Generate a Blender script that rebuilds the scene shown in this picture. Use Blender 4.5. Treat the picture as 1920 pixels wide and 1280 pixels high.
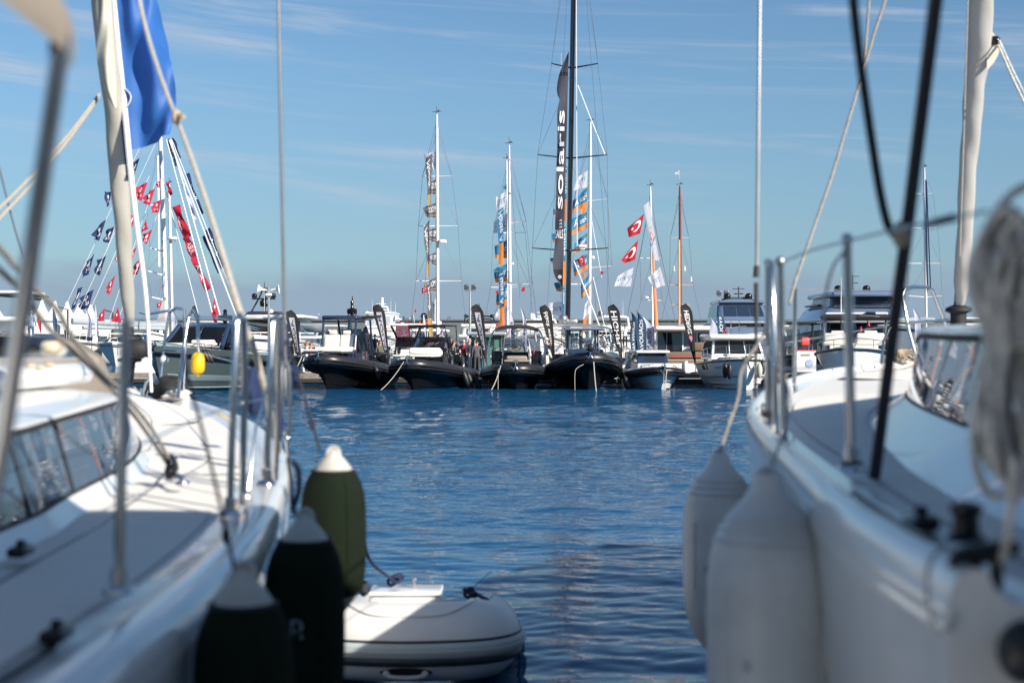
import bpy, math, random
import numpy as np
from mathutils import Vector, Matrix
V = Vector
rad = math.radians
sc = bpy.context.scene
COL = sc.collection
for o_ in list(bpy.data.objects):
    bpy.data.objects.remove(o_)

# ------------------------------------------------------------------ camera, sky, sun, exposure
EYE = 2.2                 # eye height above the water (m)
FPX = 2666.67             # focal length in photo pixels (50 mm on 36 mm, 1920 px wide)
cam = bpy.data.objects.new('camera', bpy.data.cameras.new('camera'))
COL.objects.link(cam)
cam.location = (0, 0, EYE)
cam.rotation_euler = (rad(90), 0, 0)
cam.data.lens = 50
cam.data.sensor_width = 36
cam.data.clip_start = 0.05
cam.data.clip_end = 20000
cam.data.dof.use_dof = True
cam.data.dof.focus_distance = 68
cam.data.dof.aperture_fstop = 2.6
sc.camera = cam

SUN_DIR = V((0.66, -0.60, 0.50)).normalized()      # towards the sun: right of and behind the camera
SUN_EL = math.asin(SUN_DIR.z)
SUN_AZ = math.atan2(SUN_DIR.x, SUN_DIR.y)
world = bpy.data.worlds.new('World')
sc.world = world
world.use_nodes = True
wn, wl = world.node_tree.nodes, world.node_tree.links
wn.clear()
w_out = wn.new('ShaderNodeOutputWorld')
w_bg = wn.new('ShaderNodeBackground')
w_bg.inputs['Strength'].default_value = 0.069
sky = wn.new('ShaderNodeTexSky')
sky.sky_type = 'NISHITA'
sky.sun_disc = False
sky.sun_elevation = SUN_EL
sky.sun_rotation = SUN_AZ
sky.altitude = 0
sky.air_density = 1.0
sky.dust_density = 0.25
sky.ozone_density = 3.0


def wmath(op, a, b=None, c=None):
    n = wn.new('ShaderNodeMath')
    n.operation = op
    for i, x in enumerate((a, b, c)):
        if x is None:
            continue
        if isinstance(x, (int, float)):
            n.inputs[i].default_value = x
        else:
            wl.new(x, n.inputs[i])
    return n.outputs[0]


def wramp(x, a, b, lo=0.0, hi=1.0, smooth=True):
    n = wn.new('ShaderNodeMapRange')
    n.interpolation_type = 'SMOOTHSTEP' if smooth else 'LINEAR'
    wl.new(x, n.inputs[0])
    for i, val in enumerate((a, b, lo, hi)):
        n.inputs[i + 1].default_value = val
    return n.outputs[0]


w_tc = wn.new('ShaderNodeTexCoord')
w_sep = wn.new('ShaderNodeSeparateXYZ')
wl.new(w_tc.outputs['Generated'], w_sep.inputs[0])
w_x, w_y, w_z = w_sep.outputs
w_az = wmath('ARCTAN2', w_x, w_y)


def wnoise(su, sv, tilt, detail, seed, rough=0.55, dist=0.0):
    c = wn.new('ShaderNodeCombineXYZ')
    zt = wmath('ADD', w_z, wmath('MULTIPLY', w_az, tilt))
    wl.new(wmath('MULTIPLY', w_az, su), c.inputs[0])
    wl.new(wmath('MULTIPLY', zt, sv), c.inputs[1])
    c.inputs[2].default_value = seed
    n = wn.new('ShaderNodeTexNoise')
    n.inputs['Scale'].default_value = 1
    n.inputs['Detail'].default_value = detail
    n.inputs['Roughness'].default_value = rough
    n.inputs['Distortion'].default_value = dist
    wl.new(c.outputs[0], n.inputs['Vector'])
    return n.outputs['Fac']


# thin cirrus streaks, a little lower to the right
cir_a = wramp(wnoise(3.2, 52, 0.10, 5, 3.1, 0.6, 0.25), 0.49, 0.74)
cir_b = wramp(wnoise(2.0, 120, 0.05, 4, 9.4, 0.6), 0.50, 0.78)
cir_c = wramp(wnoise(7.0, 16, 0.2, 6, 5.2, 0.65, 0.6), 0.35, 0.75)
cirrus = wmath('MULTIPLY', wmath('ADD', wmath('MULTIPLY', cir_a, wmath('ADD', cir_c, 0.35)), wmath('MULTIPLY', cir_b, 0.35)),
               wramp(w_z, 0.05, 0.16))
cirrus = wmath('MULTIPLY', cirrus, 0.75)
# low bank of grey-blue haze cloud along the horizon, uneven top edge
top_n = wnoise(9, 22, 0, 6, 1.7, 0.6, 0.4)
edge = wmath('SUBTRACT', w_z, wmath('MULTIPLY', wmath('SUBTRACT', top_n, 0.5), 0.050))
bank = wramp(edge, 0.034, 0.060, 0.80, 0.0)
mist = wramp(w_z, 0.0, 0.26, 0.64, 0.0)
tint = wn.new('ShaderNodeMix'); tint.data_type = 'RGBA'; tint.blend_type = 'MULTIPLY'; tint.inputs['Factor'].default_value = 1
wl.new(sky.outputs[0], tint.inputs['A']); tint.inputs['B'].default_value = (0.77, 0.94, 1.02, 1)
mx0 = wn.new('ShaderNodeMix'); mx0.data_type = 'RGBA'
wl.new(mist, mx0.inputs['Factor']); wl.new(tint.outputs['Result'], mx0.inputs['A']); mx0.inputs['B'].default_value = (2.1, 3.4, 4.7, 1)
mx1 = wn.new('ShaderNodeMix'); mx1.data_type = 'RGBA'
wl.new(bank, mx1.inputs['Factor']); wl.new(mx0.outputs['Result'], mx1.inputs['A']); mx1.inputs['B'].default_value = (2.7, 3.55, 4.75, 1)
mx2 = wn.new('ShaderNodeMix'); mx2.data_type = 'RGBA'
wl.new(cirrus, mx2.inputs['Factor']); wl.new(mx1.outputs['Result'], mx2.inputs['A']); mx2.inputs['B'].default_value = (4.7, 5.4, 6.4, 1)
wl.new(mx2.outputs['Result'], w_bg.inputs['Color'])
wl.new(w_bg.outputs[0], w_out.inputs['Surface'])

sun = bpy.data.objects.new('sun', bpy.data.lights.new('sun', 'SUN'))
COL.objects.link(sun)
sun.data.energy = 5.0
sun.data.angle = rad(0.53)
sun.data.color = (1.0, 0.93, 0.84)
sun.rotation_euler = (-SUN_DIR).to_track_quat('-Z', 'Y').to_euler()

vs = sc.view_settings
vs.view_transform = 'Standard'
vs.look = 'None'
vs.exposure = 0.68
vs.gamma = 1.0
vs.use_curve_mapping = False
sc.cycles.max_bounces = 8
sc.cycles.transparent_max_bounces = 16
sc.cycles.caustics_reflective = False
sc.cycles.caustics_refractive = False
sc.cycles.sample_clamp_indirect = 6

# ------------------------------------------------------------------ helpers
def W(px, py, Y):
    """photo pixel at a real distance Y -> point in the place (metres)"""
    return V(((px - 960) / FPX * Y, Y, EYE - (py - 640) / FPX * Y))


MATS = {}
def mat(key, col=None, rough=0.5, metal=0.0, var=0.05, scale=4.0, bump=0.0, bscale=60.0, coat=0.0, spec=0.5, trans=0.0,
        sheen=0.0, dirt=0.0):
    if col is None:
        return MATS[key]
    m = bpy.data.materials.new(key)
    MATS[key] = m
    m.use_nodes = True
    n, l = m.node_tree.nodes, m.node_tree.links
    p = n['Principled BSDF']
    p.inputs['Roughness'].default_value = rough
    p.inputs['Metallic'].default_value = metal
    p.inputs['Specular IOR Level'].default_value = spec
    if coat:
        p.inputs['Coat Weight'].default_value = coat
        p.inputs['Coat Roughness'].default_value = 0.04
    if sheen:
        p.inputs['Sheen Weight'].default_value = sheen
    tc = n.new('ShaderNodeTexCoord')
    nz = n.new('ShaderNodeTexNoise')
    nz.inputs['Scale'].default_value = scale
    nz.inputs['Detail'].default_value = 6
    nz.inputs['Roughness'].default_value = 0.62
    l.new(tc.outputs['Object'], nz.inputs['Vector'])
    mx = n.new('ShaderNodeMix')
    mx.data_type = 'RGBA'
    rp = n.new('ShaderNodeMapRange')
    rp.inputs[1].default_value = 0.3
    rp.inputs[2].default_value = 0.7
    l.new(nz.outputs['Fac'], rp.inputs[0])
    l.new(rp.outputs[0], mx.inputs['Factor'])
    mx.inputs['A'].default_value = [min(1, c * (1 - var - dirt)) for c in col] + [1]
    mx.inputs['B'].default_value = [min(1, c * (1 + var)) for c in col] + [1]
    l.new(mx.outputs['Result'], p.inputs['Base Color'])
    rr = n.new('ShaderNodeMapRange')
    rr.inputs[3].default_value = max(0.0, rough * 0.8)
    rr.inputs[4].default_value = min(1.0, rough * 1.25)
    l.new(nz.outputs['Fac'], rr.inputs[0])
    l.new(rr.outputs[0], p.inputs['Roughness'])
    if bump:
        n2 = n.new('ShaderNodeTexNoise')
        n2.inputs['Scale'].default_value = bscale
        n2.inputs['Detail'].default_value = 4
        l.new(tc.outputs['Object'], n2.inputs['Vector'])
        b = n.new('ShaderNodeBump')
        b.inputs['Strength'].default_value = bump
        b.inputs['Distance'].default_value = 0.02
        l.new(n2.outputs['Fac'], b.inputs['Height'])
        l.new(b.outputs[0], p.inputs['Normal'])
    if trans:
        # cloth that lets some light through
        t = n.new('ShaderNodeBsdfTranslucent')
        l.new(mx.outputs['Result'], t.inputs['Color'])
        ms = n.new('ShaderNodeMixShader')
        ms.inputs[0].default_value = trans
        l.new(p.outputs[0], ms.inputs[1])
        l.new(t.outputs[0], ms.inputs[2])
        l.new(ms.outputs[0], n['Material Output'].inputs['Surface'])
    return m


def glass(key, tint, clear=0.8, rough=0.02):
    m = bpy.data.materials.new(key)
    MATS[key] = m
    m.use_nodes = True
    n, l = m.node_tree.nodes, m.node_tree.links
    n.remove(n['Principled BSDF'])
    t = n.new('ShaderNodeBsdfTransparent')
    t.inputs[0].default_value = (*tint, 1)
    g = n.new('ShaderNodeBsdfGlossy')
    g.inputs['Roughness'].default_value = rough
    d = n.new('ShaderNodeBsdfDiffuse')
    d.inputs[0].default_value = (tint[0] * .15, tint[1] * .15, tint[2] * .15, 1)
    fr = n.new('ShaderNodeFresnel')
    fr.inputs[0].default_value = 1.5
    m0 = n.new('ShaderNodeMixShader')
    m0.inputs[0].default_value = clear
    l.new(d.outputs[0], m0.inputs[1])
    l.new(t.outputs[0], m0.inputs[2])
    m1 = n.new('ShaderNodeMixShader')
    l.new(fr.outputs[0], m1.inputs[0])
    l.new(m0.outputs[0], m1.inputs[1])
    l.new(g.outputs[0], m1.inputs[2])
    l.new(m1.outputs[0], n['Material Output'].inputs['Surface'])
    return m


class MB:
    """collects shapes, builds ONE mesh object"""
    def __init__(s):
        s.v, s.f, s.mi = [], [], []
        s.cur = 0

    def add(s, vs_, fs):
        b = len(s.v)
        s.v += [tuple(p) for p in vs_]
        for f in fs:
            s.f.append([i + b for i in f])
            s.mi.append(s.cur)
        return s

    def grid(s, rows, cu=False, cv=False, mi=None):
        nr, nc = len(rows), len(rows[0])
        vs_ = [p for r in rows for p in r]
        fs, ms = [], []
        for i in range(nr if cv else nr - 1):
            for j in range(nc if cu else nc - 1):
                a, b = i, (i + 1) % nr
                c, d = j, (j + 1) % nc
                fs.append((a * nc + c, a * nc + d, b * nc + d, b * nc + c))
                ms.append(mi(i, j) if mi else s.cur)
        b0 = len(s.v)
        s.v += [tuple(p) for p in vs_]
        s.f += [[i + b0 for i in f] for f in fs]
        s.mi += ms
        return s

    def box(s, c, size, rz=0.0, rx=0.0, ry=0.0):
        x, y, z = [d / 2 for d in size]
        M = Matrix.Rotation(rz, 3, 'Z') @ Matrix.Rotation(ry, 3, 'Y') @ Matrix.Rotation(rx, 3, 'X')
        c = V(c)
        vs_ = [c + M @ V((sx * x, sy * y, sz * z)) for sz in (-1, 1) for sy in (-1, 1) for sx in (-1, 1)]
        return s.add(vs_, [(0, 2, 3, 1), (4, 5, 7, 6), (0, 1, 5, 4), (2, 6, 7, 3), (0, 4, 6, 2), (1, 3, 7, 5)])

    def rbox(s, c, size, r=0.03, n=3, rz=0.0, rx=0.0):
        """box with rounded vertical edges and softened top and bottom"""
        x, y, z = [d / 2 for d in size]
        r = min(r, x * .98, y * .98, z * .98)
        M = Matrix.Rotation(rz, 3, 'Z') @ Matrix.Rotation(rx, 3, 'X')
        c = V(c)
        def ring(ins, zz):
            out = []
            for k, (sx, sy) in enumerate(((1, 1), (-1, 1), (-1, -1), (1, -1))):
                for i in range(n + 1):
                    a = math.pi / 2 * (k + i / n)
                    rr = max(r - ins, 0.0005)
                    out.append(c + M @ V((sx * (x - r) + rr * math.cos(a), sy * (y - r) + rr * math.sin(a), zz)))
            return out
        rows = [ring(r * .95, -z), ring(r * .3, -z + r * .3), ring(0, -z + r), ring(0, z - r), ring(r * .3, z - r * .3), ring(r * .95, z)]
        b = len(s.v)
        s.grid(rows, cu=True)
        k = len(rows[0])
        s.f.append([b + i for i in reversed(range(k))]); s.mi.append(s.cur)
        s.f.append([b + 5 * k + i for i in range(k)]); s.mi.append(s.cur)
        return s

    def tube(s, pts, r, n=8, cap=True, closed=False, flat=1.0):
        pts = [V(p) for p in pts]
        k = len(pts)
        rs = r if isinstance(r, (list, tuple)) else [r] * k
        rows = []
        up = None
        for i, p in enumerate(pts):
            if closed:
                d = pts[(i + 1) % k] - pts[i - 1]
            else:
                d = pts[min(i + 1, k - 1)] - pts[max(i - 1, 0)]
            if d.length < 1e-9:
                d = V((0, 0, 1))
            d.normalize()
            if up is None:
                up = V((0, 0, 1)) if abs(d.z) < .9 else V((0, 1, 0))
            a = d.cross(up)
            if a.length < 1e-6:
                a = d.cross(V((1, 0, 0)))
            a.normalize()
            b = a.cross(d).normalized()
            up = b
            rows.append([p + a * rs[i] * math.cos(2 * math.pi * j / n) + b * rs[i] * flat * math.sin(2 * math.pi * j / n) for j in range(n)])
        b0 = len(s.v)
        s.grid(rows, cu=True, cv=closed)
        if cap and not closed:
            s.f.append([b0 + j for j in range(n)]); s.mi.append(s.cur)
            s.f.append([b0 + (k - 1) * n + j for j in reversed(range(n))]); s.mi.append(s.cur)
        return s

    def lathe(s, prof, o=(0, 0, 0), n=16, M=None):
        o = V(o)
        rows = []
        for r, z in prof:
            row = []
            for j in range(n):
                a = 2 * math.pi * j / n
                p = V((max(r, 1e-4) * math.cos(a), max(r, 1e-4) * math.sin(a), z))
                row.append(o + (M @ p if M else p))
            rows.append(row)
        b0 = len(s.v)
        s.grid(rows, cu=True)
        k = len(prof)
        s.f.append([b0 + j for j in reversed(range(n))]); s.mi.append(s.cur)
        s.f.append([b0 + (k - 1) * n + j for j in range(n)]); s.mi.append(s.cur)
        return s

    def ball(s, c, r, n=12, sc_=(1, 1, 1)):
        m_ = max(4, n // 2)
        c = V(c)
        rows = []
        for i in range(m_ + 1):
            t = math.pi * i / m_
            rr = max(math.sin(t), 1e-3)
            rows.append([c + V((r * sc_[0] * rr * math.cos(2 * math.pi * j / n), r * sc_[1] * rr * math.sin(2 * math.pi * j / n), -r * sc_[2] * math.cos(t))) for j in range(n)])
        return s.grid(rows, cu=True)

    def prism(s, pts, d):
        """polygon pts (3D, planar) extruded by vector d"""
        d = V(d)
        n = len(pts)
        vs_ = [V(p) for p in pts] + [V(p) + d for p in pts]
        return s.add(vs_, [tuple(reversed(range(n))), tuple(range(n, 2 * n))] + [(i, (i + 1) % n, n + (i + 1) % n, n + i) for i in range(n)])

    def panel(s, q, u0=0, u1=1, v0=0, v1=1, off=0.006, th=0.012):
        """thin slab on quad q = (bl, br, tr, tl), raised by off along its normal"""
        q = [V(p) for p in q]
        def P(u, v):
            return (q[0] * (1 - u) + q[1] * u) * (1 - v) + (q[3] * (1 - u) + q[2] * u) * v
        nrm = (q[1] - q[0]).cross(q[3] - q[0]).normalized()
        pts = [P(u0, v0) + nrm * (off - th), P(u1, v0) + nrm * (off - th), P(u1, v1) + nrm * (off - th), P(u0, v1) + nrm * (off - th)]
        return s.prism(pts, nrm * th)

    def build(s, name, m, parent=None, world=False, smooth=True, angle=38, bevel=0.0, bseg=2, subd=0):
        me = bpy.data.meshes.new(name)
        vs_ = s.v
        if world and parent is not None:
            Mi = (Matrix.Translation(parent.location) @ Matrix.Rotation(parent.rotation_euler.z, 4, 'Z')).inverted()
            vs_ = [tuple(Mi @ V(p)) for p in s.v]
        me.from_pydata(vs_, [], s.f)
        ml = m if isinstance(m, (list, tuple)) else [m]
        for x in ml:
            me.materials.append(MATS[x] if isinstance(x, str) else x)
        if len(ml) > 1:
            me.polygons.foreach_set('material_index', s.mi)
        me.update()
        if smooth:
            me.polygons.foreach_set('use_smooth', [True] * len(me.polygons))
            if angle < 180:
                me.set_sharp_from_angle(angle=rad(angle))
        o = bpy.data.objects.new(name, me)
        COL.objects.link(o)
        if parent is not None:
            o.parent = parent
        if bevel:
            b = o.modifiers.new('bevel', 'BEVEL')
            b.width = bevel
            b.segments = bseg
            b.limit_method = 'ANGLE'
            b.angle_limit = rad(40)
        if subd:
            b = o.modifiers.new('subd', 'SUBSURF')
            b.levels = b.render_levels = subd
        return o


def tag(o, label, cat, group=None):
    o['label'] = label
    o['category'] = cat
    if group:
        o['group'] = group
    return o


def thing(name, label, cat, loc=(0, 0, 0), rz=0.0, group=None):
    o = bpy.data.objects.new(name, None)
    o.empty_display_size = 0.3
    COL.objects.link(o)
    o.location = loc
    o.rotation_euler = (0, 0, rz)
    return tag(o, label, cat, group)


def solo(mb, name, m, label, cat, loc=None, group=None, **kw):
    """a thing that is one mesh; vertices given in the place, origin moved to loc"""
    if loc is not None:
        L = V(loc)
        mb.v = [tuple(V(p) - L) for p in mb.v]
    o = mb.build(name, m, **kw)
    if loc is not None:
        o.location = loc
    return tag(o, label, cat, group)


def struct(o):
    o['kind'] = 'structure'
    return o


def curve_pts(pts, n=8):
    """Catmull-Rom through pts"""
    pts = [V(p) for p in pts]
    out = []
    for i in range(len(pts) - 1):
        p0, p1, p2, p3 = pts[max(i - 1, 0)], pts[i], pts[i + 1], pts[min(i + 2, len(pts) - 1)]
        for k in range(n):
            t = k / n
            out.append(0.5 * ((2 * p1) + (p2 - p0) * t + (2 * p0 - 5 * p1 + 4 * p2 - p3) * t * t + (3 * p1 - p0 - 3 * p2 + p3) * t ** 3))
    out.append(pts[-1])
    return out


def lerp_tab(tab, x):
    if x <= tab[0][0]:
        return tab[0][1]
    for (a, va), (b, vb) in zip(tab, tab[1:]):
        if x <= b:
            t = (x - a) / (b - a)
            return va + (vb - va) * t
    return tab[-1][1]


def smooth_tab(tab, x):
    """monotone-ish cubic through the table"""
    n = len(tab)
    if x <= tab[0][0]:
        return tab[0][1]
    if x >= tab[-1][0]:
        return tab[-1][1]
    for i in range(n - 1):
        if x <= tab[i + 1][0]:
            break
    def sl(k):
        if k == 0:
            return (tab[1][1] - tab[0][1]) / (tab[1][0] - tab[0][0])
        if k == n - 1:
            return (tab[-1][1] - tab[-2][1]) / (tab[-1][0] - tab[-2][0])
        return (tab[k + 1][1] - tab[k - 1][1]) / (tab[k + 1][0] - tab[k - 1][0])
    a, b = tab[i], tab[i + 1]
    h = b[0] - a[0]
    t = (x - a[0]) / h
    return ((2 * t ** 3 - 3 * t * t + 1) * a[1] + (t ** 3 - 2 * t * t + t) * h * sl(i) + (-2 * t ** 3 + 3 * t * t) * b[1] + (t ** 3 - t * t) * h * sl(i + 1))


TXT = {}
def text_mesh(s, shear=0.0, bold=0.0):
    """flat lettering as (verts 2D scaled so that the box is 0..1 x 0..1, faces, aspect)"""
    key = (s, shear, bold)
    if key in TXT:
        return TXT[key]
    cu = bpy.data.curves.new('t', 'FONT')
    cu.body = s
    cu.shear = shear
    cu.offset = bold
    cu.resolution_u = 3
    o = bpy.data.objects.new('t', cu)
    COL.objects.link(o)
    dg = bpy.context.evaluated_depsgraph_get()
    me = bpy.data.meshes.new_from_object(o.evaluated_get(dg))
    vs_ = [(v.co.x, v.co.y) for v in me.vertices]
    fs = [tuple(p.vertices) for p in me.polygons]
    bpy.data.objects.remove(o)
    bpy.data.curves.remove(cu)
    bpy.data.meshes.remove(me)
    x0, x1 = min(v[0] for v in vs_), max(v[0] for v in vs_)
    y0, y1 = min(v[1] for v in vs_), max(v[1] for v in vs_)
    TXT[key] = ([((a - x0) / (x1 - x0), (b - y0) / (y1 - y0)) for a, b in vs_], fs, (x1 - x0) / (y1 - y0))
    return TXT[key]


def lettering(fn, s, m, parent, rect, rot=0, mirror=False, shear=0.0, bold=0.0, world=False, name='lettering'):
    """text laid on a surface fn(u, v) -> point; rect = u0, u1, v0, v1; rot in quarter turns"""
    vs_, fs, _ = text_mesh(s, shear, bold)
    u0, u1, v0, v1 = rect
    mb = MB()
    out = []
    for a, b in vs_:
        if mirror:
            a = 1 - a
        for _k in range(rot % 4):
            a, b = 1 - b, a
        out.append(fn(u0 + (u1 - u0) * a, v0 + (v1 - v0) * b))
    mb.add(out, fs)
    return mb.build(name, m, parent, world=world, smooth=False)

# ------------------------------------------------------------------ materials
mat('gelcoat', (0.80, 0.80, 0.78), 0.18, var=0.02, coat=0.5, scale=1.5)
mat('gelcoat_warm', (0.78, 0.76, 0.70), 0.2, var=0.03, coat=0.4, scale=1.5)
mat('nonskid', (0.80, 0.77, 0.71), 0.9, var=0.03, bump=0.25, bscale=420, scale=3, spec=0.08)
mat('deck_gelcoat', (0.74, 0.72, 0.68), 0.55, var=0.02, scale=2, spec=0.12)
mat('yacht_white', (0.80, 0.79, 0.76), 0.4, var=0.03, scale=1, spec=0.25)
mat('cream', (0.74, 0.70, 0.62), 0.55, var=0.04)
mat('cream_hull', (0.72, 0.71, 0.67), 0.25, var=0.03)
mat('black_rubber', (0.012, 0.012, 0.014), 0.38, var=0.2, bump=0.05)
mat('black_gloss', (0.008, 0.008, 0.010), 0.16, var=0.1, spec=0.4)
mat('black_hull', (0.006, 0.006, 0.007), 0.35, var=0.1, spec=0.25)
mat('black_matt', (0.014, 0.014, 0.016), 0.7, var=0.2)
mat('charcoal', (0.03, 0.032, 0.036), 0.35, var=0.1)
mat('collar_grey', (0.017, 0.018, 0.021), 0.36, var=0.08)
mat('navy_gloss', (0.018, 0.035, 0.075), 0.22, var=0.06, coat=0.4)
mat('navy_fabric', (0.012, 0.025, 0.085), 0.85, var=0.12, trans=0.15)
mat('slate_paint', (0.16, 0.19, 0.22), 0.22, var=0.04, coat=0.5)
mat('slate_light', (0.33, 0.37, 0.40), 0.25, var=0.04, coat=0.5)
mat('steel_blue', (0.16, 0.22, 0.33), 0.2, metal=0.3, var=0.04, coat=0.5)
mat('graphite', (0.10, 0.11, 0.125), 0.25, metal=0.2, var=0.05, coat=0.4)
mat('green_hull', (0.075, 0.10, 0.10), 0.2, var=0.05, coat=0.5)
mat('green_light', (0.21, 0.26, 0.26), 0.22, var=0.05, coat=0.5)
mat('steel', (0.60, 0.60, 0.60), 0.16, metal=1.0, var=0.04, scale=12)
mat('steel_dull', (0.45, 0.45, 0.45), 0.35, metal=0.9, var=0.08)
mat('dark_tube', (0.035, 0.033, 0.035), 0.35, metal=0.3, var=0.1)
mat('alu_mast', (0.74, 0.74, 0.74), 0.35, metal=0.15, var=0.03)
mat('black_mast', (0.010, 0.010, 0.012), 0.2, var=0.1, coat=0.5)
mat('wood_mast', (0.20, 0.055, 0.03), 0.4, var=0.15)
mat('buff_mast', (0.52, 0.38, 0.25), 0.45, var=0.08)
mat('wire', (0.25, 0.25, 0.26), 0.4, metal=0.8, var=0.05)
mat('wire_white', (0.75, 0.75, 0.75), 0.5, var=0.03)
mat('dark_window', (0.012, 0.015, 0.02), 0.04, var=0.1, spec=0.8)
mat('blue_window', (0.02, 0.035, 0.06), 0.03, var=0.1, spec=0.9)
mat('cabin_window', (0.035, 0.07, 0.115), 0.025, var=0.03, spec=1.0)
mat('teak', (0.30, 0.19, 0.11), 0.6, var=0.2, scale=12)
mat('timber', (0.24, 0.20, 0.16), 0.8, var=0.25, scale=7, bump=0.3)
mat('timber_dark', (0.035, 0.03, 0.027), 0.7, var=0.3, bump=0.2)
mat('concrete', (0.30, 0.29, 0.27), 0.85, var=0.15, dirt=0.15, bump=0.3, bscale=20)
mat('weed_concrete', (0.20, 0.18, 0.12), 0.85, var=0.35, bump=0.4, bscale=14, scale=3)
mat('breakwater', (0.13, 0.145, 0.145), 0.9, var=0.06, scale=0.2)
mat('rubble', (0.21, 0.18, 0.15), 0.9, var=0.35, scale=0.8, bump=0.5, bscale=4)
mat('taupe', (0.28, 0.22, 0.17), 0.8, var=0.06, bump=0.15, bscale=200)
mat('taupe_canvas', (0.34, 0.29, 0.235), 0.85, var=0.05, bump=0.15, bscale=300, trans=0.2)
mat('tent', (0.80, 0.78, 0.74), 0.7, var=0.03, trans=0.15)
mat('sail', (0.43, 0.415, 0.365), 0.75, var=0.05, bump=0.1, bscale=30, scale=2)
mat('sail_white', (0.40, 0.39, 0.37), 0.7, var=0.04, bump=0.1, bscale=20, scale=2)
mat('sail_orange', (0.72, 0.22, 0.09), 0.7, var=0.06)
mat('sail_edge', (0.52, 0.49, 0.41), 0.8, var=0.1, dirt=0.1)
mat('rope', (0.46, 0.425, 0.365), 0.9, var=0.16, scale=60, bump=0.7, bscale=160)
mat('rope_grey', (0.72, 0.69, 0.63), 0.95, var=0.3, scale=25, bump=0.8, bscale=120)
mat('rope_shaded', (0.34, 0.32, 0.285), 0.95, var=0.25, scale=40, bump=0.8, bscale=120)  # darker copy of the rope colour, with shade painted in
mat('rope_tan', (0.50, 0.40, 0.27), 0.9, var=0.15, scale=40, bump=0.6, bscale=160)
mat('rope_dark', (0.02, 0.022, 0.03), 0.8, var=0.2, scale=30)
mat('rope_navy', (0.010, 0.018, 0.06), 0.85, var=0.2, scale=30)
mat('fender_green', (0.0075, 0.0135, 0.0068), 0.95, var=0.14, scale=30, bump=0.35, bscale=350, spec=0.15)
mat('fender_cone', (0.50, 0.48, 0.42), 0.5, var=0.10, scale=8, dirt=0.08)
mat('fender_white', (0.62, 0.62, 0.60), 0.36, var=0.07, scale=7, dirt=0.10)
mat('fender_black', (0.012, 0.012, 0.014), 0.5, var=0.2)
mat('dinghy_pvc', (0.62, 0.61, 0.59), 0.42, var=0.03, scale=5, bump=0.04, bscale=25)
mat('dinghy_grey', (0.36, 0.40, 0.40), 0.5, var=0.06, scale=6)
mat('dinghy_dark', (0.012, 0.018, 0.026), 0.5, var=0.1)
mat('handle_grey', (0.30, 0.34, 0.36), 0.5, var=0.08)
mat('seam_grey', (0.50, 0.50, 0.49), 0.5, var=0.05)
mat('yellow', (0.80, 0.45, 0.01), 0.4, var=0.08)
mat('amber', (0.55, 0.47, 0.33), 0.5, var=0.25, scale=20)
mat('orange', (0.75, 0.22, 0.06), 0.6, var=0.06, trans=0.25)
mat('flag_orange', (0.80, 0.25, 0.05), 0.75, var=0.05, trans=0.3)
mat('flag_teal', (0.035, 0.19, 0.34), 0.75, var=0.06, trans=0.3)
mat('flag_navy', (0.012, 0.03, 0.115), 0.75, var=0.08, trans=0.25)
mat('flag_red', (0.52, 0.018, 0.035), 0.75, var=0.06, trans=0.35)
mat('flag_crimson', (0.60, 0.03, 0.075), 0.75, var=0.06, trans=0.35)
mat('flag_white', (0.72, 0.74, 0.80), 0.75, var=0.03, trans=0.45)
mat('flag_lilac', (0.62, 0.63, 0.75), 0.75, var=0.03, trans=0.4)
mat('flag_slate', (0.105, 0.105, 0.115), 0.8, var=0.06, trans=0.2)
mat('flag_solar', (0.055, 0.060, 0.080), 0.8, var=0.05, trans=0.2)
mat('flag_tan', (0.42, 0.28, 0.10), 0.8, var=0.06, trans=0.25)
mat('flag_grey', (0.36, 0.35, 0.34), 0.8, var=0.05, trans=0.25)
mat('flag_black', (0.016, 0.014, 0.016), 0.8, var=0.1, trans=0.1)
mat('flag_petrol', (0.025, 0.075, 0.135), 0.75, var=0.08, trans=0.25)
mat('flag_blue', (0.045, 0.185, 0.55), 0.55, var=0.10, scale=3, trans=0.45)
mat('flag_cyan', (0.16, 0.42, 0.78), 0.6, var=0.06, trans=0.35)
mat('print_white', (0.80, 0.80, 0.80), 0.7, var=0.02)
mat('print_grey', (0.22, 0.24, 0.24), 0.8, var=0.05)
mat('print_blue', (0.08, 0.22, 0.42), 0.7, var=0.02)
mat('print_navy', (0.02, 0.03, 0.10), 0.7, var=0.02)
mat('print_black', (0.015, 0.015, 0.015), 0.7, var=0.02)
mat('print_red', (0.55, 0.04, 0.06), 0.7, var=0.02)
mat('print_pink', (0.75, 0.30, 0.36), 0.7, var=0.02)
mat('brown_cushion', (0.17, 0.115, 0.075), 0.75, var=0.08)
mat('magenta_panel', (0.20, 0.03, 0.06), 0.6, var=0.1)
mat('red_panel', (0.62, 0.06, 0.05), 0.6, var=0.06)
mat('green_light_panel', (0.085, 0.19, 0.165), 0.2, var=0.2, scale=2)
mat('display_white', (0.76, 0.76, 0.77), 0.5, var=0.03)
mat('display_blue', (0.35, 0.45, 0.62), 0.5, var=0.2, scale=2)
mat('beacon_green', (0.12, 0.30, 0.10), 0.6, var=0.05)
mat('yellow_sign', (0.75, 0.50, 0.02), 0.5, var=0.05)
mat('lamp_metal', (0.045, 0.05, 0.055), 0.5, metal=0.4, var=0.05)
mat('dome_white', (0.78, 0.77, 0.73), 0.3, var=0.02)
mat('dome_bronze', (0.16, 0.145, 0.13), 0.25, metal=0.4, var=0.05)
mat('skin', (0.52, 0.30, 0.21), 0.55, var=0.08)
mat('hair_dark', (0.014, 0.010, 0.008), 0.6, var=0.2)
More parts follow.
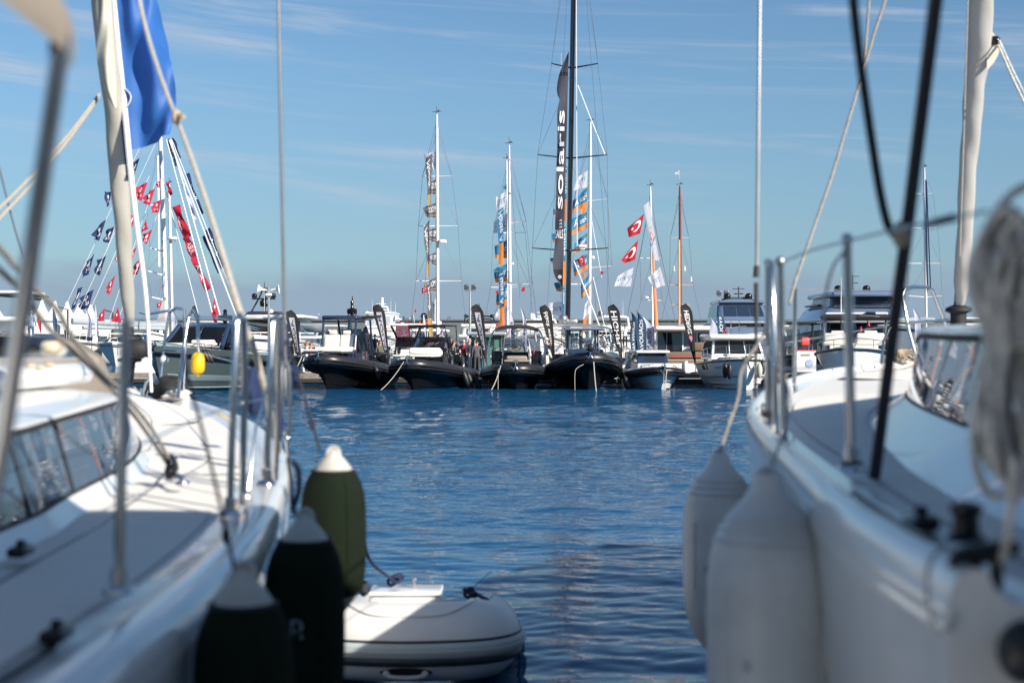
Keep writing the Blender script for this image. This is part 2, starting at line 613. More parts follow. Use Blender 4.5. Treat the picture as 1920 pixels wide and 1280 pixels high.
mat('hair_brown', (0.10, 0.045, 0.02), 0.6, var=0.2)
mat('hair_red', (0.24, 0.06, 0.03), 0.6, var=0.2)
mat('hair_grey', (0.38, 0.36, 0.34), 0.7, var=0.1)
for k_, c_ in dict(c_black=(.012, .012, .015), c_navy=(.018, .026, .05), c_red=(.42, .03, .05), c_grey=(.09, .09, .095), c_darkgrey=(.045, .047, .052),
                   c_white=(.72, .72, .72), c_beige=(.42, .36, .28), c_cream=(.62, .58, .50), c_jeans=(.08, .13, .22), c_paleblue=(.30, .40, .50), c_pink=(.55, .22, .34),
                   c_maroon=(.17, .04, .06), c_camo=(.20, .18, .14), c_brown=(.10, .06, .035), c_olive=(.09, .09, .06), c_shoe=(.03, .025, .022),
                   c_lightshoe=(.45, .38, .30)).items():
    mat(k_, c_, 0.85, var=0.14, scale=14, bump=0.2, bscale=30)
glass('clear_glass', (0.80, 0.86, 0.88), 0.92)
glass('tint_glass', (0.16, 0.14, 0.17), 0.80)
glass('navy_glass', (0.16, 0.22, 0.34), 0.80)
glass('green_glass', (0.45, 0.80, 0.70), 0.75)
# ------------------------------------------------------------------ water
def make_water():
    rng = np.random.RandomState(4)
    rs = [0.6, 1.0, 1.5, 2.0, 2.6, 3.2, 3.9]
    r = 4.5
    while r < 80:
        rs.append(r)
        r += max(0.010, r * r / 5200)
    while r < 9000:
        rs.append(r)
        r *= 1.16
    rs = np.array(rs)
    th = np.concatenate([np.linspace(-rad(21.5), rad(21.5), 430), np.linspace(rad(21.5), 2 * math.pi - rad(21.5), 74)[1:-1]])
    Rg, Tg = np.meshgrid(rs, th, indexing='ij')
    X, Y = Rg * np.sin(Tg), Rg * np.cos(Tg)
    step = np.maximum(np.gradient(rs)[:, None] * np.ones_like(Tg), 0.01)
    coarse = (np.abs(((Tg + math.pi) % (2 * math.pi)) - math.pi) > rad(21.6))
    step = np.where(coarse, np.maximum(step, Rg * 0.085), step)
    Z = np.zeros_like(X)
    ruff = 0.75 + 0.70 * np.clip((Y - 12) / 30, 0, 1)          # more ruffled out in the basin
    for i in range(72):
        lam = 0.15 * (13.0 ** rng.rand())
        ang = rad(258) + rng.randn() * 0.55           # wind from the right
        k = 2 * math.pi / lam
        kx, ky = k * math.cos(ang), k * math.sin(ang)
        amp = 0.0021 * lam ** 0.85
        fade = np.clip((lam / (2.2 * step) - 0.5), 0, 1) * ruff
        Z += amp * fade * np.sin(kx * X + ky * Y + rng.rand() * 6.283)
    nr, nc = X.shape
    co = np.stack([X, Y, Z], -1).reshape(-1, 3)
    me = bpy.data.meshes.new('water')
    me.vertices.add(nr * nc + 1)
    me.vertices.foreach_set('co', np.vstack([co, [[0, 0, 0]]]).astype(np.float32).ravel())
    i = np.arange(nr - 1)[:, None]
    j = np.arange(nc)[None, :]
    j2 = (j + 1) % nc
    q = np.stack([i * nc + j, (i + 1) * nc + j, (i + 1) * nc + j2, i * nc + j2], -1).reshape(-1, 4)
    t = np.stack([np.arange(nc), (np.arange(nc) + 1) % nc, np.full(nc, nr * nc)], -1)
    loops = np.concatenate([q.ravel(), t.ravel()]).astype(np.int32)
    starts = np.concatenate([np.arange(len(q)) * 4, len(q) * 4 + np.arange(len(t)) * 3]).astype(np.int32)
    me.loops.add(len(loops))
    me.polygons.add(len(starts))
    me.loops.foreach_set('vertex_index', loops)
    me.polygons.foreach_set('loop_start', starts)
    me.update(calc_edges=True)
    me.validate()
    me.polygons.foreach_set('use_smooth', [True] * len(me.polygons))
    if me.polygons[0].normal.z < 0:
        me.flip_normals()
    m = bpy.data.materials.new('sea_water')
    m.use_nodes = True
    n, l = m.node_tree.nodes, m.node_tree.links
    p = n['Principled BSDF']
    p.inputs['Base Color'].default_value = (0.002, 0.058, 0.145, 1)
    p.inputs['Roughness'].default_value = 0.05
    p.inputs['IOR'].default_value = 1.333
    p.inputs['Specular IOR Level'].default_value = 0.5
    tc = n.new('ShaderNodeTexCoord')
    mp = n.new('ShaderNodeMapping')
    mp.inputs['Scale'].default_value = (0.8, 1.5, 1)
    mp.inputs['Rotation'].default_value = (0, 0, 0.15)
    l.new(tc.outputs['Object'], mp.inputs[0])
    hsum = None
    for scl, wgt in ((1.6, 0.60), (5.0, 0.30), (14.0, 0.10)):
        nz = n.new('ShaderNodeTexNoise')
        nz.inputs['Scale'].default_value = scl
        nz.inputs['Detail'].default_value = 3
        nz.inputs['Roughness'].default_value = 0.5
        nz.inputs['Distortion'].default_value = 0.4
        l.new(mp.outputs[0], nz.inputs['Vector'])
        mu = n.new('ShaderNodeMath')
        mu.operation = 'MULTIPLY_ADD'
        mu.inputs[1].default_value = wgt
        mu.inputs[2].default_value = 0
        l.new(nz.outputs['Fac'], mu.inputs[0])
        if hsum is not None:
            l.new(hsum, mu.inputs[2])
        hsum = mu.outputs[0]
    # rows of wind ripples in the open basin, where single wavelets run together
    mp2 = n.new('ShaderNodeMapping')
    mp2.inputs['Scale'].default_value = (1.1, 1.0, 1)
    l.new(tc.outputs['Object'], mp2.inputs[0])
    nz2 = n.new('ShaderNodeTexNoise')
    nz2.inputs['Scale'].default_value = 1.0
    nz2.inputs['Detail'].default_value = 4
    nz2.inputs['Roughness'].default_value = 0.65
    nz2.inputs['Distortion'].default_value = 0.6
    l.new(mp2.outputs[0], nz2.inputs['Vector'])
    mu2 = n.new('ShaderNodeMath')
    mu2.operation = 'MULTIPLY_ADD'
    mu2.inputs[1].default_value = 0.8
    l.new(nz2.outputs['Fac'], mu2.inputs[0])
    l.new(hsum, mu2.inputs[2])
    hsum = mu2.outputs[0]
    # ripples are weaker in the sheltered lane close to the boats, full strength in the open basin
    sep = n.new('ShaderNodeSeparateXYZ')
    l.new(tc.outputs['Object'], sep.inputs[0])
    mr = n.new('ShaderNodeMapRange')
    mr.inputs[1].default_value = 14
    mr.inputs[2].default_value = 55
    mr.inputs[3].default_value = 0.03
    mr.inputs[4].default_value = 1.0
    l.new(sep.outputs[1], mr.inputs[0])
    b = n.new('ShaderNodeBump')
    b.inputs['Distance'].default_value = 0.60
    l.new(mr.outputs[0], b.inputs['Strength'])
    l.new(hsum, b.inputs['Height'])
    l.new(b.outputs[0], p.inputs['Normal'])
    me.materials.append(m)
    o = bpy.data.objects.new('water', me)
    COL.objects.link(o)
    struct(o)
make_water()

# ------------------------------------------------------------------ the quay behind the photographer, and an unseen building added to block sky
T = thing('quay_pontoon', 'timber pontoon on which the photographer stands, at the sterns of the near yachts', 'pontoon', (0, -2.4, 0))
mb = MB(); mb.box((0, 0, .22), (60, 6.0, .5)); mb.build('float', 'weed_concrete', T, smooth=False)
src = None
for k in range(200):
    if src is None:
        mb = MB(); mb.box((0, 0, .49), (.27, 5.9, .045)); src = o = mb.build('deck_plank', 'timber', T, smooth=False)
    else:
        o = src.copy(); COL.objects.link(o); o.parent = T
    o.location = (-29.9 + k * .3, 0, 0)
T = thing('sky_blocking_building', 'long unseen building added behind the photographer to block sky light', 'building', (0, -6.2, 0))
mb = MB(); mb.box((0, -3.6, 2.5), (70, 7, 5.0)); mb.build('wall', 'cream', T, smooth=False)
mb = MB(); mb.box((0, -3.6, 5.1), (71, 7.4, .25)); mb.build('roof', 'lamp_metal', T, smooth=False)
for k in range(24):
    for zz in (1.7, 3.9):
        mb = MB(); mb.box((-33 + k * 2.9, -.07, zz), (1.6, .06, 1.2)); mb.build('window', 'dark_window', T, smooth=False)

# ------------------------------------------------------------------ breakwater far behind, with its lamps and beacon
T = thing('breakwater', 'long plain grey-green harbour wall across the background behind the boats', 'breakwater', (0, 300, 0))
mb = MB()
mb.box((-20, 3, 2.6), (420, 5, 7.9))
mb.build('wall', 'breakwater', T, smooth=False)
mb = MB()
mb.box((-20, 2.9, 6.72), (420, 5.6, 0.34))
mb.build('coping', 'breakwater', T, smooth=False)
mb = MB()
random.seed(5)
for i in range(260):
    x = -190 + i * 1.25 + random.uniform(-.4, .4)
    s = random.uniform(1.0, 2.2)
    mb.ball((x, -0.6 - random.random() * 2.5, random.uniform(0.0, 1.2)), s, 6, (1, .8, .6))
o = mb.build('rubble_mound', 'rubble', T, smooth=False)
o['kind'] = 'stuff'

for px, where in ((585.5, 'left one of the pair left of the windsock'), (591, 'right one of the pair left of the windsock'), (613, 'left one of the pair right of the windsock'),
                  (618.5, 'right one of the pair right of the windsock'), (629, 'just left of the black radar'), (839, 'left one of the pair by the grey banners'), (843, 'right one of the pair by the grey banners')):
    Y = 300
    p = W(px, 602, Y)
    T = thing('wall_lamp', 'tiny dark bracket lamp on the breakwater, ' + where, 'street lamp', (p.x, Y, 6.89), 0, 'bracket lamps along the breakwater top')
    mb = MB()
    mb.tube([(0, 0, 0), (0, 0, .42)], .05, 6)
    mb.tube([(0, 0, .40), (.30, 0, .46)], .05, 6)
    mb.build('post', 'lamp_metal', T)
    mb = MB()
    mb.box((.28, 0, .44), (.34, .18, .08), ry=-.12)
    mb.build('lamp_head', 'lamp_metal', T, smooth=False)

p = W(600, 602, 300)
T = thing('windsock', 'little striped windsock on its pole above the breakwater', 'windsock', (p.x, 300, 6.9))
mb = MB(); mb.tube([(0, 0, 0), (0, 0, .95)], .03, 6); mb.build('pole', 'lamp_metal', T)
mb = MB()
mb.cur = 0
for k in range(4):
    mb.cur = k % 2
    a, b = k / 4, (k + 1) / 4
    mb.tube([(-.62 * a, 0, .92 + .06 * a), (-.62 * b, 0, .92 + .06 * b)], [.13 - .05 * a, .13 - .05 * b], 8, cap=False)
mb.build('sock', ['print_white', 'print_red'], T)

p = W(1527, 602, 290)
T = thing('harbour_beacon', 'white cylindrical light tower with green foot on the breakwater end', 'beacon', (p.x, 290, 4.6))
mb = MB(); mb.lathe([(1.0, 0), (1.0, 2.3)], n=18); mb.build('green_base', 'beacon_green', T)
mb = MB(); mb.lathe([(.96, 2.3), (.96, 3.5), (1.05, 3.5), (1.05, 3.65), (.95, 3.65), (.95, 4.55)], n=18); mb.build('tower', 'yacht_white', T)
mb = MB()
for k in range(10):
    a = k * math.pi / 5
    mb.tube([(1.0 * math.cos(a), 1.0 * math.sin(a), 4.55), (1.0 * math.cos(a), 1.0 * math.sin(a), 5.2)], .03, 5)
mb.tube([(math.cos(k * math.pi / 8), math.sin(k * math.pi / 8), 5.2) for k in range(16)], .03, 5, closed=True)
mb.build('railing', 'steel_dull', T)
mb = MB(); mb.lathe([(.22, 4.55), (.22, 5.3), (.1, 5.5), (0, 5.7)], n=10); mb.build('lantern', 'beacon_green', T)

def floodlight(px, ytop, Y, label):
    p = W(px, ytop, Y)
    T = thing('floodlight_pole', label, 'floodlight pole', (p.x, Y, 0.3), 0, 'floodlight poles on the far pontoons')
    h = p.z - .3
    mb = MB(); mb.tube([(0, 0, 0), (0, 0, h * .6), (0, 0, h)], [.11, .09, .06], 8); mb.build('pole', 'steel_dull', T)
    mb = MB(); mb.box((0, 0, h), (.75, .1, .08)); mb.build('cross_arm', 'steel_dull', T, smooth=False)
    for sx in (-.27, .27):
        mb = MB(); mb.box((sx, -.08, h + .26), (.36, .22, .36), rx=.35); o = mb.build('lamp_head', 'steel_dull', T, bevel=.03)
floodlight(881.5, 545, 105, 'grey pole with two floodlights rising left of the teal and orange banners')
floodlight(1354.5, 556, 105, 'grey pole with two floodlights rising left of the blue-grey motor yacht')

# ------------------------------------------------------------------ pontoon
PY0, PY1, PZ = 73.5, 76.6, 0.52
T = thing('pontoon', 'long timber-faced floating pontoon behind the black inflatable boats', 'pontoon', (0, PY0, 0))
mb = MB()
random.seed(2)
def pontoon_piece(name, m, y0, y1, z0, z1, dx, gap):
    x = -30.0
    while x < 30:
        mb = MB()
        w = dx - gap
        mb.box((x + w / 2, (y0 + y1) / 2 + random.uniform(-.012, .012), (z0 + z1) / 2), (w, y1 - y0, z1 - z0 + random.uniform(-.012, .012)))
        mb.build(name, m, T, smooth=False)
        x += dx
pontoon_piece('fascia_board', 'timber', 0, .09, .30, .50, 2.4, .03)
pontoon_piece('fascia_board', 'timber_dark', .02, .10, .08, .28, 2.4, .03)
pontoon_piece('float_block', 'weed_concrete', .12, 2.9, -.35, .10, 3.0, .12)
x = -30.0
mb0 = None
for k in range(300):
    if mb0 is None:
        mb0 = MB(); mb0.box((0, 1.55, .5), (.17, 3.0, .045))
        o = mb0.build('deck_plank', 'timber', T, smooth=False); src = o
    else:
        o = src.copy(); COL.objects.link(o); o.parent = T
    o.location = (x + k * .2, 0, random.uniform(-.004, .004))

PILES = [(714.5, 660, 33, 'tall black mooring pile between the two left black inflatable boats'),
         (1057, 663, 34, 'black mooring pile left of the small wheelhouse inflatable boat'),
         (1168.5, 690, 14, 'low black mooring pile beside the crossed flagpole stand'),
         (1204, 665, 30, 'broad black mooring pile in front of the petrol blue feather banners'),
         (1540, 655, 20, 'black mooring pile behind the right-hand day boat')]
for px, yt, wpx, lab in PILES:
    Y = 73.0
    p = W(px, yt, Y)
    w = wpx / FPX * Y * .5
    mb = MB()
    mb.lathe([(w * .96, -1.0), (w, .2), (w, p.z - .04), (w * .9, p.z)], (p.x, Y - w * .1, 0), 14)
    solo(mb, 'mooring_pile', 'black_matt', lab, 'mooring pile', (p.x, Y, 0), 'black mooring piles along the pontoon')
# ------------------------------------------------------------------ hull lofts
def hull_rows(L, B, zb, zs, keel=-.35, rake=.9, tm=.55, p=.62, vee=.95, full=.42, n=22, m=9, stern=.92, s0=0.0, s1=1.0, grow=0.0, zdip=0.0):
    """rows bow -> stern, each from port sheer round the keel to starboard sheer. local: bow at y=0, stern at y=L"""
    rows = []
    for i in range(n):
        t = (i / (n - 1)) ** 1.25
        b = B / 2 * math.sin(math.pi / 2 * min(1, t / tm)) ** p if t > 0 else 0.004
        if t > tm:
            b *= 1 - (1 - stern) * ((t - tm) / (1 - tm)) ** 2
        zsh = zs + (zb - zs) * (1 - t) ** 1.8 - zdip * math.sin(math.pi * t)
        a = vee + (full - vee) * min(1, t / .75)
        half = []
        for j in range(m):
            s = s0 + (s1 - s0) * j / (m - 1)
            z = keel + (zsh - keel) * s
            half.append(((b + grow) * s ** a, L * t + rake * (1 - s) * (1 - t) ** 2.2 - grow * (1 - t) ** 6, z))
        rows.append([(-x, y, z) for x, y, z in reversed(half)] + half[1:])
    return rows


def hull_mb(rows, cap=True):
    mb = MB()
    mb.grid(rows)
    k = len(rows[0])
    if cap:
        b = len(mb.v)
        mb.v += [tuple(p) for p in rows[-1]]
        mb.f.append([b + i for i in range(k)]); mb.mi.append(0)
    return mb


def deck_mb(rows, dz=0.0, inset=.03, camber=.06, t0=0, t1=None):
    mb = MB()
    out = []
    for r in rows[t0:t1]:
        a, b = V(r[0]), V(r[-1])
        w = (b - a).length
        k = inset / max(w, .1)
        row = []
        for j in range(7):
            u = k + (1 - 2 * k) * j / 6
            p = a.lerp(b, u)
            p.z += dz + camber * math.sin(math.pi * j / 6)
            row.append(p)
        out.append(row)
    return mb.grid(out)


def sheer_pts(rows, side, i0=0, i1=None, dx=0.0, dz=0.0):
    out = []
    for r in rows[i0:i1]:
        p = V(r[-1] if side > 0 else r[0])
        p.x += side * dx
        p.z += dz
        out.append(p)
    return out


def full_sheer(rows, dx=0.0, dz=0.0):
    return list(reversed(sheer_pts(rows, -1, 0, None, dx, dz))) + sheer_pts(rows, 1, 1, None, dx, dz)


def frustum(x0, x1, y0, y1, z0, X0, X1, Y0, Y1, z1):
    """quads (bl, br, tr, tl) seen from outside; y0 is the side towards the camera"""
    a = [V((x0, y0, z0)), V((x1, y0, z0)), V((x1, y1, z0)), V((x0, y1, z0))]
    b = [V((X0, Y0, z1)), V((X1, Y0, z1)), V((X1, Y1, z1)), V((X0, Y1, z1))]
    return {'front': (a[0], a[1], b[1], b[0]), 'right': (a[1], a[2], b[2], b[1]), 'back': (a[2], a[3], b[3], b[2]), 'left': (a[3], a[0], b[0], b[3]),
            'a': a, 'b': b}


def frustum_mb(fr):
    return MB().add(fr['a'] + fr['b'], [(3, 2, 1, 0), (4, 5, 6, 7), (0, 1, 5, 4), (1, 2, 6, 5), (2, 3, 7, 6), (3, 0, 4, 7)])


def panes(T, quad, cols, v0, v1, m, gap=.05, u0=.04, u1=.96, off=.012, name='window', parent=None):
    for i in range(cols):
        a = u0 + (u1 - u0) * i / cols
        b = u0 + (u1 - u0) * (i + 1) / cols
        g = (gap / 2) / max((quad[1] - quad[0]).length, .1)
        mb = MB()
        mb.panel(quad, a + g, b - g, v0, v1, off, .02)
        mb.build(name, m, T, smooth=False)


def dome(T, p, r, m='black_gloss', name='radar_dome', tall=1.25):
    mb = MB()
    prof = [(r * .62, 0), (r * .95, r * .12), (r, r * .5), (r, r * tall * .7)]
    for k in range(1, 7):
        a = math.pi / 2 * k / 6
        prof.append((r * math.cos(a), r * tall * .7 + r * math.sin(a) * .85))
    mb.lathe(prof, p, 16)
    return mb.build(name, m, T)


def radar_bar(T, p, w, m='dome_white'):
    mb = MB()
    mb.lathe([(.14, 0), (.16, .05), (.13, .2)], p, 10)
    mb.rbox((p[0], p[1], p[2] + .27), (w, .12, .1), .04)
    return mb.build('radar_scanner', m, T)


def antenna(T, p, h, m='wire_white', lean=0.0, r=.012):
    mb = MB()
    mb.tube([p, (p[0] + lean * h, p[1], p[2] + h)], [r * 1.4, r * .5], 5)
    return mb.build('antenna', m, T)


def cushion(T, name, m, c, size, r=.06, rx=0.0, rz=0.0):
    mb = MB()
    mb.rbox(c, size, r, 3, rz, rx)
    return mb.build(name, m, T, angle=60)


def rope_line(pts, r, label, m='rope', name='mooring_rope', group=None, sub=6, cat='rope'):
    mb = MB()
    mb.tube(curve_pts(pts, sub), r, 7)
    return solo(mb, name, m, label, cat, pts[0], group)


def sagging(a, b, sag, n=6):
    a, b = V(a), V(b)
    return [a.lerp(b, k / n) - V((0, 0, sag * 4 * (k / n) * (1 - k / n))) for k in range(n + 1)]


# ------------------------------------------------------------------ inflatable boats
def rib(px, Y, L, B, deg, label, zb=1.45, zs=.85, tube=.30, hull_m='black_hull', collar_m='collar_grey', pad=None, top=None, screen=True,
        seats=True, vee=.95, collar_drop=0.0, engines=2, extras=None, bow_w=.18, cat='inflatable boat'):
    p = W(px, 732, Y)
    T = thing('inflatable_boat', label, cat, (p.x, Y, 0), rad(-deg), 'black-collared inflatable boats moored bow-out')
    rows = hull_rows(L, B - tube * 1.2, zb - tube * .9, zs - tube * .9, rake=1.1, vee=vee, full=.35, p=.55, tm=.5)
    hull_mb(rows).build('hull', hull_m, T)
    # spray rails on the hull sides
    for s_ in (-1, 1):
        for js in (.42, .62):
            pts = []
            for r in rows[2:15]:
                k = len(r) // 2
                j = int(round(k * js))
                q = V(r[k + j] if s_ > 0 else r[k - j])
                q.x += s_ * .012
                pts.append(q)
            mb = MB(); mb.tube(pts, .022, 5)
            mb.build('spray_rail', hull_m, T)
    # collar
    pts = full_sheer(rows, .10, .02)
    n = len(pts)
    rr = []
    for i in range(n):
        e = min(i, n - 1 - i) / (n / 2)
        rr.append(tube * min(1, .35 + e * 5) * (1 - .10 * max(0, e - .75) / .25))
    mb = MB(); mb.tube(pts, rr, 16)
    mb.build('collar', collar_m, T, angle=70)
    for dz_, rs in ((-.02, .035), (-.14, .022)):
        mb = MB()
        mb.tube([V(q) + V((math.copysign(rr[i] * .97, q.x) if abs(q.x) > .12 else q.x * 2, -rr[i] * .97 * max(0, 1 - abs(q.x) / (B * .38)) ** .7, dz_)) for i, q in enumerate(pts)][3:-3], rs, 6)
        mb.build('rubbing_strake', 'black_rubber', T)
    deck_mb(rows, -.02, .1, .03).build('deck', 'charcoal', T)
    # bow fitting, cleat and anchor roller
    zt = zb + tube * .15
    mb = MB()
    mb.rbox((0, -.02, zt + .02), (bow_w, .5, .05), .02)
    mb.tube([(-.12, .02, zt + .06), (-.05, .0, zt + .11), (.05, 0, zt + .11), (.12, .02, zt + .06)], .022, 6)
    mb.build('bow_cleat', 'steel', T)
    mb = MB()
    mb.tube(curve_pts([(-.20, -tube * .95, zb - .12), (-.10, -tube * 1.12, zb - .24), (0, -tube * 1.05, zb - .10), (.10, -tube * 1.12, zb - .24), (.20, -tube * .95, zb - .12)], 4), .022, 6)
    mb.tube([(0, -tube * .9, zb + .18), (0, -tube * 1.05, zb - .1)], .03, 6)
    mb.build('anchor', 'steel', T)
    # outboards
    for k in range(engines):
        ex = (k - (engines - 1) / 2) * .62
        mb = MB()
        mb.rbox((ex, L + .25, 1.25), (.42, .62, .62), .12)
        mb.rbox((ex, L + .2, .6), (.2, .3, .9), .06)
        mb.build('outboard_engine', 'black_gloss', T, angle=60)
    # handrails on the collar
    for s_ in (-1, 1):
        q = sheer_pts(rows, s_, 4, 14, -.12, tube * .95)
        mb = MB()
        mb.tube([v + V((0, 0, .14)) for v in q], .016, 6)
        for v in q[::3]:
            mb.tube([v - V((0, 0, .05)), v + V((0, 0, .14))], .014, 6)
        mb.build('handrail', 'black_gloss', T)
    if extras:
        extras(T, rows, L, B, zb, zs)
    return T


def t_top(T, x, y0, y1, w, zroof, zdeck, th=.14, m='navy_gloss', post='navy_gloss', lean=.5, taper=.85, pr=.04, rake_front=.35):
    mb = MB()
    mb.rbox((x, (y0 + y1) / 2, zroof - th / 2), (w, y1 - y0, th), .12, 4)
    mb.build('hardtop', m, T, angle=60)
    for s_ in (-1, 1):
        for yy, yb in ((y0 + .15, y0 - rake_front), (y1 - .3, y1 - .3 + lean)):
            mb = MB()
            mb.tube([(x + s_ * w * .5 * taper * 1.0, yb, zdeck), (x + s_ * w * .46, yy, zroof - th)], pr, 8)
            mb.build('roof_post', post, T)


def windscreen(T, x, y, w, z0, z1, m='tint_glass', rake=.45, bow=.35, frame='black_gloss'):
    rows = []
    for k, zz in enumerate((z0, (z0 + z1) / 2, z1)):
        row = []
        for j in range(11):
            u = j / 10 * 2 - 1
            sh = 1 - .10 * k
            row.append((x + u * w / 2 * sh, y + bow * (abs(u) ** 2.4) * 1.6 + rake * k / 2, zz))
        rows.append(row)
    MB().grid(rows).build('windscreen', m, T, angle=180)
    mb = MB(); mb.tube(rows[2], .022, 6); mb.build('windscreen_frame', frame, T)


def console(T, x, y, w, d, z0, z1, m='black_gloss', slope=.25):
    fr = frustum(x - w / 2, x + w / 2, y, y + d, z0, x - w * .44, x + w * .44, y + slope, y + d, z1)
    frustum_mb(fr).build('console', m, T, smooth=False, bevel=.05)


def wheel(T, c, r, m='black_gloss', tilt=.5, name='steering_wheel', tr=.016, spokes=3):
    mb = MB()
    c = V(c)
    M = Matrix.Rotation(tilt, 3, 'X')
    mb.tube([c + M @ V((r * math.cos(a), 0, r * math.sin(a))) for a in [2 * math.pi * k / 24 for k in range(24)]], tr, 6, closed=True)
    for k in range(spokes):
        a = math.pi / 2 + 2 * math.pi * k / spokes
        mb.tube([c, c + M @ V((r * math.cos(a), 0, r * math.sin(a)))], tr * .8, 5)
    mb.ball(c, tr * 3, 8)
    return mb.build(name, m, T)


def small_fender(p, L, r, label, tilt=(0, 0), m='fender_black', group=None):
    T = thing('fender', label, 'fender', p, 0, group)
    mb = MB()
    d = V((tilt[0], tilt[1], 1)).normalized()
    prof = []
    for k in range(13):
        t = k / 12
        prof.append((r * min(1, math.sin(math.pi * t) ** .45 if 0 < t < 1 else .15), -L + L * t))
    mb.lathe(prof, (0, 0, 0), 12, d.to_track_quat('Z', 'Y').to_matrix())
    mb.build('body', m, T)
    mb = MB(); mb.tube([(0, 0, 0), (d.x * .2, d.y * .2, .28)], .012, 5); mb.build('lanyard', 'rope_dark', T)
    return T


# 1: the large one on the left
def ex1(T, rows, L, B, zb, zs):
    cushion(T, 'sunpad', 'cream', (-.10, 1.25, zb + .16), (1.9, 1.5, .14), .07)
    MB().rbox((-.1, 1.25, zb + .06), (2.0, 1.6, .10), .04).build('sunpad_base', 'charcoal', T)
    for s_ in (-1, 1):
        cushion(T, 'seat_back', 'cream', (-.05 + s_ * .40, 2.7, zb + .52), (.80, .22, .80), .1, rx=-.2)
        cushion(T, 'headrest', 'cream', (-.05 + s_ * .34, 2.72, zb + 1.0), (.40, .16, .20), .07, rx=-.2)
    cushion(T, 'seat_base', 'cream', (-.05, 2.3, zb + .24), (1.6, .6, .18), .07)
    console(T, -.05, 2.95, 1.5, .9, zb - .3, zb + .72, 'navy_gloss')
    windscreen(T, -.05, 3.0, 1.55, zb + .7, zb + 1.15, 'navy_glass')
    t_top(T, -.05, 2.55, 5.0, 1.78, 3.42, zb - .2, .20, rake_front=.25, pr=.055)
    mb = MB(); mb.panel((V((.95, 2.9, zb + .1)), V((1.05, 4.6, zb + .1)), V((.80, 4.0, 3.0)), V((.72, 3.1, 2.4))), 0, 1, 0, 1)
    mb.build('side_screen', 'navy_glass', T, smooth=False)
    mb = MB(); mb.lathe([(.06, 0), (.08, .06), (.22, .09), (.24, .13), (.24, .30), (.21, .33), (.10, .35), (.07, .40), (.065, .62), (.085, .64), (.07, .70)], (.30, 3.4, 3.42), 18)
    mb.build('radar_dome', 'black_gloss', T)
    antenna(T, (.32, 3.4, 4.10), .26, 'black_gloss', r=.03)
    mb = MB(); mb.rbox((1.22, 3.6, 3.36), (.75, .8, .09), .03, rx=.12); mb.build('awning_flap', 'black_matt', T)
    for q in range(5):
        mb = MB(); mb.tube([(.92 + q * .16, 3.22, 3.27), (.95 + q * .16, 3.22, 3.44)], .012, 5)
    wheel(T, (-.35, 3.9, zb + .8), .2)
rib(601, 64.3, 8.2, 3.15, 13, 'large black inflatable boat with navy hardtop and cream bow sunbeds, leftmost of the black inflatables', 1.62, .95, .30,
    extras=ex1)

# 2: tinted screen and bimini frame
def ex2(T, rows, L, B, zb, zs):
    cushion(T, 'sunpad', 'cream', (.0, 1.35, zb + .14), (1.9, 1.6, .12), .06)
    cushion(T, 'bow_cushion', 'yacht_white', (.15, 2.35, zb + .30), (1.55, .55, .34), .12, rx=-.3)
    console(T, .1, 3.0, 1.5, .9, zb - .3, zb + .50, 'black_gloss')
    windscreen(T, .1, 2.75, 2.0, zb + .35, zb + 1.0, 'tint_glass', .5, .5)
    for yy, ww, zz in ((2.7, 1.75, 2.88), (4.8, 1.75, 2.94)):
        mb = MB()
        mb.tube([(.1 - ww / 2, yy, zz), (.1 + ww / 2, yy, zz)], .03, 6)
        mb.build('bimini_bow', 'black_gloss', T)
    mb = MB(); mb.rbox((.1, 3.75, 2.95), (1.85, 2.2, .06), .05); mb.build('hardtop', 'black_matt', T)
    for s_ in (-1, 1):
        for qa, qb in (((.88, 2.7, 2.9), (.12, 3.3, 1.95)), ((.88, 2.7, 2.9), (.95, 3.6, 1.2)), ((.88, 4.8, 2.92), (.95, 4.9, 1.2))):
            mb = MB(); mb.tube([(.1 + s_ * qa[0], *qa[1:]), (.1 + s_ * qb[0], *qb[1:])], .022, 6); mb.build('roof_post', 'black_gloss', T)
    cushion(T, 'helm_seat', 'yacht_white', (.1, 4.3, zb + .3), (1.1, .4, .9), .1)
    wheel(T, (.4, 3.95, zb + .7), .2)
rib(766, 64.0, 7.8, 3.05, 12, 'black inflatable boat with tinted wrap windscreen and thin black roof frame', 1.40, .82, .29, extras=ex2)

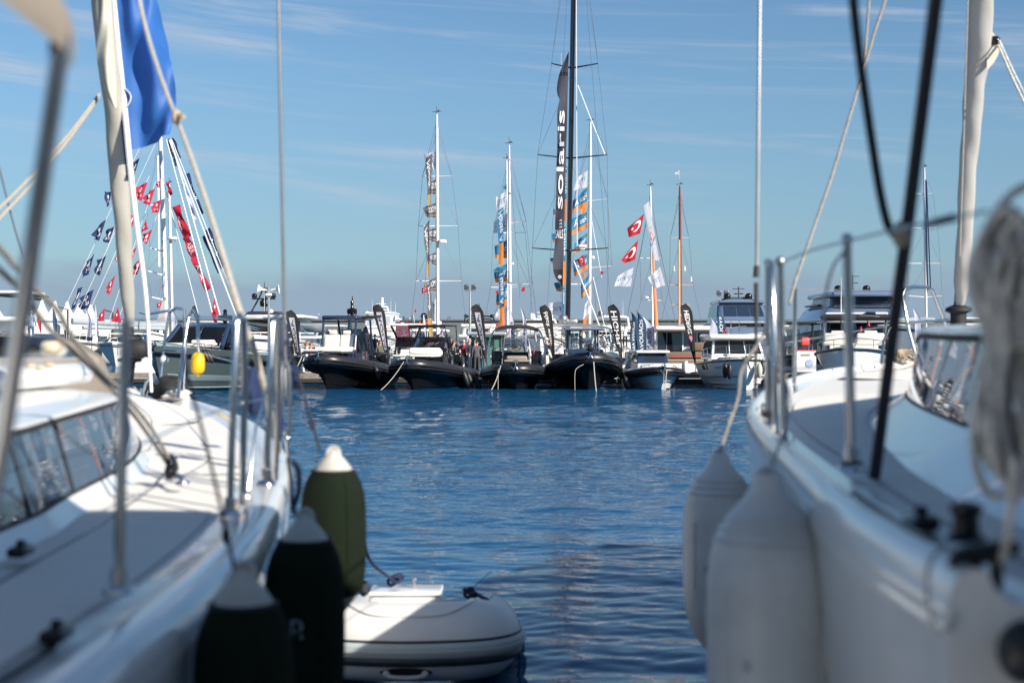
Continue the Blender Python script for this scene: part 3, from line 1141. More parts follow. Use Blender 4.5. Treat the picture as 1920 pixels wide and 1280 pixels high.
# 3: bow-on with console and canvas bimini
def ex3(T, rows, L, B, zb, zs):
    cushion(T, 'bow_pad', 'taupe_canvas', (.05, 1.1, zb + .12), (1.2, 1.1, .10), .05)
    cushion(T, 'bow_cushion', 'taupe_canvas', (.05, 2.1, zb + .22), (1.0, .5, .26), .1)
    console(T, .05, 2.7, 1.35, .8, zb - .2, zb + .52, 'black_gloss')
    # screen in a square steel frame
    y = 2.75
    MB().panel((V((-.58, y, zb + .5)), V((.68, y, zb + .5)), V((.60, y + .18, zb + 1.12)), V((-.50, y + .18, zb + 1.12)))).build('windscreen', 'clear_glass', T, smooth=False)
    mb = MB(); mb.tube([(-.62, y, zb + .35), (-.52, y + .18, zb + 1.15), (.62, y + .18, zb + 1.15), (.72, y, zb + .35)], .025, 7); mb.build('windscreen_frame', 'steel_dull', T)
    # bimini on steel hoops
    rows_ = []
    for yy, zz in ((2.9, 2.86), (3.3, 2.97), (4.0, 3.0), (4.8, 2.93)):
        rows_.append([(.05 + (j / 8 * 2 - 1) * 1.02, yy, zz - .16 * abs(j / 8 * 2 - 1) ** 3) for j in range(9)])
    mb = MB(); mb.grid(rows_); mb.grid([[(x, y_, z - .05) for x, y_, z in r] for r in rows_])
    mb.tube(rows_[0], .06, 6)
    mb.build('bimini', 'black_matt', T, angle=180)
    for s_ in (-1, 1):
        mb = MB()
        mb.tube(curve_pts([(.05 + s_ * 1.38, 2.9, zs + .25), (.05 + s_ * 1.34, 3.0, 1.9), (.05 + s_ * 1.18, 3.1, 2.55), (.05 + s_ * .95, 3.0, 2.84)], 5), .04, 7)
        mb.build('roof_post', 'steel', T)
    for s_ in (-1, 1):
        cushion(T, 'side_locker', 'black_gloss', (.05 + s_ * .95, 3.6, 1.25), (.5, .8, 1.0), .06)
    cushion(T, 'helm_seat', 'taupe_canvas', (.05, 4.0, zb + .4), (.9, .35, .8), .08)
    wheel(T, (.05, 3.5, zb + .75), .2)
rib(967, 64.6, 7.2, 2.98, 0, 'black inflatable boat seen bow-on with square glass console under a black canvas roof', 1.18, .78, .29, extras=ex3, vee=.6)

# 4: small wheelhouse
def ex4(T, rows, L, B, zb, zs):
    w, y0, y1 = 1.5, 3.0, 4.6
    z0 = .8
    fr = frustum(-w / 2, w / 2, y0, y1, z0, -w / 2, w / 2, y0 + .1, y1, 1.85)
    frustum_mb(fr).build('wheelhouse', 'navy_gloss', T, smooth=False, bevel=.04)
    MB().panel((V((-.62, y0 + .16, 1.86)), V((.62, y0 + .16, 1.86)), V((.58, y0 + .32, 2.68)), V((-.58, y0 + .32, 2.68)))).build('front_window', 'clear_glass', T, smooth=False)
    for s_ in (-1, 1):
        mb = MB(); mb.tube([(s_ * .70, y0 + .1, 1.8), (s_ * .66, y0 + .3, 2.72)], .055, 8); mb.build('roof_post', 'navy_gloss', T)
        mb = MB(); mb.tube([(s_ * .70, y1, 1.8), (s_ * .66, y1, 2.72)], .055, 8); mb.build('roof_post', 'navy_gloss', T)
        mb = MB(); mb.lathe([(.05, 0), (.06, .03), (.05, .05)], (s_ * .35, y0 - .02, 1.55), 10, Matrix.Rotation(rad(90), 3, 'X')); mb.build('cabin_lamp', 'steel', T)
    mb = MB(); mb.rbox((0, 3.95, 2.78), (1.95, 2.3, .13), .12, 4); mb.build('hardtop', 'steel_blue', T, angle=60)
    mb = MB(); mb.rbox((0, -.1, zb + .22), (.30, .75, .34), .1, 3); mb.build('bow_locker', 'collar_grey', T, angle=60)
rib(1106, 64.2, 8.0, 3.30, -2, 'black inflatable boat with high pointed bow and small navy wheelhouse', 1.70, .80, .31, extras=ex4)

# 5: white pilothouse boat with black collar
def ex5(T, rows, L, B, zb, zs):
    for s_ in (-1, 1):
        mb = MB(); mb.tube([q + V((0, .05, .14)) for q in sheer_pts(rows, s_, 0, None, -.02, .04)], [.07 + .05 * i / 21 for i in range(22)], 8); mb.build('gunwale', 'gelcoat', T)
    fr = frustum(-.88, .70, 2.6, 5.0, .7, -.80, .64, 2.8, 5.0, 1.18)
    frustum_mb(fr).build('cabin', 'gelcoat', T, smooth=False, bevel=.05)
    fr = frustum(-.84, .66, 2.75, 5.0, 1.18, -.76, .58, 3.0, 5.0, 1.64)
    frustum_mb(fr).build('pilothouse', 'navy_gloss', T, smooth=False, bevel=.03)
    panes(T, fr['front'], 1, .12, .90, 'clear_glass', u0=.22, u1=.90)
    panes(T, fr['left'], 2, .12, .88, 'dark_window')
    panes(T, fr['right'], 2, .12, .88, 'dark_window')
    mb = MB(); mb.rbox((-.09, 3.95, 1.71), (1.62, 2.5, .14), .14, 4); mb.build('roof', 'gelcoat', T, angle=60)
    mb = MB(); mb.tube([(-.2, 2.9, 1.79), (-.1, 3.3, 1.86), (.2, 3.4, 1.83)], .03, 6); mb.build('roof_rail', 'charcoal', T)
    mb = MB(); mb.rbox((-.42, 2.2, 1.02), (.7, .6, .12), .05); mb.build('bow_hatch', 'gelcoat', T, angle=60)
    mb = MB(); mb.tube([(-.75, 2.0, .98), (-.75, 2.0, 1.12), (-.15, 2.0, 1.12), (-.15, 2.0, .98)], .02, 6); mb.build('grab_rail', 'black_gloss', T)
rib(1245, 64.6, 6.4, 2.50, -3, 'small white pilothouse boat with thick black rubber collar and white roof', 1.02, .70, .20, vee=.6, hull_m='yacht_white', collar_m='black_rubber', extras=ex5, engines=1,
    cat='pilothouse boat')

# fenders on the black boats
GF = 'black fenders hanging on the flanks of the black inflatable boats'
for px, py, Y, l_, r_, tl, lab in ((703, 686, 66.5, .75, .14, (-.35, 0), 'shiny black fender leaning on the flank of the large left inflatable boat'),
                                 (868, 694, 66, .78, .13, (-.35, 0), 'shiny black fender nearest the bow on the tinted-screen inflatable boat'),
                                 (876, 697, 66.6, .78, .13, (-.35, 0), 'middle black fender of three on the tinted-screen inflatable boat'),
                                 (889, 703, 67.2, .95, .13, (-.4, 0), 'black fender nearest the pontoon on the tinted-screen inflatable boat'),
                                 (1171, 705, 66, .75, .17, (-.35, 0), 'fat black fender right of the wheelhouse inflatable boat')):
    small_fender(W(px, py, Y), l_, r_, lab, tl, group=GF)

# ------------------------------------------------------------------ dark green-grey motor boat on the left
def green_boat():
    p = W(287, 736, 60.5)
    T = thing('motor_boat', 'dark grey-green motor boat with navy windscreen arch, seen from its bow at the left', 'motor boat', (p.x, 60.5, 0), rad(-17))
    L, B = 11.0, 4.0
    rows = hull_rows(L, B, 2.02, 1.45, rake=.9, vee=.78, full=.36, p=.58, tm=.42)
    low = [r[4:-4] for r in rows]
    hull_mb(rows).build('hull', 'green_hull', T)
    # light lower facets and rubbing strakes
    for s_ in (-1, 1):
        k = len(rows[0]) // 2
        rr = []
        for i in range(1, 15):
            a, b = V(rows[i][k + s_ * 3]), V(rows[i][k + s_ * 4])
            o = V((s_ * .02, -.02, 0))
            rr.append([a + o, a.lerp(b, .35) + o * 1.6, b + o])
        MB().grid(rr).build('spray_chine', 'green_light', T)
        pts = sheer_pts(rows, s_, 0, None, .02, -.28)
        mb = MB(); mb.tube(pts, .055, 6); mb.build('rubbing_strake', 'black_rubber', T)
        for js in (2,):
            pts = [V(rows[i][k + s_ * js]) + V((s_ * .02, -.03, -.02)) for i in range(2, 14)]
            mb = MB(); mb.tube(pts, .03, 5); mb.build('spray_rail', 'green_light', T)
        pts = sheer_pts(rows, s_, 0, 17, -.12, .02)
        mb = MB(); mb.tube([q + V((0, 0, .20)) for q in pts], .02, 6)
        for q in pts[::3]:
            mb.tube([q, q + V((0, 0, .2))], .016, 6)
        mb.build('handrail', 'black_gloss', T)
        # hull window
        kk = k + s_ * 6
        quad = (V(rows[9][k + s_ * 5]), V(rows[14][k + s_ * 5]), V(rows[14][k + s_ * 7]), V(rows[8][k + s_ * 7]))
        if s_ < 0:
            quad = (quad[1], quad[0], quad[3], quad[2])
        MB().panel(quad, .1, .95, .1, .85, .03, .03).build('hull_window', 'dark_window', T, smooth=False)
    deck_mb(rows, 0, .05, .22).build('foredeck', 'green_light', T)
    cushion(T, 'sunpad', 'cream', (.1, 2.5, 2.05), (2.2, 2.0, .18), .08)
    cushion(T, 'sunpad_back', 'yacht_white', (.6, 3.2, 2.16), (1.0, .5, .22), .08)
    # windscreen with navy frame swept up into the hardtop
    w = 3.0
    fr = frustum(-w / 2, w / 2, 3.2, 6.5, 1.9, -w * .40, w * .42, 4.3, 6.5, 2.95)
    q = fr['front']
    MB().panel(q, .05, .48, .08, .9).build('windscreen_pane', 'clear_glass', T, smooth=False)
    MB().panel(q, .52, .95, .08, .9).build('windscreen_pane', 'navy_glass', T, smooth=False)
    for side in ('left', 'right'):
        MB().panel(fr[side], .1, .9, .1, .85).build('side_window', 'navy_glass', T, smooth=False)
    mb = MB()
    for a, b in ((0, 3), (1, 2)):
        mb.tube([q[a], q[a].lerp(q[b], .6), q[b]], .11, 8)
    mb.tube([q[0], q[1]], .05, 8)
    mb.tube([(q[0] + q[1]) / 2, (q[3] + q[2]) / 2], .03, 6)
    mb.build('windscreen_frame', 'navy_gloss', T)
    rws = []
    for yy, zz in ((4.2, 2.88), (4.5, 3.02), (5.5, 3.08), (6.8, 3.0)):
        rws.append([(.05 + (j / 10 * 2 - 1) * 1.42, yy + .25 * (j / 10 * 2 - 1) ** 2, zz - .22 * abs(j / 10 * 2 - 1) ** 3.2) for j in range(11)])
    mb = MB(); mb.grid(rws); mb.grid([[(x, y, z - .1) for x, y, z in r] for r in reversed(rws)])
    mb.grid([rws[0], [(x, y, z - .1) for x, y, z in rws[0]]])
    mb.build('hardtop', 'navy_gloss', T, angle=60)
    mb = MB(); mb.lathe([(.08, 0), (.10, .06), (.30, .10), (.34, .15), (.34, .30), (.30, .34), (.10, .36), (.08, .50), (.11, .53), (.04, .62)], (.55, 5.3, 3.06), 18)
    mb.build('radar_dome', 'black_gloss', T)
    mb = MB()
    for xx in (-.05, .15):
        mb.tube([(-.9 + xx, 4.05, 2.16), (.75 + xx * .3, 4.5, 2.42 + xx * .4)], .035, 6)
    mb.build('wiper', 'wire_white', T)
    mb = MB(); mb.rbox((0, .05, 2.06), (.3, .5, .08), .03); mb.lathe([(.09, 0), (.11, .05), (.05, .1), (.1, .16), (0, .18)], (0, .35, 2.08), 12); mb.build('anchor_windlass', 'steel', T)
    mb = MB(); mb.tube(curve_pts([(0, -.03, 1.75), (0, -.16, 1.55), (.06, -.1, 1.35), (-.05, -.08, 1.25)], 4), .05, 7); mb.build('anchor', 'steel', T)
    for yy in (3.7, 3.95, 4.2):
        pass
    return T
green_boat()
small_fender(W(380, 655, 60.3), .62, .13, 'black fender left of its twin on the foredeck edge of the grey-green boat', (-.5, 0), group='black fenders on the grey-green motor boat')
small_fender(W(386, 655, 60.6), .66, .13, 'black fender right of its twin on the foredeck edge of the grey-green boat', (-.5, 0), group='black fenders on the grey-green motor boat')

# ------------------------------------------------------------------ white cruiser on the right with two black fenders
def cruiser():
    p = W(1400, 731, 64.5)
    T = thing('cabin_cruiser', 'white cabin cruiser with dark hull stripes and two black fenders on its bow', 'motor boat', (p.x + .05, 64.5, 0), rad(-1))
    L, B = 8.6, 3.15
    rows = hull_rows(L, B, 1.42, 1.1, rake=.55, vee=.50, full=.30, p=.46, tm=.42)
    hull_mb(rows).build('hull', 'yacht_white', T)
    k = len(rows[0]) // 2
    for s_ in (-1, 1):
        mb = MB(); mb.tube(sheer_pts(rows, s_, 0, None, .015, -.06), .04, 6); mb.build('rubbing_strake', 'charcoal', T)
        pts = [V(rows[i][k + s_ * 4]).lerp(V(rows[i][k + s_ * 5]), .3 + .012 * i) + V((s_ * .012, -.012, 0)) for i in range(1, 18)]
        mb = MB(); mb.tube(pts, .022, 5); mb.build('hull_stripe', 'charcoal', T)
        for js in (2, 3):
            pts = [V(rows[i][k + s_ * js]) + V((s_ * .015, -.02, -.02)) for i in range(2, 14)]
            mb = MB(); mb.tube(pts, .03, 5); mb.build('spray_rail', 'gelcoat', T)
        quad = (V(rows[9][k + s_ * 6]), V(rows[14][k + s_ * 6]), V(rows[14][k + s_ * 8]), V(rows[9][k + s_ * 8]))
        if s_ < 0:
            quad = (quad[1], quad[0], quad[3], quad[2])
        MB().panel(quad, .1, .95, .1, .8, .02, .03).build('hull_window', 'dark_window', T, smooth=False)
        pts = sheer_pts(rows, s_, 0, 15, -.08, .02)
        mb = MB()
        for h in (.32, .6):
            mb.tube([q + V((0, .1 * h, h)) for q in pts], .016, 6)
        for q in pts[::3]:
            mb.tube([q, q + V((0, .06, .6))], .016, 6)
        mb.build('handrail', 'steel', T)
    deck_mb(rows, 0, .05, .12).build('deck', 'gelcoat_warm', T)
    cushion(T, 'sunpad', 'cream', (0, 2.2, 1.55), (1.5, 1.5, .12), .06)
    fr = frustum(-1.3, 1.3, 3.0, 7.2, 1.35, -1.12, 1.12, 3.8, 7.0, 2.28)
    frustum_mb(fr).build('cabin', 'gelcoat', T, smooth=False, bevel=.05)
    panes(T, fr['front'], 3, .28, .94, 'dark_window')
    panes(T, fr['left'], 3, .28, .94, 'dark_window')
    panes(T, fr['right'], 3, .28, .94, 'dark_window')
    mb = MB(); mb.rbox((0, 5.3, 2.42), (2.75, 4.2, .26), .2, 4); mb.build('roof', 'gelcoat', T, angle=60)
    mb = MB(); mb.rbox((-.7, 3.7, 2.6), (.3, .2, .12), .04); mb.build('roof_lamp', 'charcoal', T)
    mb = MB(); mb.rbox((.1, .1, 1.5), (.35, .5, .08), .03); mb.tube(curve_pts([(0, -.1, 1.3), (.02, -.22, 1.1), (.1, -.16, .95)], 4), .035, 6); mb.build('anchor_roller', 'black_matt', T)
    # boat name on both bows
    def bow(sgn):
        def fn(u, v):
            i = 3 + u * 3.2
            a = int(i); f = i - a
            def at(ii):
                q0, q1 = V(rows[ii][k + sgn * 6]), V(rows[ii][k + sgn * 7])
                return q0.lerp(q1, v * 1.0)
            return at(a).lerp(at(a + 1), f) + V((sgn * .02, -.03, 0))
        return fn
    f = bow(-1)
    lettering(lambda u, v: f(1 - u, v), 'Tad D Tua', 'print_black', T, (0, 1, .15, .75), shear=.15)
    lettering(bow(1), 'Tad D Tua', 'print_black', T, (0, 1, .15, .75), shear=.15)
cruiser()
GC = 'black fenders on the bow of the white cabin cruiser'
small_fender(W(1360, 680, 64.4), .70, .13, 'black fender, left one of the pair on the white cabin cruiser bow', (.0, 0), group=GC)
small_fender(W(1368, 681, 64.1), .72, .13, 'black fender, right one of the pair on the white cabin cruiser bow', (.0, 0), group=GC)
small_fender(W(1424, 680, 64.5), .70, .14, 'pale fender on the right bow of the white cabin cruiser', (.0, 0), m='fender_cone', group=GC)
small_fender(W(1430, 676, 64.9), .64, .13, 'dark fender behind the pale one on the cabin cruiser right bow', (.0, 0), group=GC)

# ------------------------------------------------------------------ day boat far right with cream seats and black hardtop
def dayboat():
    p = W(1600, 730, 63)
    T = thing('day_boat', 'white day boat with cream bow seats, black hardtop and steel rails', 'motor boat', (p.x, 63, 0), rad(-14))
    L, B = 10.5, 3.6
    rows = hull_rows(L, B, 1.95, 1.5, rake=.8, vee=.7, full=.36, p=.55, tm=.42)
    hull_mb(rows).build('hull', 'gelcoat', T)
    k = len(rows[0]) // 2
    for s_ in (-1, 1):
        mb = MB(); mb.tube(sheer_pts(rows, s_, 0, None, .02, -.08), .055, 6); mb.build('rubbing_strake', 'charcoal', T)
        quad = (V(rows[6][k + s_ * 5]), V(rows[13][k + s_ * 5]), V(rows[13][k + s_ * 7]), V(rows[6][k + s_ * 7]))
        if s_ < 0:
            quad = (quad[1], quad[0], quad[3], quad[2])
        MB().panel(quad, .05, .95, .1, .8, .02, .03).build('hull_window', 'dark_window', T, smooth=False)
        pts = sheer_pts(rows, s_, 0, 16, -.1, .02)
        mb = MB(); mb.tube([q + V((0, .05, .38)) for q in pts], .02, 6)
        for q in pts[::3]:
            mb.tube([q, q + V((0, .05, .38))], .018, 6)
        mb.build('handrail', 'steel', T)
    deck_mb(rows, 0, .05, .1).build('deck', 'gelcoat_warm', T)
    for xx in (-.75, .75):
        cushion(T, 'bow_seat', 'cream', (xx, 2.6, 2.12), (1.3, 1.1, .2), .08)
        cushion(T, 'seat_back', 'cream', (xx, 3.2, 2.38), (1.25, .22, .42), .08)
        cushion(T, 'headrest', 'cream', (xx, 3.24, 2.62), (.6, .18, .16), .06)
    console(T, 0, 3.7, 2.4, 1.2, 1.5, 2.45, 'gelcoat')
    windscreen(T, 0, 3.7, 2.6, 2.3, 3.05, 'navy_glass', .6, .4)
    mb = MB(); mb.rbox((0.1, 5.2, 3.32), (3.3, 3.6, .22), .2, 4); mb.build('hardtop', 'black_matt', T, angle=60)
    mb = MB(); mb.rbox((0.1, 5.4, 3.50), (2.9, 3.0, .14), .2, 4); mb.build('roof', 'gelcoat', T, angle=60)
    for s_ in (-1, 1):
        for yy in (3.9, 6.7):
            mb = MB(); mb.tube([(s_ * 1.35, yy - .3, 1.6), (.05 + s_ * 1.42, yy, 3.25)], .04, 8); mb.build('roof_post', 'steel', T)
        mb = MB(); mb.tube([(s_ * .5, 3.9, 2.4), (s_ * .62, 4.3, 3.2)], .025, 6); mb.build('screen_strut', 'steel', T)
    mb = MB(); mb.tube(curve_pts([(.2, 3.4, 3.42), (1.0, 3.4, 3.38), (1.6, 3.6, 3.2), (1.8, 3.9, 2.9)], 5), .02, 6); mb.build('light_bar', 'steel', T)
    mb = MB(); mb.rbox((.75, 3.7, 3.48), (.5, .5, .16), .07, rx=.2); mb.build('searchlight', 'black_gloss', T, angle=60)
    antenna(T, (-.6, 4.5, 3.55), 1.7, 'wire_white', 0, .022)
dayboat()

# ------------------------------------------------------------------ mooring ropes of the middle row
GR = 'pale mooring ropes running from the bows into the water'
for a, b, r_, lab in (((757, 678, 63.6), (714, 731, 62.6), .017, 'pale mooring rope slanting left from the tinted-screen inflatable bow into the water'),
                     ((939, 685, 64.2), (921, 731, 63.4), .02, 'pale mooring rope slanting from the bow-on inflatable into the water'),
                     ((934, 690, 64.3), (934, 730, 63.8), .012, 'thin pale rope hanging straight down from the bow-on inflatable'),
                     ((1113, 678, 63.2), (1118, 734, 62.4), .024, 'thick pale mooring rope from the pointed bow of the wheelhouse inflatable'),
                     ((1094, 683, 63.9), (1078, 732, 63.0), .012, 'thin pale rope left of the pointed bow of the wheelhouse inflatable'),
                     ((1250, 692, 63.9), (1246, 733, 63.2), .02, 'pale mooring rope from the stem of the white pilothouse boat'),
                     ((1245, 698, 64.0), (1243, 732, 63.6), .012, 'thin pale line beside the rope of the white pilothouse boat'),
                     ((285, 648, 60.2), (238, 702, 59.0), .018, 'pale mooring rope slanting left from the grey-green motor boat bow'),
                     ((566, 668, 63.8), (548, 698, 63.0), .02, 'pale mooring rope at the left bow of the large black inflatable')):
    A, B_ = W(*a), W(*b)
    pts = sagging(A, B_, .11)
    if 'thin pale rope left of' in lab:
        pts = [A, W(1082, 690, 63.5), W(1078, 700, 63.2), B_]
    rope_line(pts, r_, lab, group=GR)
# ------------------------------------------------------------------ motor yachts behind the pontoon
def zp(py, Y):
    return EYE - (py - 640) / FPX * Y
def xp(px, Y):
    return (px - 960) / FPX * Y


def yacht(px0, px1, Y, L, label, zsheer, hull_m='yacht_white', rz=0.0, zbow=None, cat='motor yacht', group=None):
    """hull whose bow points at the camera, spanning photo columns px0..px1 at its widest"""
    xc = (xp(px0, Y) + xp(px1, Y)) / 2
    B = xp(px1, Y) - xp(px0, Y)
    T = thing('motor_yacht', label, cat, (xc, Y, 0), rad(rz), group)
    T['B'] = B
    rows = hull_rows(L, B, zbow or zsheer + .5, zsheer, rake=1.4, vee=.7, full=.3, p=.5, tm=.4, n=16, m=7)
    hull_mb(rows).build('hull', hull_m, T)
    deck_mb(rows, 0, .05, .12).build('deck', 'gelcoat_warm', T)
    for s_ in (-1, 1):
        mb = MB()
        q = sheer_pts(rows, s_, 1, 12, -.08, 0)
        mb.tube([v + V((0, 0, .55)) for v in q], .022, 5)
        for v in q[::2]:
            mb.tube([v, v + V((0, 0, .55))], .018, 5)
        mb.build('handrail', 'steel', T)
        mb = MB(); mb.tube(sheer_pts(rows, s_, 0, None, .01, -.25), .04, 5); mb.build('rubbing_strake', 'charcoal', T)
    return T, B


def tier(T, w0, w1, y0, y1, z0, z1, m, lean=.6, win=None, wm='dark_window', cols=3, side_cols=4, name='deckhouse', bev=.08, xo=0.0, backlean=0.0, sides=True):
    fr = frustum(xo - w0 / 2, xo + w0 / 2, y0, y1, z0, xo - w1 / 2, xo + w1 / 2, y0 + lean, y1 - backlean, z1)
    if bev >= .05:
        # walls with rounded corners, slightly swelling
        mb = MB()
        rows = []
        for k in range(5):
            t = k / 4
            X0, X1 = xo - (w0 + (w1 - w0) * t) / 2, xo + (w0 + (w1 - w0) * t) / 2
            Y0, Y1 = y0 + lean * t, y1 - backlean * t
            r = min(.22 * w0, .55) * (1 if k < 4 else .9)
            ins = .07 if k == 4 else 0
            row = []
            for q, (sx, sy) in enumerate(((1, 1), (-1, 1), (-1, -1), (1, -1))):
                for i in range(6):
                    a = math.pi / 2 * (q + i / 5)
                    row.append(((X1 if sx > 0 else X0) - sx * (r + ins) + r * math.cos(a), (Y1 if sy > 0 else Y0) - sy * (r + ins) + r * math.sin(a), z0 + (z1 - z0) * t))
            rows.append(row)
        mb.grid(rows, cu=True)
        mb.f.append([4 * 24 + i for i in range(24)]); mb.mi.append(0)
        mb.build(name, m, T, angle=50)
    else:
        frustum_mb(fr).build(name, m, T, smooth=False, bevel=bev)
    if win:
        gq = min(.22 * w0, .55) / w0 * .75 if bev >= .05 else .04
        panes(T, fr['front'], cols, win[0], win[1], wm, gap=.06, u0=gq, u1=1 - gq, off=.03)
        if sides:
            panes(T, fr['left'], side_cols, win[0], win[1], wm, u0=.08, u1=.92, off=.03)
            panes(T, fr['right'], side_cols, win[0], win[1], wm, u0=.08, u1=.92, off=.03)
    return fr


def slab(T, name, m, c, size, r=.2, rx=0.0):
    mb = MB(); mb.rbox(c, size, r, 5, 0, rx)
    return mb.build(name, m, T, angle=60)


def arch(T, x, y, w, z0, z1, m, r=.07, lean=.5, name='radar_arch', flat=1.0):
    mb = MB()
    mb.tube(curve_pts([(x - w / 2, y + lean, z0), (x - w * .46, y + lean * .3, z1 - .25), (x - w * .38, y, z1), (x, y - .05, z1 + .04), (x + w * .38, y, z1), (x + w * .46, y + lean * .3, z1 - .25), (x + w / 2, y + lean, z0)], 5), r, 8)
    return mb.build(name, m, T)


# A: tall white yacht left of centre
T, B = yacht(655, 742, 150, 22, 'tall white motor yacht behind the first pontoon, wide sloping windscreen and radar mast', 2.0, zbow=3.0)
tier(T, 4.4, 3.6, 5, 16, 2.2, 3.9, 'cream', 2.6, bev=.25, name='foredeck_house')
tier(T, 3.5, 3.2, 7.0, 16, 3.7, 5.25, 'yacht_white', 1.2, (.16, .86), 'slate_light', 3)
slab(T, 'flybridge_roof', 'yacht_white', (0, 12, 5.35), (3.3, 8, .22), .5)
mb = MB()
for s_ in (-1, 1):
    mb.tube([(s_ * .85, 10, 5.4), (s_ * .65, 10.3, 6.1)], .09, 6)
mb.tube([(-.7, 10.3, 6.1), (.7, 10.3, 6.1)], .09, 6)
mb.tube([(-.8, 10.2, 5.75), (.8, 10.2, 5.75)], .06, 6)
mb.tube([(.08, 10.3, 6.1), (.08, 10.3, 6.95)], [.16, .13], 8)
mb.tube([(-.55, 10.3, 6.42), (.5, 10.3, 6.42)], .04, 6)
mb.build('radar_mast', 'yacht_white', T)
dome(T, (.08, 10.3, 6.9), .15, 'dome_white')
dome(T, (-1.55, 9.5, 5.3), .17, 'dome_white')
for xx, hh in ((-1.1, 1.6), (1.0, 1.7), (1.5, 1.2)):
    antenna(T, (xx, 11, 5.4), hh, r=.016)

# B: white yacht with black arch and two black domes
T, B = yacht(738, 850, 108, 16, 'white motor yacht with two black radar domes on a black arch, behind the tinted-screen inflatable', 1.7, zbow=2.3)
tier(T, 3.6, 3.1, 3.5, 12, 1.7, 2.35, 'yacht_white', 1.2, bev=.15)
fr = tier(T, 2.75, 2.5, 4.8, 12, 2.3, 3.0, 'yacht_white', .8, (.08, .86), 'blue_window', 2)
slab(T, 'roof', 'yacht_white', (0, 9, 3.08), (2.9, 7.2, .22), .4)
tier(T, 1.9, 1.7, 7.5, 11, 3.15, 3.6, 'charcoal', .3, name='flybridge_coaming', bev=.05)
slab(T, 'flybridge_seat', 'yacht_white', (.45, 8.6, 3.72), (1.0, .7, .3), .12)
arch(T, .05, 8.5, 1.6, 3.2, 4.05, 'black_gloss', .06)
slab(T, 'arch_deck', 'black_gloss', (.05, 8.5, 4.08), (1.3, .8, .08), .1)
for xx in (-.48, .56):
    dome(T, (xx, 8.4, 4.1), .26, 'black_gloss')
mb = MB(); mb.prism([(-.12, 8.4, 4.1), (.25, 8.4, 4.1), (.12, 8.4, 4.5), (.0, 8.4, 4.55)], (0, .2, 0)); mb.build('radar_mount', 'black_gloss', T, smooth=False)
for xx, hh in ((-.75, 1.2), (.02, 2.8), (.6, 1.4)):
    antenna(T, (xx, 8.6, 4.0), hh, 'wire', r=.012)
for xx in (-1.35, -1.05):
    slab(T, 'roof_seat', 'black_matt', (xx, 5.9, 3.3), (.28, .4, .34), .1)

# C: white flybridge yacht with black arch
T, B = yacht(850, 938, 104, 16, 'white motor yacht with black hoop arch and small black domes, behind the pontoon group', 1.9, zbow=2.6)
tier(T, 3.2, 2.95, 3.5, 12, 1.8, 2.55, 'yacht_white', 1.0, (.30, .80), 'dark_window', 4)
slab(T, 'side_deck', 'yacht_white', (0, 8.5, 2.62), (3.2, 8.5, .22), .4)
tier(T, 2.75, 2.5, 4.5, 11, 2.7, 3.35, 'yacht_white', .7, (.10, .76), 'blue_window', 2)
slab(T, 'flybridge', 'yacht_white', (0, 8, 3.42), (2.75, 6, .24), .4)
tier(T, 2.2, 2.3, 6.2, 6.9, 3.5, 3.72, 'charcoal', -.2, name='flybridge_screen', bev=.03)
arch(T, 0, 8.0, 2.5, 3.4, 4.15, 'black_gloss', .06, .6)
arch(T, 0, 8.1, 2.2, 3.5, 3.95, 'black_gloss', .05, .5, name='light_bar')
for xx in (-1.05, 1.0):
    dome(T, (xx, 8, 4.05), .17, 'black_gloss')
dome(T, (-.02, 8, 4.15), .18, 'black_gloss')
mb = MB(); mb.tube(curve_pts([(-.14, 8, 4.3), (-.1, 8, 4.7), (0, 8, 4.8), (.1, 8, 4.7), (.14, 8, 4.3)], 4), .03, 6); mb.tube([(0, 8, 4.75), (0, 8, 5.15)], .03, 6); mb.build('radar_hoop', 'black_gloss', T)
for xx, hh in ((-.6, 1.8), (.7, 1.5)):
    antenna(T, (xx, 8.4, 3.9), hh, 'wire', r=.011)

# D: white yacht with two white domes
T, B = yacht(958, 1068, 115, 16, 'white motor yacht with two white radar domes on a white arch, behind the canvas-roof inflatable', 2.1, zbow=2.8)
tier(T, 4.1, 3.7, 4, 13, 2.0, 3.15, 'yacht_white', 1.4, (.42, .88), 'slate_light', 4)
slab(T, 'roof', 'cream', (0, 9, 3.28), (3.9, 7.5, .26), .5)
tier(T, 2.6, 2.4, 7, 12, 3.4, 3.75, 'cream', .4, name='flybridge_coaming', bev=.06)
arch(T, .15, 9, 3.0, 3.4, 4.1, 'yacht_white', .09, .8)
for xx in (-.55, 1.0):
    dome(T, (xx, 8.9, 4.14), .28, 'dome_white', tall=1.5)
mb = MB(); mb.tube([(.22, 8.9, 4.1), (.22, 8.9, 5.0)], [.1, .03], 6); mb.tube([(-.12, 8.9, 4.72), (.56, 8.9, 4.72)], .03, 6); mb.tube([(-.05, 8.9, 4.4), (.5, 8.9, 4.4)], .05, 6); mb.build('radar_mast', 'yacht_white', T)
slab(T, 'liferaft', 'yacht_white', (1.25, 6.5, 3.55), (.7, .5, .34), .15)

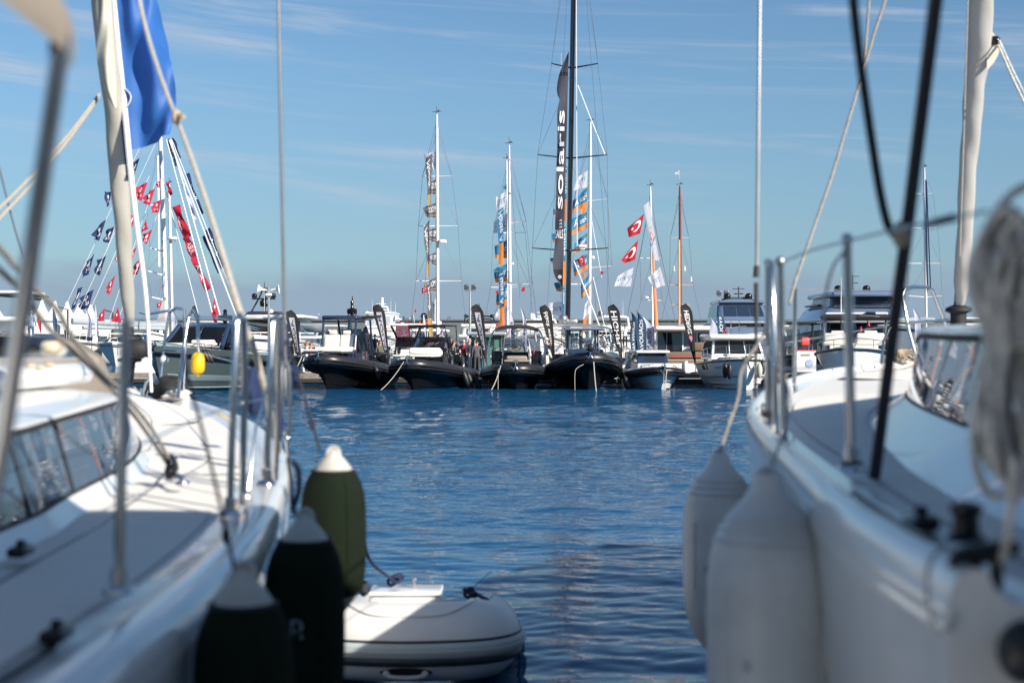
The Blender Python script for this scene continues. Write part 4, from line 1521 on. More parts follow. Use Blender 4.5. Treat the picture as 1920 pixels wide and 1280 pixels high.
# E: white yacht with bronze domes and a raked white arch
T, B = yacht(1110, 1215, 112, 17, 'white motor yacht with two bronze radar domes, behind the crossed flagpole stand', 1.9, zbow=2.6)
tier(T, 4.0, 3.7, 4, 13, 1.8, 2.75, 'yacht_white', 1.2, (.34, .9), 'dark_window', 4)
slab(T, 'roof', 'yacht_white', (.2, 9, 3.2), (3.9, 8, .45), .5)
tier(T, 3.0, 3.0, 5.5, 12, 2.7, 3.05, 'black_gloss', .2, name='saloon_glass', bev=.02)
arch(T, -.15, 8.6, 3.3, 3.3, 4.28, 'yacht_white', .09, 1.2)
slab(T, 'hardtop', 'cream', (-.1, 8.9, 3.5), (1.6, 2.2, .16), .2)
for xx in (-.97, .17):
    dome(T, (xx, 8.4, 4.32), .27, 'dome_bronze', tall=1.45)
antenna(T, (-.4, 8.6, 4.3), .35, 'lamp_metal', r=.03)
antenna(T, (.9, 8.6, 4.2), 1.5, r=.014)
mb = MB(); mb.rbox((1.1, 2.5, 1.9), (2.3, 1.6, 1.1), .15); mb.build('covered_tender', 'slate_light', T, angle=60)

# F: metallic blue-grey yacht
T, B = yacht(1352, 1500, 92, 17, 'metallic blue-grey motor yacht with dark domes, behind the white cabin cruiser', 2.0, 'steel_blue', zbow=2.7)
tier(T, 4.6, 4.1, 3.8, 13, 1.9, 3.5, 'steel_blue', 1.9, (.1, .5), 'dark_window', 2, bev=.18)
slab(T, 'side_deck', 'slate_light', (0, 9, 3.5), (4.4, 8, .14), .6)
tier(T, 3.8, 3.2, 6.0, 12, 3.55, 4.9, 'steel_blue', 1.6, (.28, .88), 'blue_window', 3, bev=.18)
slab(T, 'roof', 'steel_blue', (0, 9.6, 4.98), (3.3, 4.6, .22), .6)
arch(T, .1, 9.5, 2.6, 4.9, 5.25, 'graphite', .08, .5)
for xx in (-.75, .78):
    dome(T, (xx, 9.3, 5.2), .26, 'black_gloss')
mb = MB(); mb.tube([(.08, 9.4, 5.2), (.08, 9.4, 6.1)], .04, 6); mb.tube([(-.35, 9.4, 5.95), (.5, 9.4, 5.95)], .03, 6); mb.tube([(-.25, 9.4, 5.6), (.4, 9.4, 5.6)], .05, 6); mb.build('radar_mast', 'lamp_metal', T)
for xx, hh in ((-.5, 1.5), (.55, 1.3)):
    antenna(T, (xx, 9.6, 5.1), hh, 'wire', r=.013)
mb = MB()
for xx in (-1.9, -1.35, -.8, .6, 1.6):
    mb.tube([(xx, 3.6, 2.6), (xx, 3.6, 3.6)], .03, 6)
mb.tube([(-1.9, 3.6, 3.6), (1.6, 3.6, 3.6)], .03, 6)
mb.build('bow_rail', 'steel', T)

# G: big dark grey yacht on the right
T, B = yacht(1560, 1800, 96, 22, 'large dark grey motor yacht with two black domes on its wheelhouse, behind the day boat', 2.6, 'slate_paint', zbow=3.3)
tier(T, 7.6, 7.0, 4.5, 18, 2.6, 3.5, 'graphite', 1.6, (.20, .92), 'dark_window', 6, bev=.1)
slab(T, 'bridge_deck', 'slate_light', (.1, 11.5, 3.72), (7.9, 14, .36), .9)
tier(T, 6.7, 5.4, 7, 17, 3.85, 4.75, 'steel_blue', 1.5, bev=.25, name='bridge_coaming')
tier(T, 5.0, 4.6, 8.2, 16, 4.7, 5.5, 'graphite', .6, (.06, .9), 'blue_window', 4, bev=.06)
slab(T, 'wheelhouse_roof', 'steel_blue', (0, 12, 5.66), (5.2, 9, .38), .9)
slab(T, 'flybridge_rim', 'graphite', (.4, 12.5, 5.9), (4.0, 6, .16), .6)
for xx in (-1.5, .62):
    dome(T, (xx, 10.5, 5.86), .29, 'black_gloss', tall=1.5)
mb = MB(); mb.tube([(-.3, 11, 5.9), (-.3, 11, 7.2)], .05, 6); mb.tube([(-.85, 11, 7.1), (.2, 11, 7.1)], .03, 6); mb.tube([(-.75, 11, 6.6), (.1, 11, 6.6)], .04, 6); mb.build('radar_mast', 'lamp_metal', T)
for xx, hh in ((-1.05, 1.3), (.2, 1.25)):
    antenna(T, (xx, 11, 5.9), hh, 'wire', r=.013)
mb = MB(); mb.tube(curve_pts([(-2.35, 10.5, 5.8), (-2.4, 10.5, 6.2), (-2.25, 10.5, 6.35), (-2.15, 10.5, 6.1)], 5), .03, 6); mb.build('horn_hoop', 'steel_dull', T)
slab(T, 'bow_light', 'yellow_sign', (1.9, 3.6, 2.95), (.25, .05, .35), .03)
mb = MB(); mb.rbox((1.95, 4.3, 3.1), (.3, .3, .12), .04); mb.build('deck_plate', 'black_matt', T)
# dark side wing of a neighbour on its left
T, B = yacht(1552, 1600, 104, 14, 'dark brown flybridge yacht half hidden left of the large grey yacht', 2.2, 'charcoal', zbow=2.8)
tier(T, 1.8, 1.7, 3, 10, 2.2, 3.4, 'charcoal', .3, (.3, .9), 'dark_window', 2)
slab(T, 'roof', 'charcoal', (.25, 6.5, 4.95), (2.1, 5, .14), .4)
for xx in (-.1, .35):
    mb = MB(); mb.tube([(xx, 5.5, 3.4), (xx, 5.5, 4.9)], .09, 8); mb.build('roof_post', 'charcoal', T)
mb = MB()
for zz in (3.7, 3.95):
    mb.tube([(-.9, 3.4, zz), (-.2, 3.4, zz)], .02, 5)
for xx in (-.9, -.55, -.2):
    mb.tube([(xx, 3.4, 3.4), (xx, 3.4, 3.95)], .02, 5)
mb.build('flybridge_rail', 'steel', T)

# H: dark-topped yacht behind the grey-green boat
T, B = yacht(400, 552, 100, 18, 'white and black motor yacht with tall black radar arch behind the left stanchions', 2.0, zbow=2.6)
tier(T, 5.2, 4.8, 4, 14, 1.9, 2.9, 'yacht_white', 1.2, (.2, .9), 'dark_window', 5)
tier(T, 4.6, 4.4, 5.5, 14, 2.9, 3.8, 'black_gloss', .6, (.15, .9), 'dark_window', 4)
slab(T, 'hardtop', 'yacht_white', (.6, 9, 4.05), (4.3, 8, .24), .5)
slab(T, 'sun_roof', 'cream', (-1.2, 7.5, 3.95), (1.9, 5, .16), .4)
mb = MB(); mb.prism([(.3, 5.0, 2.95), (.75, 5.0, 2.95), (2.1, 5.0, 3.95), (1.6, 5.0, 3.95)], (0, .12, 0)); mb.build('wing_strut', 'yacht_white', T, smooth=False)
tier(T, 2.7, 2.4, 8, 12, 4.2, 4.5, 'charcoal', .5, name='flybridge_coaming', bev=.05, xo=-.9)
mb = MB()
for a in (-.62, .02):
    mb.tube([(-1.0 + a * 1.6, 10, 4.5), (-1.0 + a * .7 + .1, 10, 5.7), (-1.0 + a * .35 + .1, 10, 6.25)], .07, 6)
mb.tube([(-1.45, 10, 6.3), (-.6, 10, 6.3)], .05, 6)
mb.tube([(-1.95, 10, 5.5), (-.15, 10, 5.5)], .06, 6)
mb.tube([(-1.3, 10, 5.0), (-.7, 10, 5.0)], .12, 6)
mb.tube([(-1.0, 10, 6.3), (-1.0, 10, 6.8)], .025, 5)
mb.build('radar_mast', 'black_gloss', T)
for xx in (-1.75, -.3):
    dome(T, (xx, 9.9, 5.56), .21, 'black_gloss', tall=1.3)
dome(T, (-1.08, 9.9, 5.0), .26, 'black_gloss')
for xx, hh in ((-.85, 1.5), (-.6, 1.4)):
    antenna(T, (xx, 9.2, 4.3), hh, r=.018)
dome(T, (-.25, 8.5, 4.35), .2, 'dome_white', tall=1.0)

# I: stern quarter of a white yacht at the left edge
T, B = yacht(-60, 33, 88, 12, 'white flybridge boat with black canopy frame, at the left edge beyond the stay', 1.8, zbow=2.3)
tier(T, 2.9, 2.8, 2.5, 10, 1.8, 3.6, 'yacht_white', .5, (.05, .5), 'blue_window', 3)
slab(T, 'flybridge', 'yacht_white', (.0, 5.5, 3.62), (3.0, 7.5, .3), .4)
slab(T, 'hardtop', 'yacht_white', (-.2, 5, 5.35), (2.4, 4, .22), .4)
slab(T, 'hardtop_rim', 'black_matt', (-.1, 5, 5.18), (2.6, 4.2, .12), .3)
for xx in (.55, 1.0):
    mb = MB(); mb.tube([(xx - .15, 3.4, 5.2), (xx + .25, 3.2, 3.7)], .05, 6); mb.build('canopy_post', 'black_matt', T)
slab(T, 'awning', 'black_matt', (1.0, 4.0, 4.95), (.6, 2.5, .16), .1)
MB().panel((V((.4, 3.3, 3.9)), V((1.2, 3.3, 3.9)), V((1.0, 3.5, 4.9)), V((.5, 3.5, 4.9)))).build('clear_screen', 'clear_glass', T, smooth=False)
mb = MB(); mb.tube([(.75, 2.8, 3.7), (.75, 2.8, 4.4)], .03, 6); mb.build('rail_post', 'steel', T)

# J: white hardtop boat behind the big inflatable, far small ones
T, B = yacht(536, 592, 86, 9, 'white hardtop boat with grey glass behind the women, left of the large black inflatable', 1.3, zbow=1.7)
tier(T, 1.6, 1.5, 2.5, 7, 1.3, 1.9, 'yacht_white', .5, (.3, .9), 'dark_window', 2)
slab(T, 'hardtop', 'yacht_white', (.1, 4.5, 2.45), (1.8, 4, .16), .3)
slab(T, 'windscreen_roof', 'slate_light', (.1, 5.5, 3.05), (1.5, 3, .1), .3, rx=-.15)
for xx in (-.6, .75):
    mb = MB(); mb.tube([(xx, 3.2, 1.8), (xx, 3.3, 2.4)], .035, 6); mb.build('roof_post', 'steel', T)
T, B = yacht(668, 745, 96, 10, 'white boat with grey awning behind the maroon and navy visitors', 1.3, zbow=1.7)
tier(T, 2.2, 2.0, 3, 8, 1.3, 1.9, 'yacht_white', .5, (.2, .9), 'dark_window', 3)
slab(T, 'awning', 'slate_paint', (-.45, 5, 2.55), (1.7, 3.4, .12), .3)
slab(T, 'hardtop', 'slate_light', (.8, 5.5, 2.95), (1.2, 3, .14), .3)
for xx in (-1.15, .3, 1.2):
    mb = MB(); mb.tube([(xx, 3.7, 1.6), (xx, 3.7, 2.55)], .035, 6); mb.build('roof_post', 'steel', T)

# white-roofed T-top boat just left of the tinted-screen inflatable
p = W(745, 690, 79)
T, B = yacht(722, 785, 79, 8, 'white boat with white hardtop on black legs, left behind the tinted-screen inflatable', 1.05, zbow=1.3)
slab(T, 'hardtop', 'yacht_white', (.05, 3.5, 3.15), (2.0, 3.4, .12), .3)
for s_ in (-1, 1):
    mb = MB(); mb.tube([(.05 + s_ * .85, 2.4, 3.1), (.05 + s_ * .55, 2.9, 2.4), (.05 + s_ * .72, 2.8, 1.1)], .07, 6); mb.build('roof_post', 'black_gloss', T)
MB().panel((V((-.5, 2.7, 1.9)), V((.6, 2.7, 1.9)), V((.55, 3.0, 2.4)), V((-.45, 3.0, 2.4)))).build('windscreen', 'tint_glass', T, smooth=False)
mb = MB(); mb.tube([(-.6, 2.75, 2.42), (.7, 2.75, 2.42)], .05, 6); mb.build('windscreen_frame', 'black_gloss', T)
cushion(T, 'helm_seat', 'yacht_white', (.1, 2.2, 1.5), (.75, .3, .5), .1)
console(T, .05, 2.6, 1.1, .8, 1.0, 1.9, 'black_gloss')

# K: white pilothouse boat, stern quarters to the pontoon
Y = 78.0
p = W(1290, 700, Y)
T = thing('pilothouse_boat', 'white pilothouse boat with big dark windows and a brown cockpit sofa', 'motor boat', (p.x, Y, 0))
w = xp(1348, Y) - xp(1232, Y)
rows = hull_rows(10, w, 1.5, 1.0, tm=.5, p=.6)
rows = [[(x, 10 - y, z) for x, y, z in r] for r in reversed(rows)]
mb = MB(); mb.grid(rows); mb.f.append(list(range(len(rows[0])))); mb.mi.append(0); mb.build('hull', 'gelcoat', T)
deck_mb(rows, 0, .05, 0).build('deck', 'teak', T)
fr = frustum(-w / 2 + .12, w / 2 - .1, 1.6, 7, 1.0, -w / 2 + .15, w / 2 - .15, 1.7, 6.4, 2.78)
frustum_mb(fr).build('cabin', 'gelcoat', T, smooth=False, bevel=.04)
q = fr['front']
for a, b in ((.02, .18), (.19, .46)):
    MB().panel(q, a, b, .34, .97, .02, .03).build('cabin_window', 'dark_window', T, smooth=False)
for a, b in ((.49, .72), (.74, .96)):
    MB().panel(q, a, b, .50, .95, .02, .03).build('cabin_window', 'blue_window', T, smooth=False)
for side in ('left', 'right'):
    panes(T, fr[side], 4, .4, .93, 'dark_window')
slab(T, 'roof', 'yacht_white', (-.0, 3.8, 2.92), (w + .1, 6.4, .26), .25)
mb = MB()
mb.tube([(-w / 2 + .1, .9, 3.07), (w / 2 - .1, .9, 3.07)], .025, 6)
mb.build('roof_rail', 'steel', T)
mb = MB(); mb.rbox((-.25, .8, 3.1), (.5, .3, .08), .03); mb.build('roof_hatch', 'slate_light', T)
cushion(T, 'sofa_back', 'brown_cushion', (.15, .55, 1.42), (w - .35, .3, .42), .08)
cushion(T, 'sofa_base', 'brown_cushion', (.15, .42, 1.02), (w - .35, .4, .34), .08)
mb = MB(); mb.box((.0, .30, 1.36), (1.7, .02, .05)); mb.build('sofa_trim', 'print_red', T, smooth=False)
cushion(T, 'cabin_seat', 'brown_cushion', (.95, 1.2, 1.9), (1.0, .3, .5), .08)
mb = MB(); mb.rbox((.35, .18, .62), (w - .5, .3, .46), .06); mb.build('transom_locker', 'gelcoat', T, angle=60)
mb = MB(); mb.lathe([(.11, 0), (.13, .05), (.13, .5), (.11, .62)], (-.13, -.02, .5), 14); mb.build('life_raft_canister', 'yacht_white', T)

# L: small glazed cabin with green panes
Y = 78.5
p = W(912, 700, Y)
T = thing('glazed_kiosk', 'small grey-roofed kiosk with green-tinted glass behind the group of men', 'kiosk', (p.x, Y, .45))
w = xp(945, Y) - xp(879, Y)
h = zp(629, Y) - .45
mb = MB(); mb.box((0, 1.2, 0.05), (w, 2.4, .1)); mb.build('floor', 'slate_paint', T, smooth=False)
for xx in (-w / 2 + .05, -w * .14, w * .2, w * .40, w / 2 - .05):
    mb = MB(); mb.box((xx, .05, h / 2), (.09, .09, h)); mb.build('frame_post', 'charcoal', T, smooth=False)
for xx in (-w / 2 + .05, w / 2 - .05):
    mb = MB(); mb.box((xx, 2.35, h / 2), (.09, .09, h)); mb.build('frame_post', 'charcoal', T, smooth=False)
for a, b, z0, z1, m in ((-.14, .20, .95, 1.35, 'green_light_panel'), (-.14, .20, 1.40, 2.12, 'green_glass'), (.20, .40, 1.4, 2.12, 'green_light_panel'), (-.14, .40, .1, .9, 'green_light_panel')):
    mb = MB(); mb.box(((a + b) / 2 * w, .06, (z0 + z1) / 2), ((b - a) * w - .1, .03, z1 - z0)); mb.build('glass_pane', m, T, smooth=False)
mb = MB(); mb.box((0, 2.36, h / 2), (w - .2, .05, h - .1)); mb.build('back_wall', 'green_light_panel', T, smooth=False)
mb = MB(); mb.box((-w * .32, .9, h * .5), (.05, 1.6, h - .15)); mb.build('partition', 'display_white', T, smooth=False)
slab(T, 'roof', 'slate_light', (0, 1.15, h + .10), (w + .25, 2.9, .2), .1)

# M: dark hardtop boat with red seat, and the red-edged display stand in front
Y = 80
p = W(1512, 700, Y)
T, B = yacht(1470, 1545, Y, 9, 'dark hardtop motor boat with a red seat, right of the blue-grey yacht', 1.2, 'charcoal', zbow=1.5)
slab(T, 'hardtop', 'black_matt', (.0, 4, 3.28), (2.3, 4.2, .14), .2)
for xx in (-1.0, .95):
    mb = MB(); mb.tube([(xx, 2.2, 3.2), (xx + .05, 2.6, 1.3)], .07, 6); mb.build('roof_post', 'black_matt', T)
MB().panel((V((-.7, 2.6, 1.9)), V((.4, 2.6, 1.9)), V((.35, 2.9, 2.9)), V((-.65, 2.9, 2.9)))).build('windscreen', 'clear_glass', T, smooth=False)
slab(T, 'helm_seat', 'red_panel', (.55, 2.4, 2.2), (.5, .3, .5), .1)
slab(T, 'sofa', 'black_matt', (0, 2.8, 1.5), (1.9, .6, .6), .1)
T = thing('display_stand', 'white display stand with red top edge and round printed picture', 'display stand', W(1513, 703, 76).to_tuple())
w = 1.15
T.location.z = .53
mb = MB(); mb.box((0, 0, .6), (w, .3, 1.1)); mb.build('board', 'display_white', T, smooth=False)
mb = MB(); mb.box((0, 0, 1.19), (w + .02, .32, .06)); mb.build('top_edge', 'red_panel', T, smooth=False)
mb = MB(); mb.box((-w / 2 - .05, 0, .58), (.05, .32, 1.16)); mb.build('side_post', 'black_matt', T, smooth=False)
mb = MB(); mb.lathe([(.22, 0), (.22, .012)], (.1, -.165, .5), 20, Matrix.Rotation(rad(90), 3, 'X')); mb.build('printed_picture', 'display_blue', T)
mb = MB(); mb.box((-.12, -.16, .95), (.5, .012, .10)); mb.build('printed_panel', 'print_grey', T, smooth=False)

# banner walls seen above yacht B
for px0, px1, py0, py1, Y, m, lab in ((743, 766, 603, 640, 125, 'magenta_panel', 'dark magenta advertising panel behind the horn loudspeaker pole'),
                                     (786, 806, 603, 640, 125, 'red_panel', 'plain red panel between the two black radar domes')):
    a, b = W(px0, py0, Y), W(px1, py1, Y)
    T = thing('advertising_panel', lab, 'panel', ((a.x + b.x) / 2, Y, 0.3))
    mb = MB(); mb.box((0, 0, (a.z - .3 + b.z - .3) / 2), (b.x - a.x, .06, a.z - b.z)); mb.build('board', m, T, smooth=False)
    for s_ in (-1, 1):
        mb = MB(); mb.tube([(s_ * (b.x - a.x) / 2, .06, 0), (s_ * (b.x - a.x) / 2, .06, a.z - .3)], .05, 6); mb.build('post', 'lamp_metal', T)

# loudspeaker horns on poles
def horns(px, ytop, Y, label):
    p = W(px, ytop, Y)
    T = thing('loudspeaker_pole', label, 'loudspeakers', (p.x, Y, .3), 0, 'poles with horn loudspeakers')
    h = p.z - .3
    mb = MB(); mb.tube([(0, 0, 0), (0, 0, h + .1)], .07, 8); mb.build('pole', 'steel_dull', T)
    for s_ in (-1, 1):
        mb = MB()
        mb.lathe([(.05, 0), (.07, .2), (.13, .38), (.28, .52)], (s_ * .12, -.05, h - .1), 14, Matrix.Rotation(s_ * rad(82), 3, 'Y'))
        mb.build('horn', 'dome_white', T)
    mb = MB(); mb.rbox((0, -.05, h - .38), (.4, .3, .16), .05); mb.build('driver_box', 'dome_white', T, angle=60)
horns(504, 541, 88, 'pole with two cream horn loudspeakers, above the stanchions at the left')
horns(757, 596, 88, 'pole with two white horn loudspeakers, left of the black domes')

# ------------------------------------------------------------------ white pagoda tents on the far quay at the left
struct_q = MB()
struct_q.box((-72, 215, .6), (110, 60, 1.6))
struct(struct_q.build('quay', 'concrete', None, smooth=False))
for i, (px, py, lab) in enumerate(((-12, 560, 'white pagoda tent partly behind the flybridge boat, leftmost of the peaked tents'), (79, 563, 'white pagoda tent with the broadest roof, behind the man in the pale jacket'),
                                   (103, 566, 'white pagoda tent just right of the broadest one'), (126, 567, 'white pagoda tent behind the dark bent lamp post'),
                                   (148, 571, 'white pagoda tent below the two lowest navy flags'), (170, 573, 'white pagoda tent, rightmost of the row'))):
    Y = 200 + (i % 2) * 8
    p = W(px, py, Y)
    T = thing('pagoda_tent', lab, 'tent', (p.x, Y, 1.4), 0, 'white pagoda tents on the far quay')
    h = p.z - 1.4
    s = 2.3
    rws = []
    for k in range(9):
        t = k / 8
        w = s * (1 - t) ** 1.6 + .16
        rws.append([(w * cx_, w * cy_, 2.4 + (h - 2.4) * t) for cx_, cy_ in ((1, 1), (0, 1), (-1, 1), (-1, 0), (-1, -1), (0, -1), (1, -1), (1, 0))])
    MB().grid(rws, cu=True).build('roof', 'tent', T, angle=30)
    mb = MB(); mb.ball((0, 0, h), .22, 8, (1, 1, .6)); mb.build('peak_cap', 'tent', T)
    mb = MB()
    mb.grid([[(s * a, s * b, z) for a, b in ((1, 1), (-1, 1), (-1, -1), (1, -1))] for z in (0, 2.4)], cu=True)
    mb.build('wall', 'tent', T, smooth=False)
for px, py, arm, Y, lab in ((127, 580, -1, 150, 'dark bent street lamp in front of the white tents'), (211, 585, -1, 150, 'dark bent street lamp right of the red flags at the left'),
                           (279, 591, -1, 150, 'dark bent street lamp between the two leaning masts')):
    p = W(px, py, Y)
    T = thing('street_lamp', lab, 'street lamp', (p.x, Y, 0.4), 0, 'dark bent street lamps on the left quay')
    h = p.z - .4
    mb = MB(); mb.tube([(0, 0, 0), (0, 0, h)], .1, 8); mb.build('post', 'lamp_metal', T)
    mb = MB(); mb.box((arm * .5, 0, h + .12), (1.0, .16, .1), ry=.28); mb.build('lamp_arm', 'lamp_metal', T, smooth=False)

# low rubbly quay edge and small white boats far left
for px0, px1, py, Y, lab in ((95, 180, 616, 130, 'low white speedboat in front of the pagoda tents'), (165, 255, 622, 125, 'white speedboat with dark arch under the grey boom'),
                             (255, 300, 597, 160, 'white open boat right of the furled headsail'), (330, 420, 598, 150, 'white yacht stern behind the navy windscreen boat'),
                             (592, 660, 618, 160, 'white motorboat far behind the large inflatable'), (700, 745, 640, 130, 'white motorboat behind the left mooring pile'),
                             (840, 870, 640, 120, 'white motorboat left of the man in the patterned jacket'),
                             (566, 650, 606, 135, 'white hardtop yacht seen through the posts of the large inflatable'), (1178, 1250, 612, 128, 'white flybridge boat behind the petrol blue feather banners'),
                             (1445, 1500, 606, 118, 'white flybridge boat right of the blue-grey yacht'), (1790, 1915, 590, 110, 'broad white motor yacht at the far right behind the furler drum'),
                             (930, 985, 622, 130, 'white motorboat behind the right end of the glazed kiosk'), (1285, 1350, 606, 134, 'white motor yacht peeping over the pilothouse boat roof'),
                             (1055, 1112, 610, 140, 'white motor yacht right of the foot of the black mast')):
    T, B = yacht(px0, px1, Y, 9, lab, max(.9, zp(py, Y) * .55), zbow=max(1.0, zp(py, Y) * .7), cat='motor boat')
    zt = zp(py, Y)
    tier(T, B * .7, B * .6, 2.5, 6.5, zt * .55, zt * .85, 'yacht_white', .7, (.2, .85), 'dark_window', 3)
    slab(T, 'hardtop', 'yacht_white', (0, 4.6, zt * .95), (B * .72, 3.6, .12), .3)
    for s_ in (-1, 1):
        mb = MB(); mb.tube([(s_ * B * .3, 3.5, zt * .8), (s_ * B * .3, 3.6, zt * .93)], .04, 6); mb.build('roof_post', 'charcoal', T)
# ------------------------------------------------------------------ sailing yachts
def mast_rig(T, base, top, r, m, spreaders, stays=(), spr_m=None, wire_m='wire', wire_r=.011, tipdy=-.5, deckz=1.3, beam=1.9, boom=None):
    """base, top: points in the place; spreaders: (height point z, half length left, half length right, rise)"""
    L = V(T.location)
    base, top = V(base) - L, V(top) - L
    mb = MB()
    ax = (top - base)
    pts = [base + ax * t for t in (0, .2, .5, .8, .93, 1)]
    mb.tube(pts, [r, r, r, r * .95, r * .8, r * .55], 10, flat=1.35)
    mast = mb.build('mast', m, T)
    tips = {-1: [], 1: []}
    for z, wl_, wr_, rise in spreaders:
        t = (z - base.z) / (top.z - base.z)
        c = base + ax * t
        for s_, w in ((-1, wl_), (1, wr_)):
            if w <= 0:
                continue
            tip = c + V((s_ * w, tipdy, rise))
            mb = MB(); mb.tube([c, tip], [r * .36, r * .22], 6)
            mb.build('spreader', spr_m or m, T)
            tips[s_].append(tip)
    for s_ in (-1, 1):
        if tips[s_]:
            chain = [V((base.x + s_ * beam, base.y - .1, deckz))] + sorted(tips[s_], key=lambda q: q.z) + [base + ax * .97]
            mb = MB(); mb.tube(chain, wire_r, 4); mb.build('shroud', wire_m, T)
            ts = sorted(tips[s_], key=lambda q: q.z)
            prev = None
            for i, q in enumerate(ts):
                zn = ts[i + 1].z if i + 1 < len(ts) else base.z + ax.z * .93
                t = (zn - base.z) / ax.z
                mb = MB(); mb.tube([q, base + ax * (t - .01)], wire_r * .8, 4); mb.build('diagonal_stay', wire_m, T)
    for a, b, rr, mm in stays:
        mb = MB(); mb.tube([V(a) - L, V(b) - L], rr, 5); mb.build('stay', mm, T)
    # masthead instruments
    mb = MB(); mb.tube([top, top + V((0, 0, .45))], .02, 5); mb.tube([top + V((-.25, 0, .12)), top + V((.25, 0, .16))], .02, 5); mb.ball(top + V((.1, 0, .2)), .06, 8)
    mb.build('masthead_fitting', 'lamp_metal', T)
    return mast


def sail_hull(T, L, B, zdeck, zbow, hull_m='yacht_white', cabin=True, transom_m=None, wheels=True, rails=True, sprayhood=None):
    """stern towards the camera at local y = 0"""
    rows = hull_rows(L, B, zbow, zdeck, keel=-.5, rake=.3, vee=.7, full=.42, p=.75, tm=.55, stern=.9, n=16, m=7)
    rows = [[(x, L - y, z) for x, y, z in r] for r in reversed(rows)]
    mb = MB(); mb.grid(rows); mb.build('hull', hull_m, T)
    mb = MB(); mb.f.append(list(range(len(rows[0])))); mb.v = [(x, y + .01, z) for x, y, z in rows[0]]; mb.mi.append(0)
    mb.build('transom', transom_m or hull_m, T, smooth=False)
    deck_mb(rows, 0, .04, .05).build('deck', 'gelcoat_warm', T)
    for s_ in (-1, 1):
        mb = MB(); mb.rbox((s_ * B * .34, 2.4, zdeck + .16), (B * .2, 4.2, .36), .1); mb.build('cockpit_seat', 'gelcoat_warm', T, angle=60)
        if wheels:
            wheel(T, (s_ * B * .26, 1.3, zdeck + .75), .58, 'black_gloss', .2, tr=.02, spokes=5)
            mb = MB(); mb.rbox((s_ * B * .26, 1.55, zdeck + .4), (.26, .26, .9), .06); mb.build('steering_pedestal', 'gelcoat_warm', T, angle=60)
        if rails:
            mb = MB()
            q = [(s_ * B * .46, .2, zdeck), (s_ * B * .46, .15, zdeck + .62), (s_ * B * .22, .0, zdeck + .62), (s_ * B * .22, .02, zdeck)]
            mb.tube(q, .025, 6)
            mb.tube([(s_ * B * .46, .15, zdeck + .62), (s_ * B * .5, L * .5, zdeck + .75)], .012, 5)
            mb.build('pushpit_rail', 'steel', T)
    if cabin:
        fr = frustum(-B * .34, B * .34, 4.6, 9.5, zdeck, -B * .26, B * .26, 4.9, 8.6, zdeck + .55)
        frustum_mb(fr).build('coachroof', 'gelcoat', T, smooth=False, bevel=.05)
        panes(T, fr['front'], 2, .3, .8, 'dark_window')
        if sprayhood:
            rws = []
            for yy, k in ((4.4, 1.0), (5.2, .98), (5.9, .55)):
                rws.append([(B * .33 * math.cos(a), yy, zdeck + .5 + .75 * k * math.sin(a)) for a in [math.pi * j / 12 for j in range(13)]])
            MB().grid(rws).build('sprayhood', sprayhood, T)
    return rows


def sailboat(px, Y0, L, B, zdeck, label, **kw):
    T = thing('sailing_yacht', label, 'sailing yacht', (xp(px, Y0), Y0, 0), 0, 'sailing yachts moored stern-on behind the pontoon')
    sail_hull(T, L, B, zdeck, zdeck + .3, **kw)
    return T


def spr(Ym, lst, cx):
    return [(zp(py, Ym), xp(cx, Ym) - xp(l, Ym), xp(r, Ym) - xp(cx, Ym), rise) for py, l, r, rise in lst]

# black-masted yacht in the middle
Ym = 86
T = sailboat(1098, 77.4, 17, 4.9, 1.30, 'large white sailing yacht with a black mast running out of the picture top', transom_m='slate_paint')
mast_rig(T, W(1064, 640, Ym), W(1079, -260, Ym), .155, 'black_mast',
         [(z, a, b, .10) for z, a, b, _ in spr(Ym, [(470, 1001, 1142, 0), (297, 1008, 1137, 0), (128, 1031, 1117, 0)], 1070)], spr_m='black_mast', tipdy=-.9, beam=2.3,
         stays=[(W(1083, 160, Ym - 1), W(1134, 290, Ym - 1), .035, 'wire_white'), (W(1080, -100, Ym - .6), W(1082, 470, Ym - .6), .025, 'wire_white'),
                (W(1076, 490, Ym - 3), W(1135, 640, Ym - 7), .045, 'wire_white'), (W(1052, 560, 85.5), W(1052, 100, 85.5), .012, 'wire'), (W(1076, -200, 85), W(1022, 640, 80), .011, 'wire'),
                (W(1079, -260, 85), W(1150, 640, 80), .011, 'wire')])
mb = MB(); Lc = V(T.location)
mb.tube([W(1061, 600, Ym - .2) - Lc, W(1073, 300, Ym - .2) - Lc, W(1081, -160, Ym - .2) - Lc], .05, 6); mb.build('sail_track', 'black_mast', T)
mb = MB(); mb.rbox(W(1066, 603, 84) - Lc, (1.1, .9, .32), .14); mb.ball(W(1056, 598, 83.5) - Lc, .3, 10); mb.build('boom_gooseneck', 'steel_dull', T)
mb = MB()
mb.tube(curve_pts([W(1005, 640, 79) - Lc, W(1004, 622, 79) - Lc, W(1012, 614, 79) - Lc, W(1060, 610, 79.2) - Lc, W(1120, 612, 79.2) - Lc, W(1150, 620, 79) - Lc, W(1156, 640, 79) - Lc], 5), .06, 8)
mb.build('stern_arch', 'steel_dull', T)
mb = MB(); mb.tube([W(1020, 609, 82) - Lc, W(1130, 611, 82) - Lc], .10, 8); mb.build('traveller_beam', 'steel_dull', T)
mb = MB(); mb.rbox(W(1092, 462, 85.2) - Lc, (.52, .5, .2), .1); mb.rbox(W(1092, 467, 85.2) - Lc, (.3, .3, .1), .05); mb.build('radar_dome', 'dome_white', T, angle=60)
mb = MB(); mb.box((-.85, -.02, .78), (.62, .05, .95)); mb.build('boarding_panel', 'display_white', T, smooth=False)
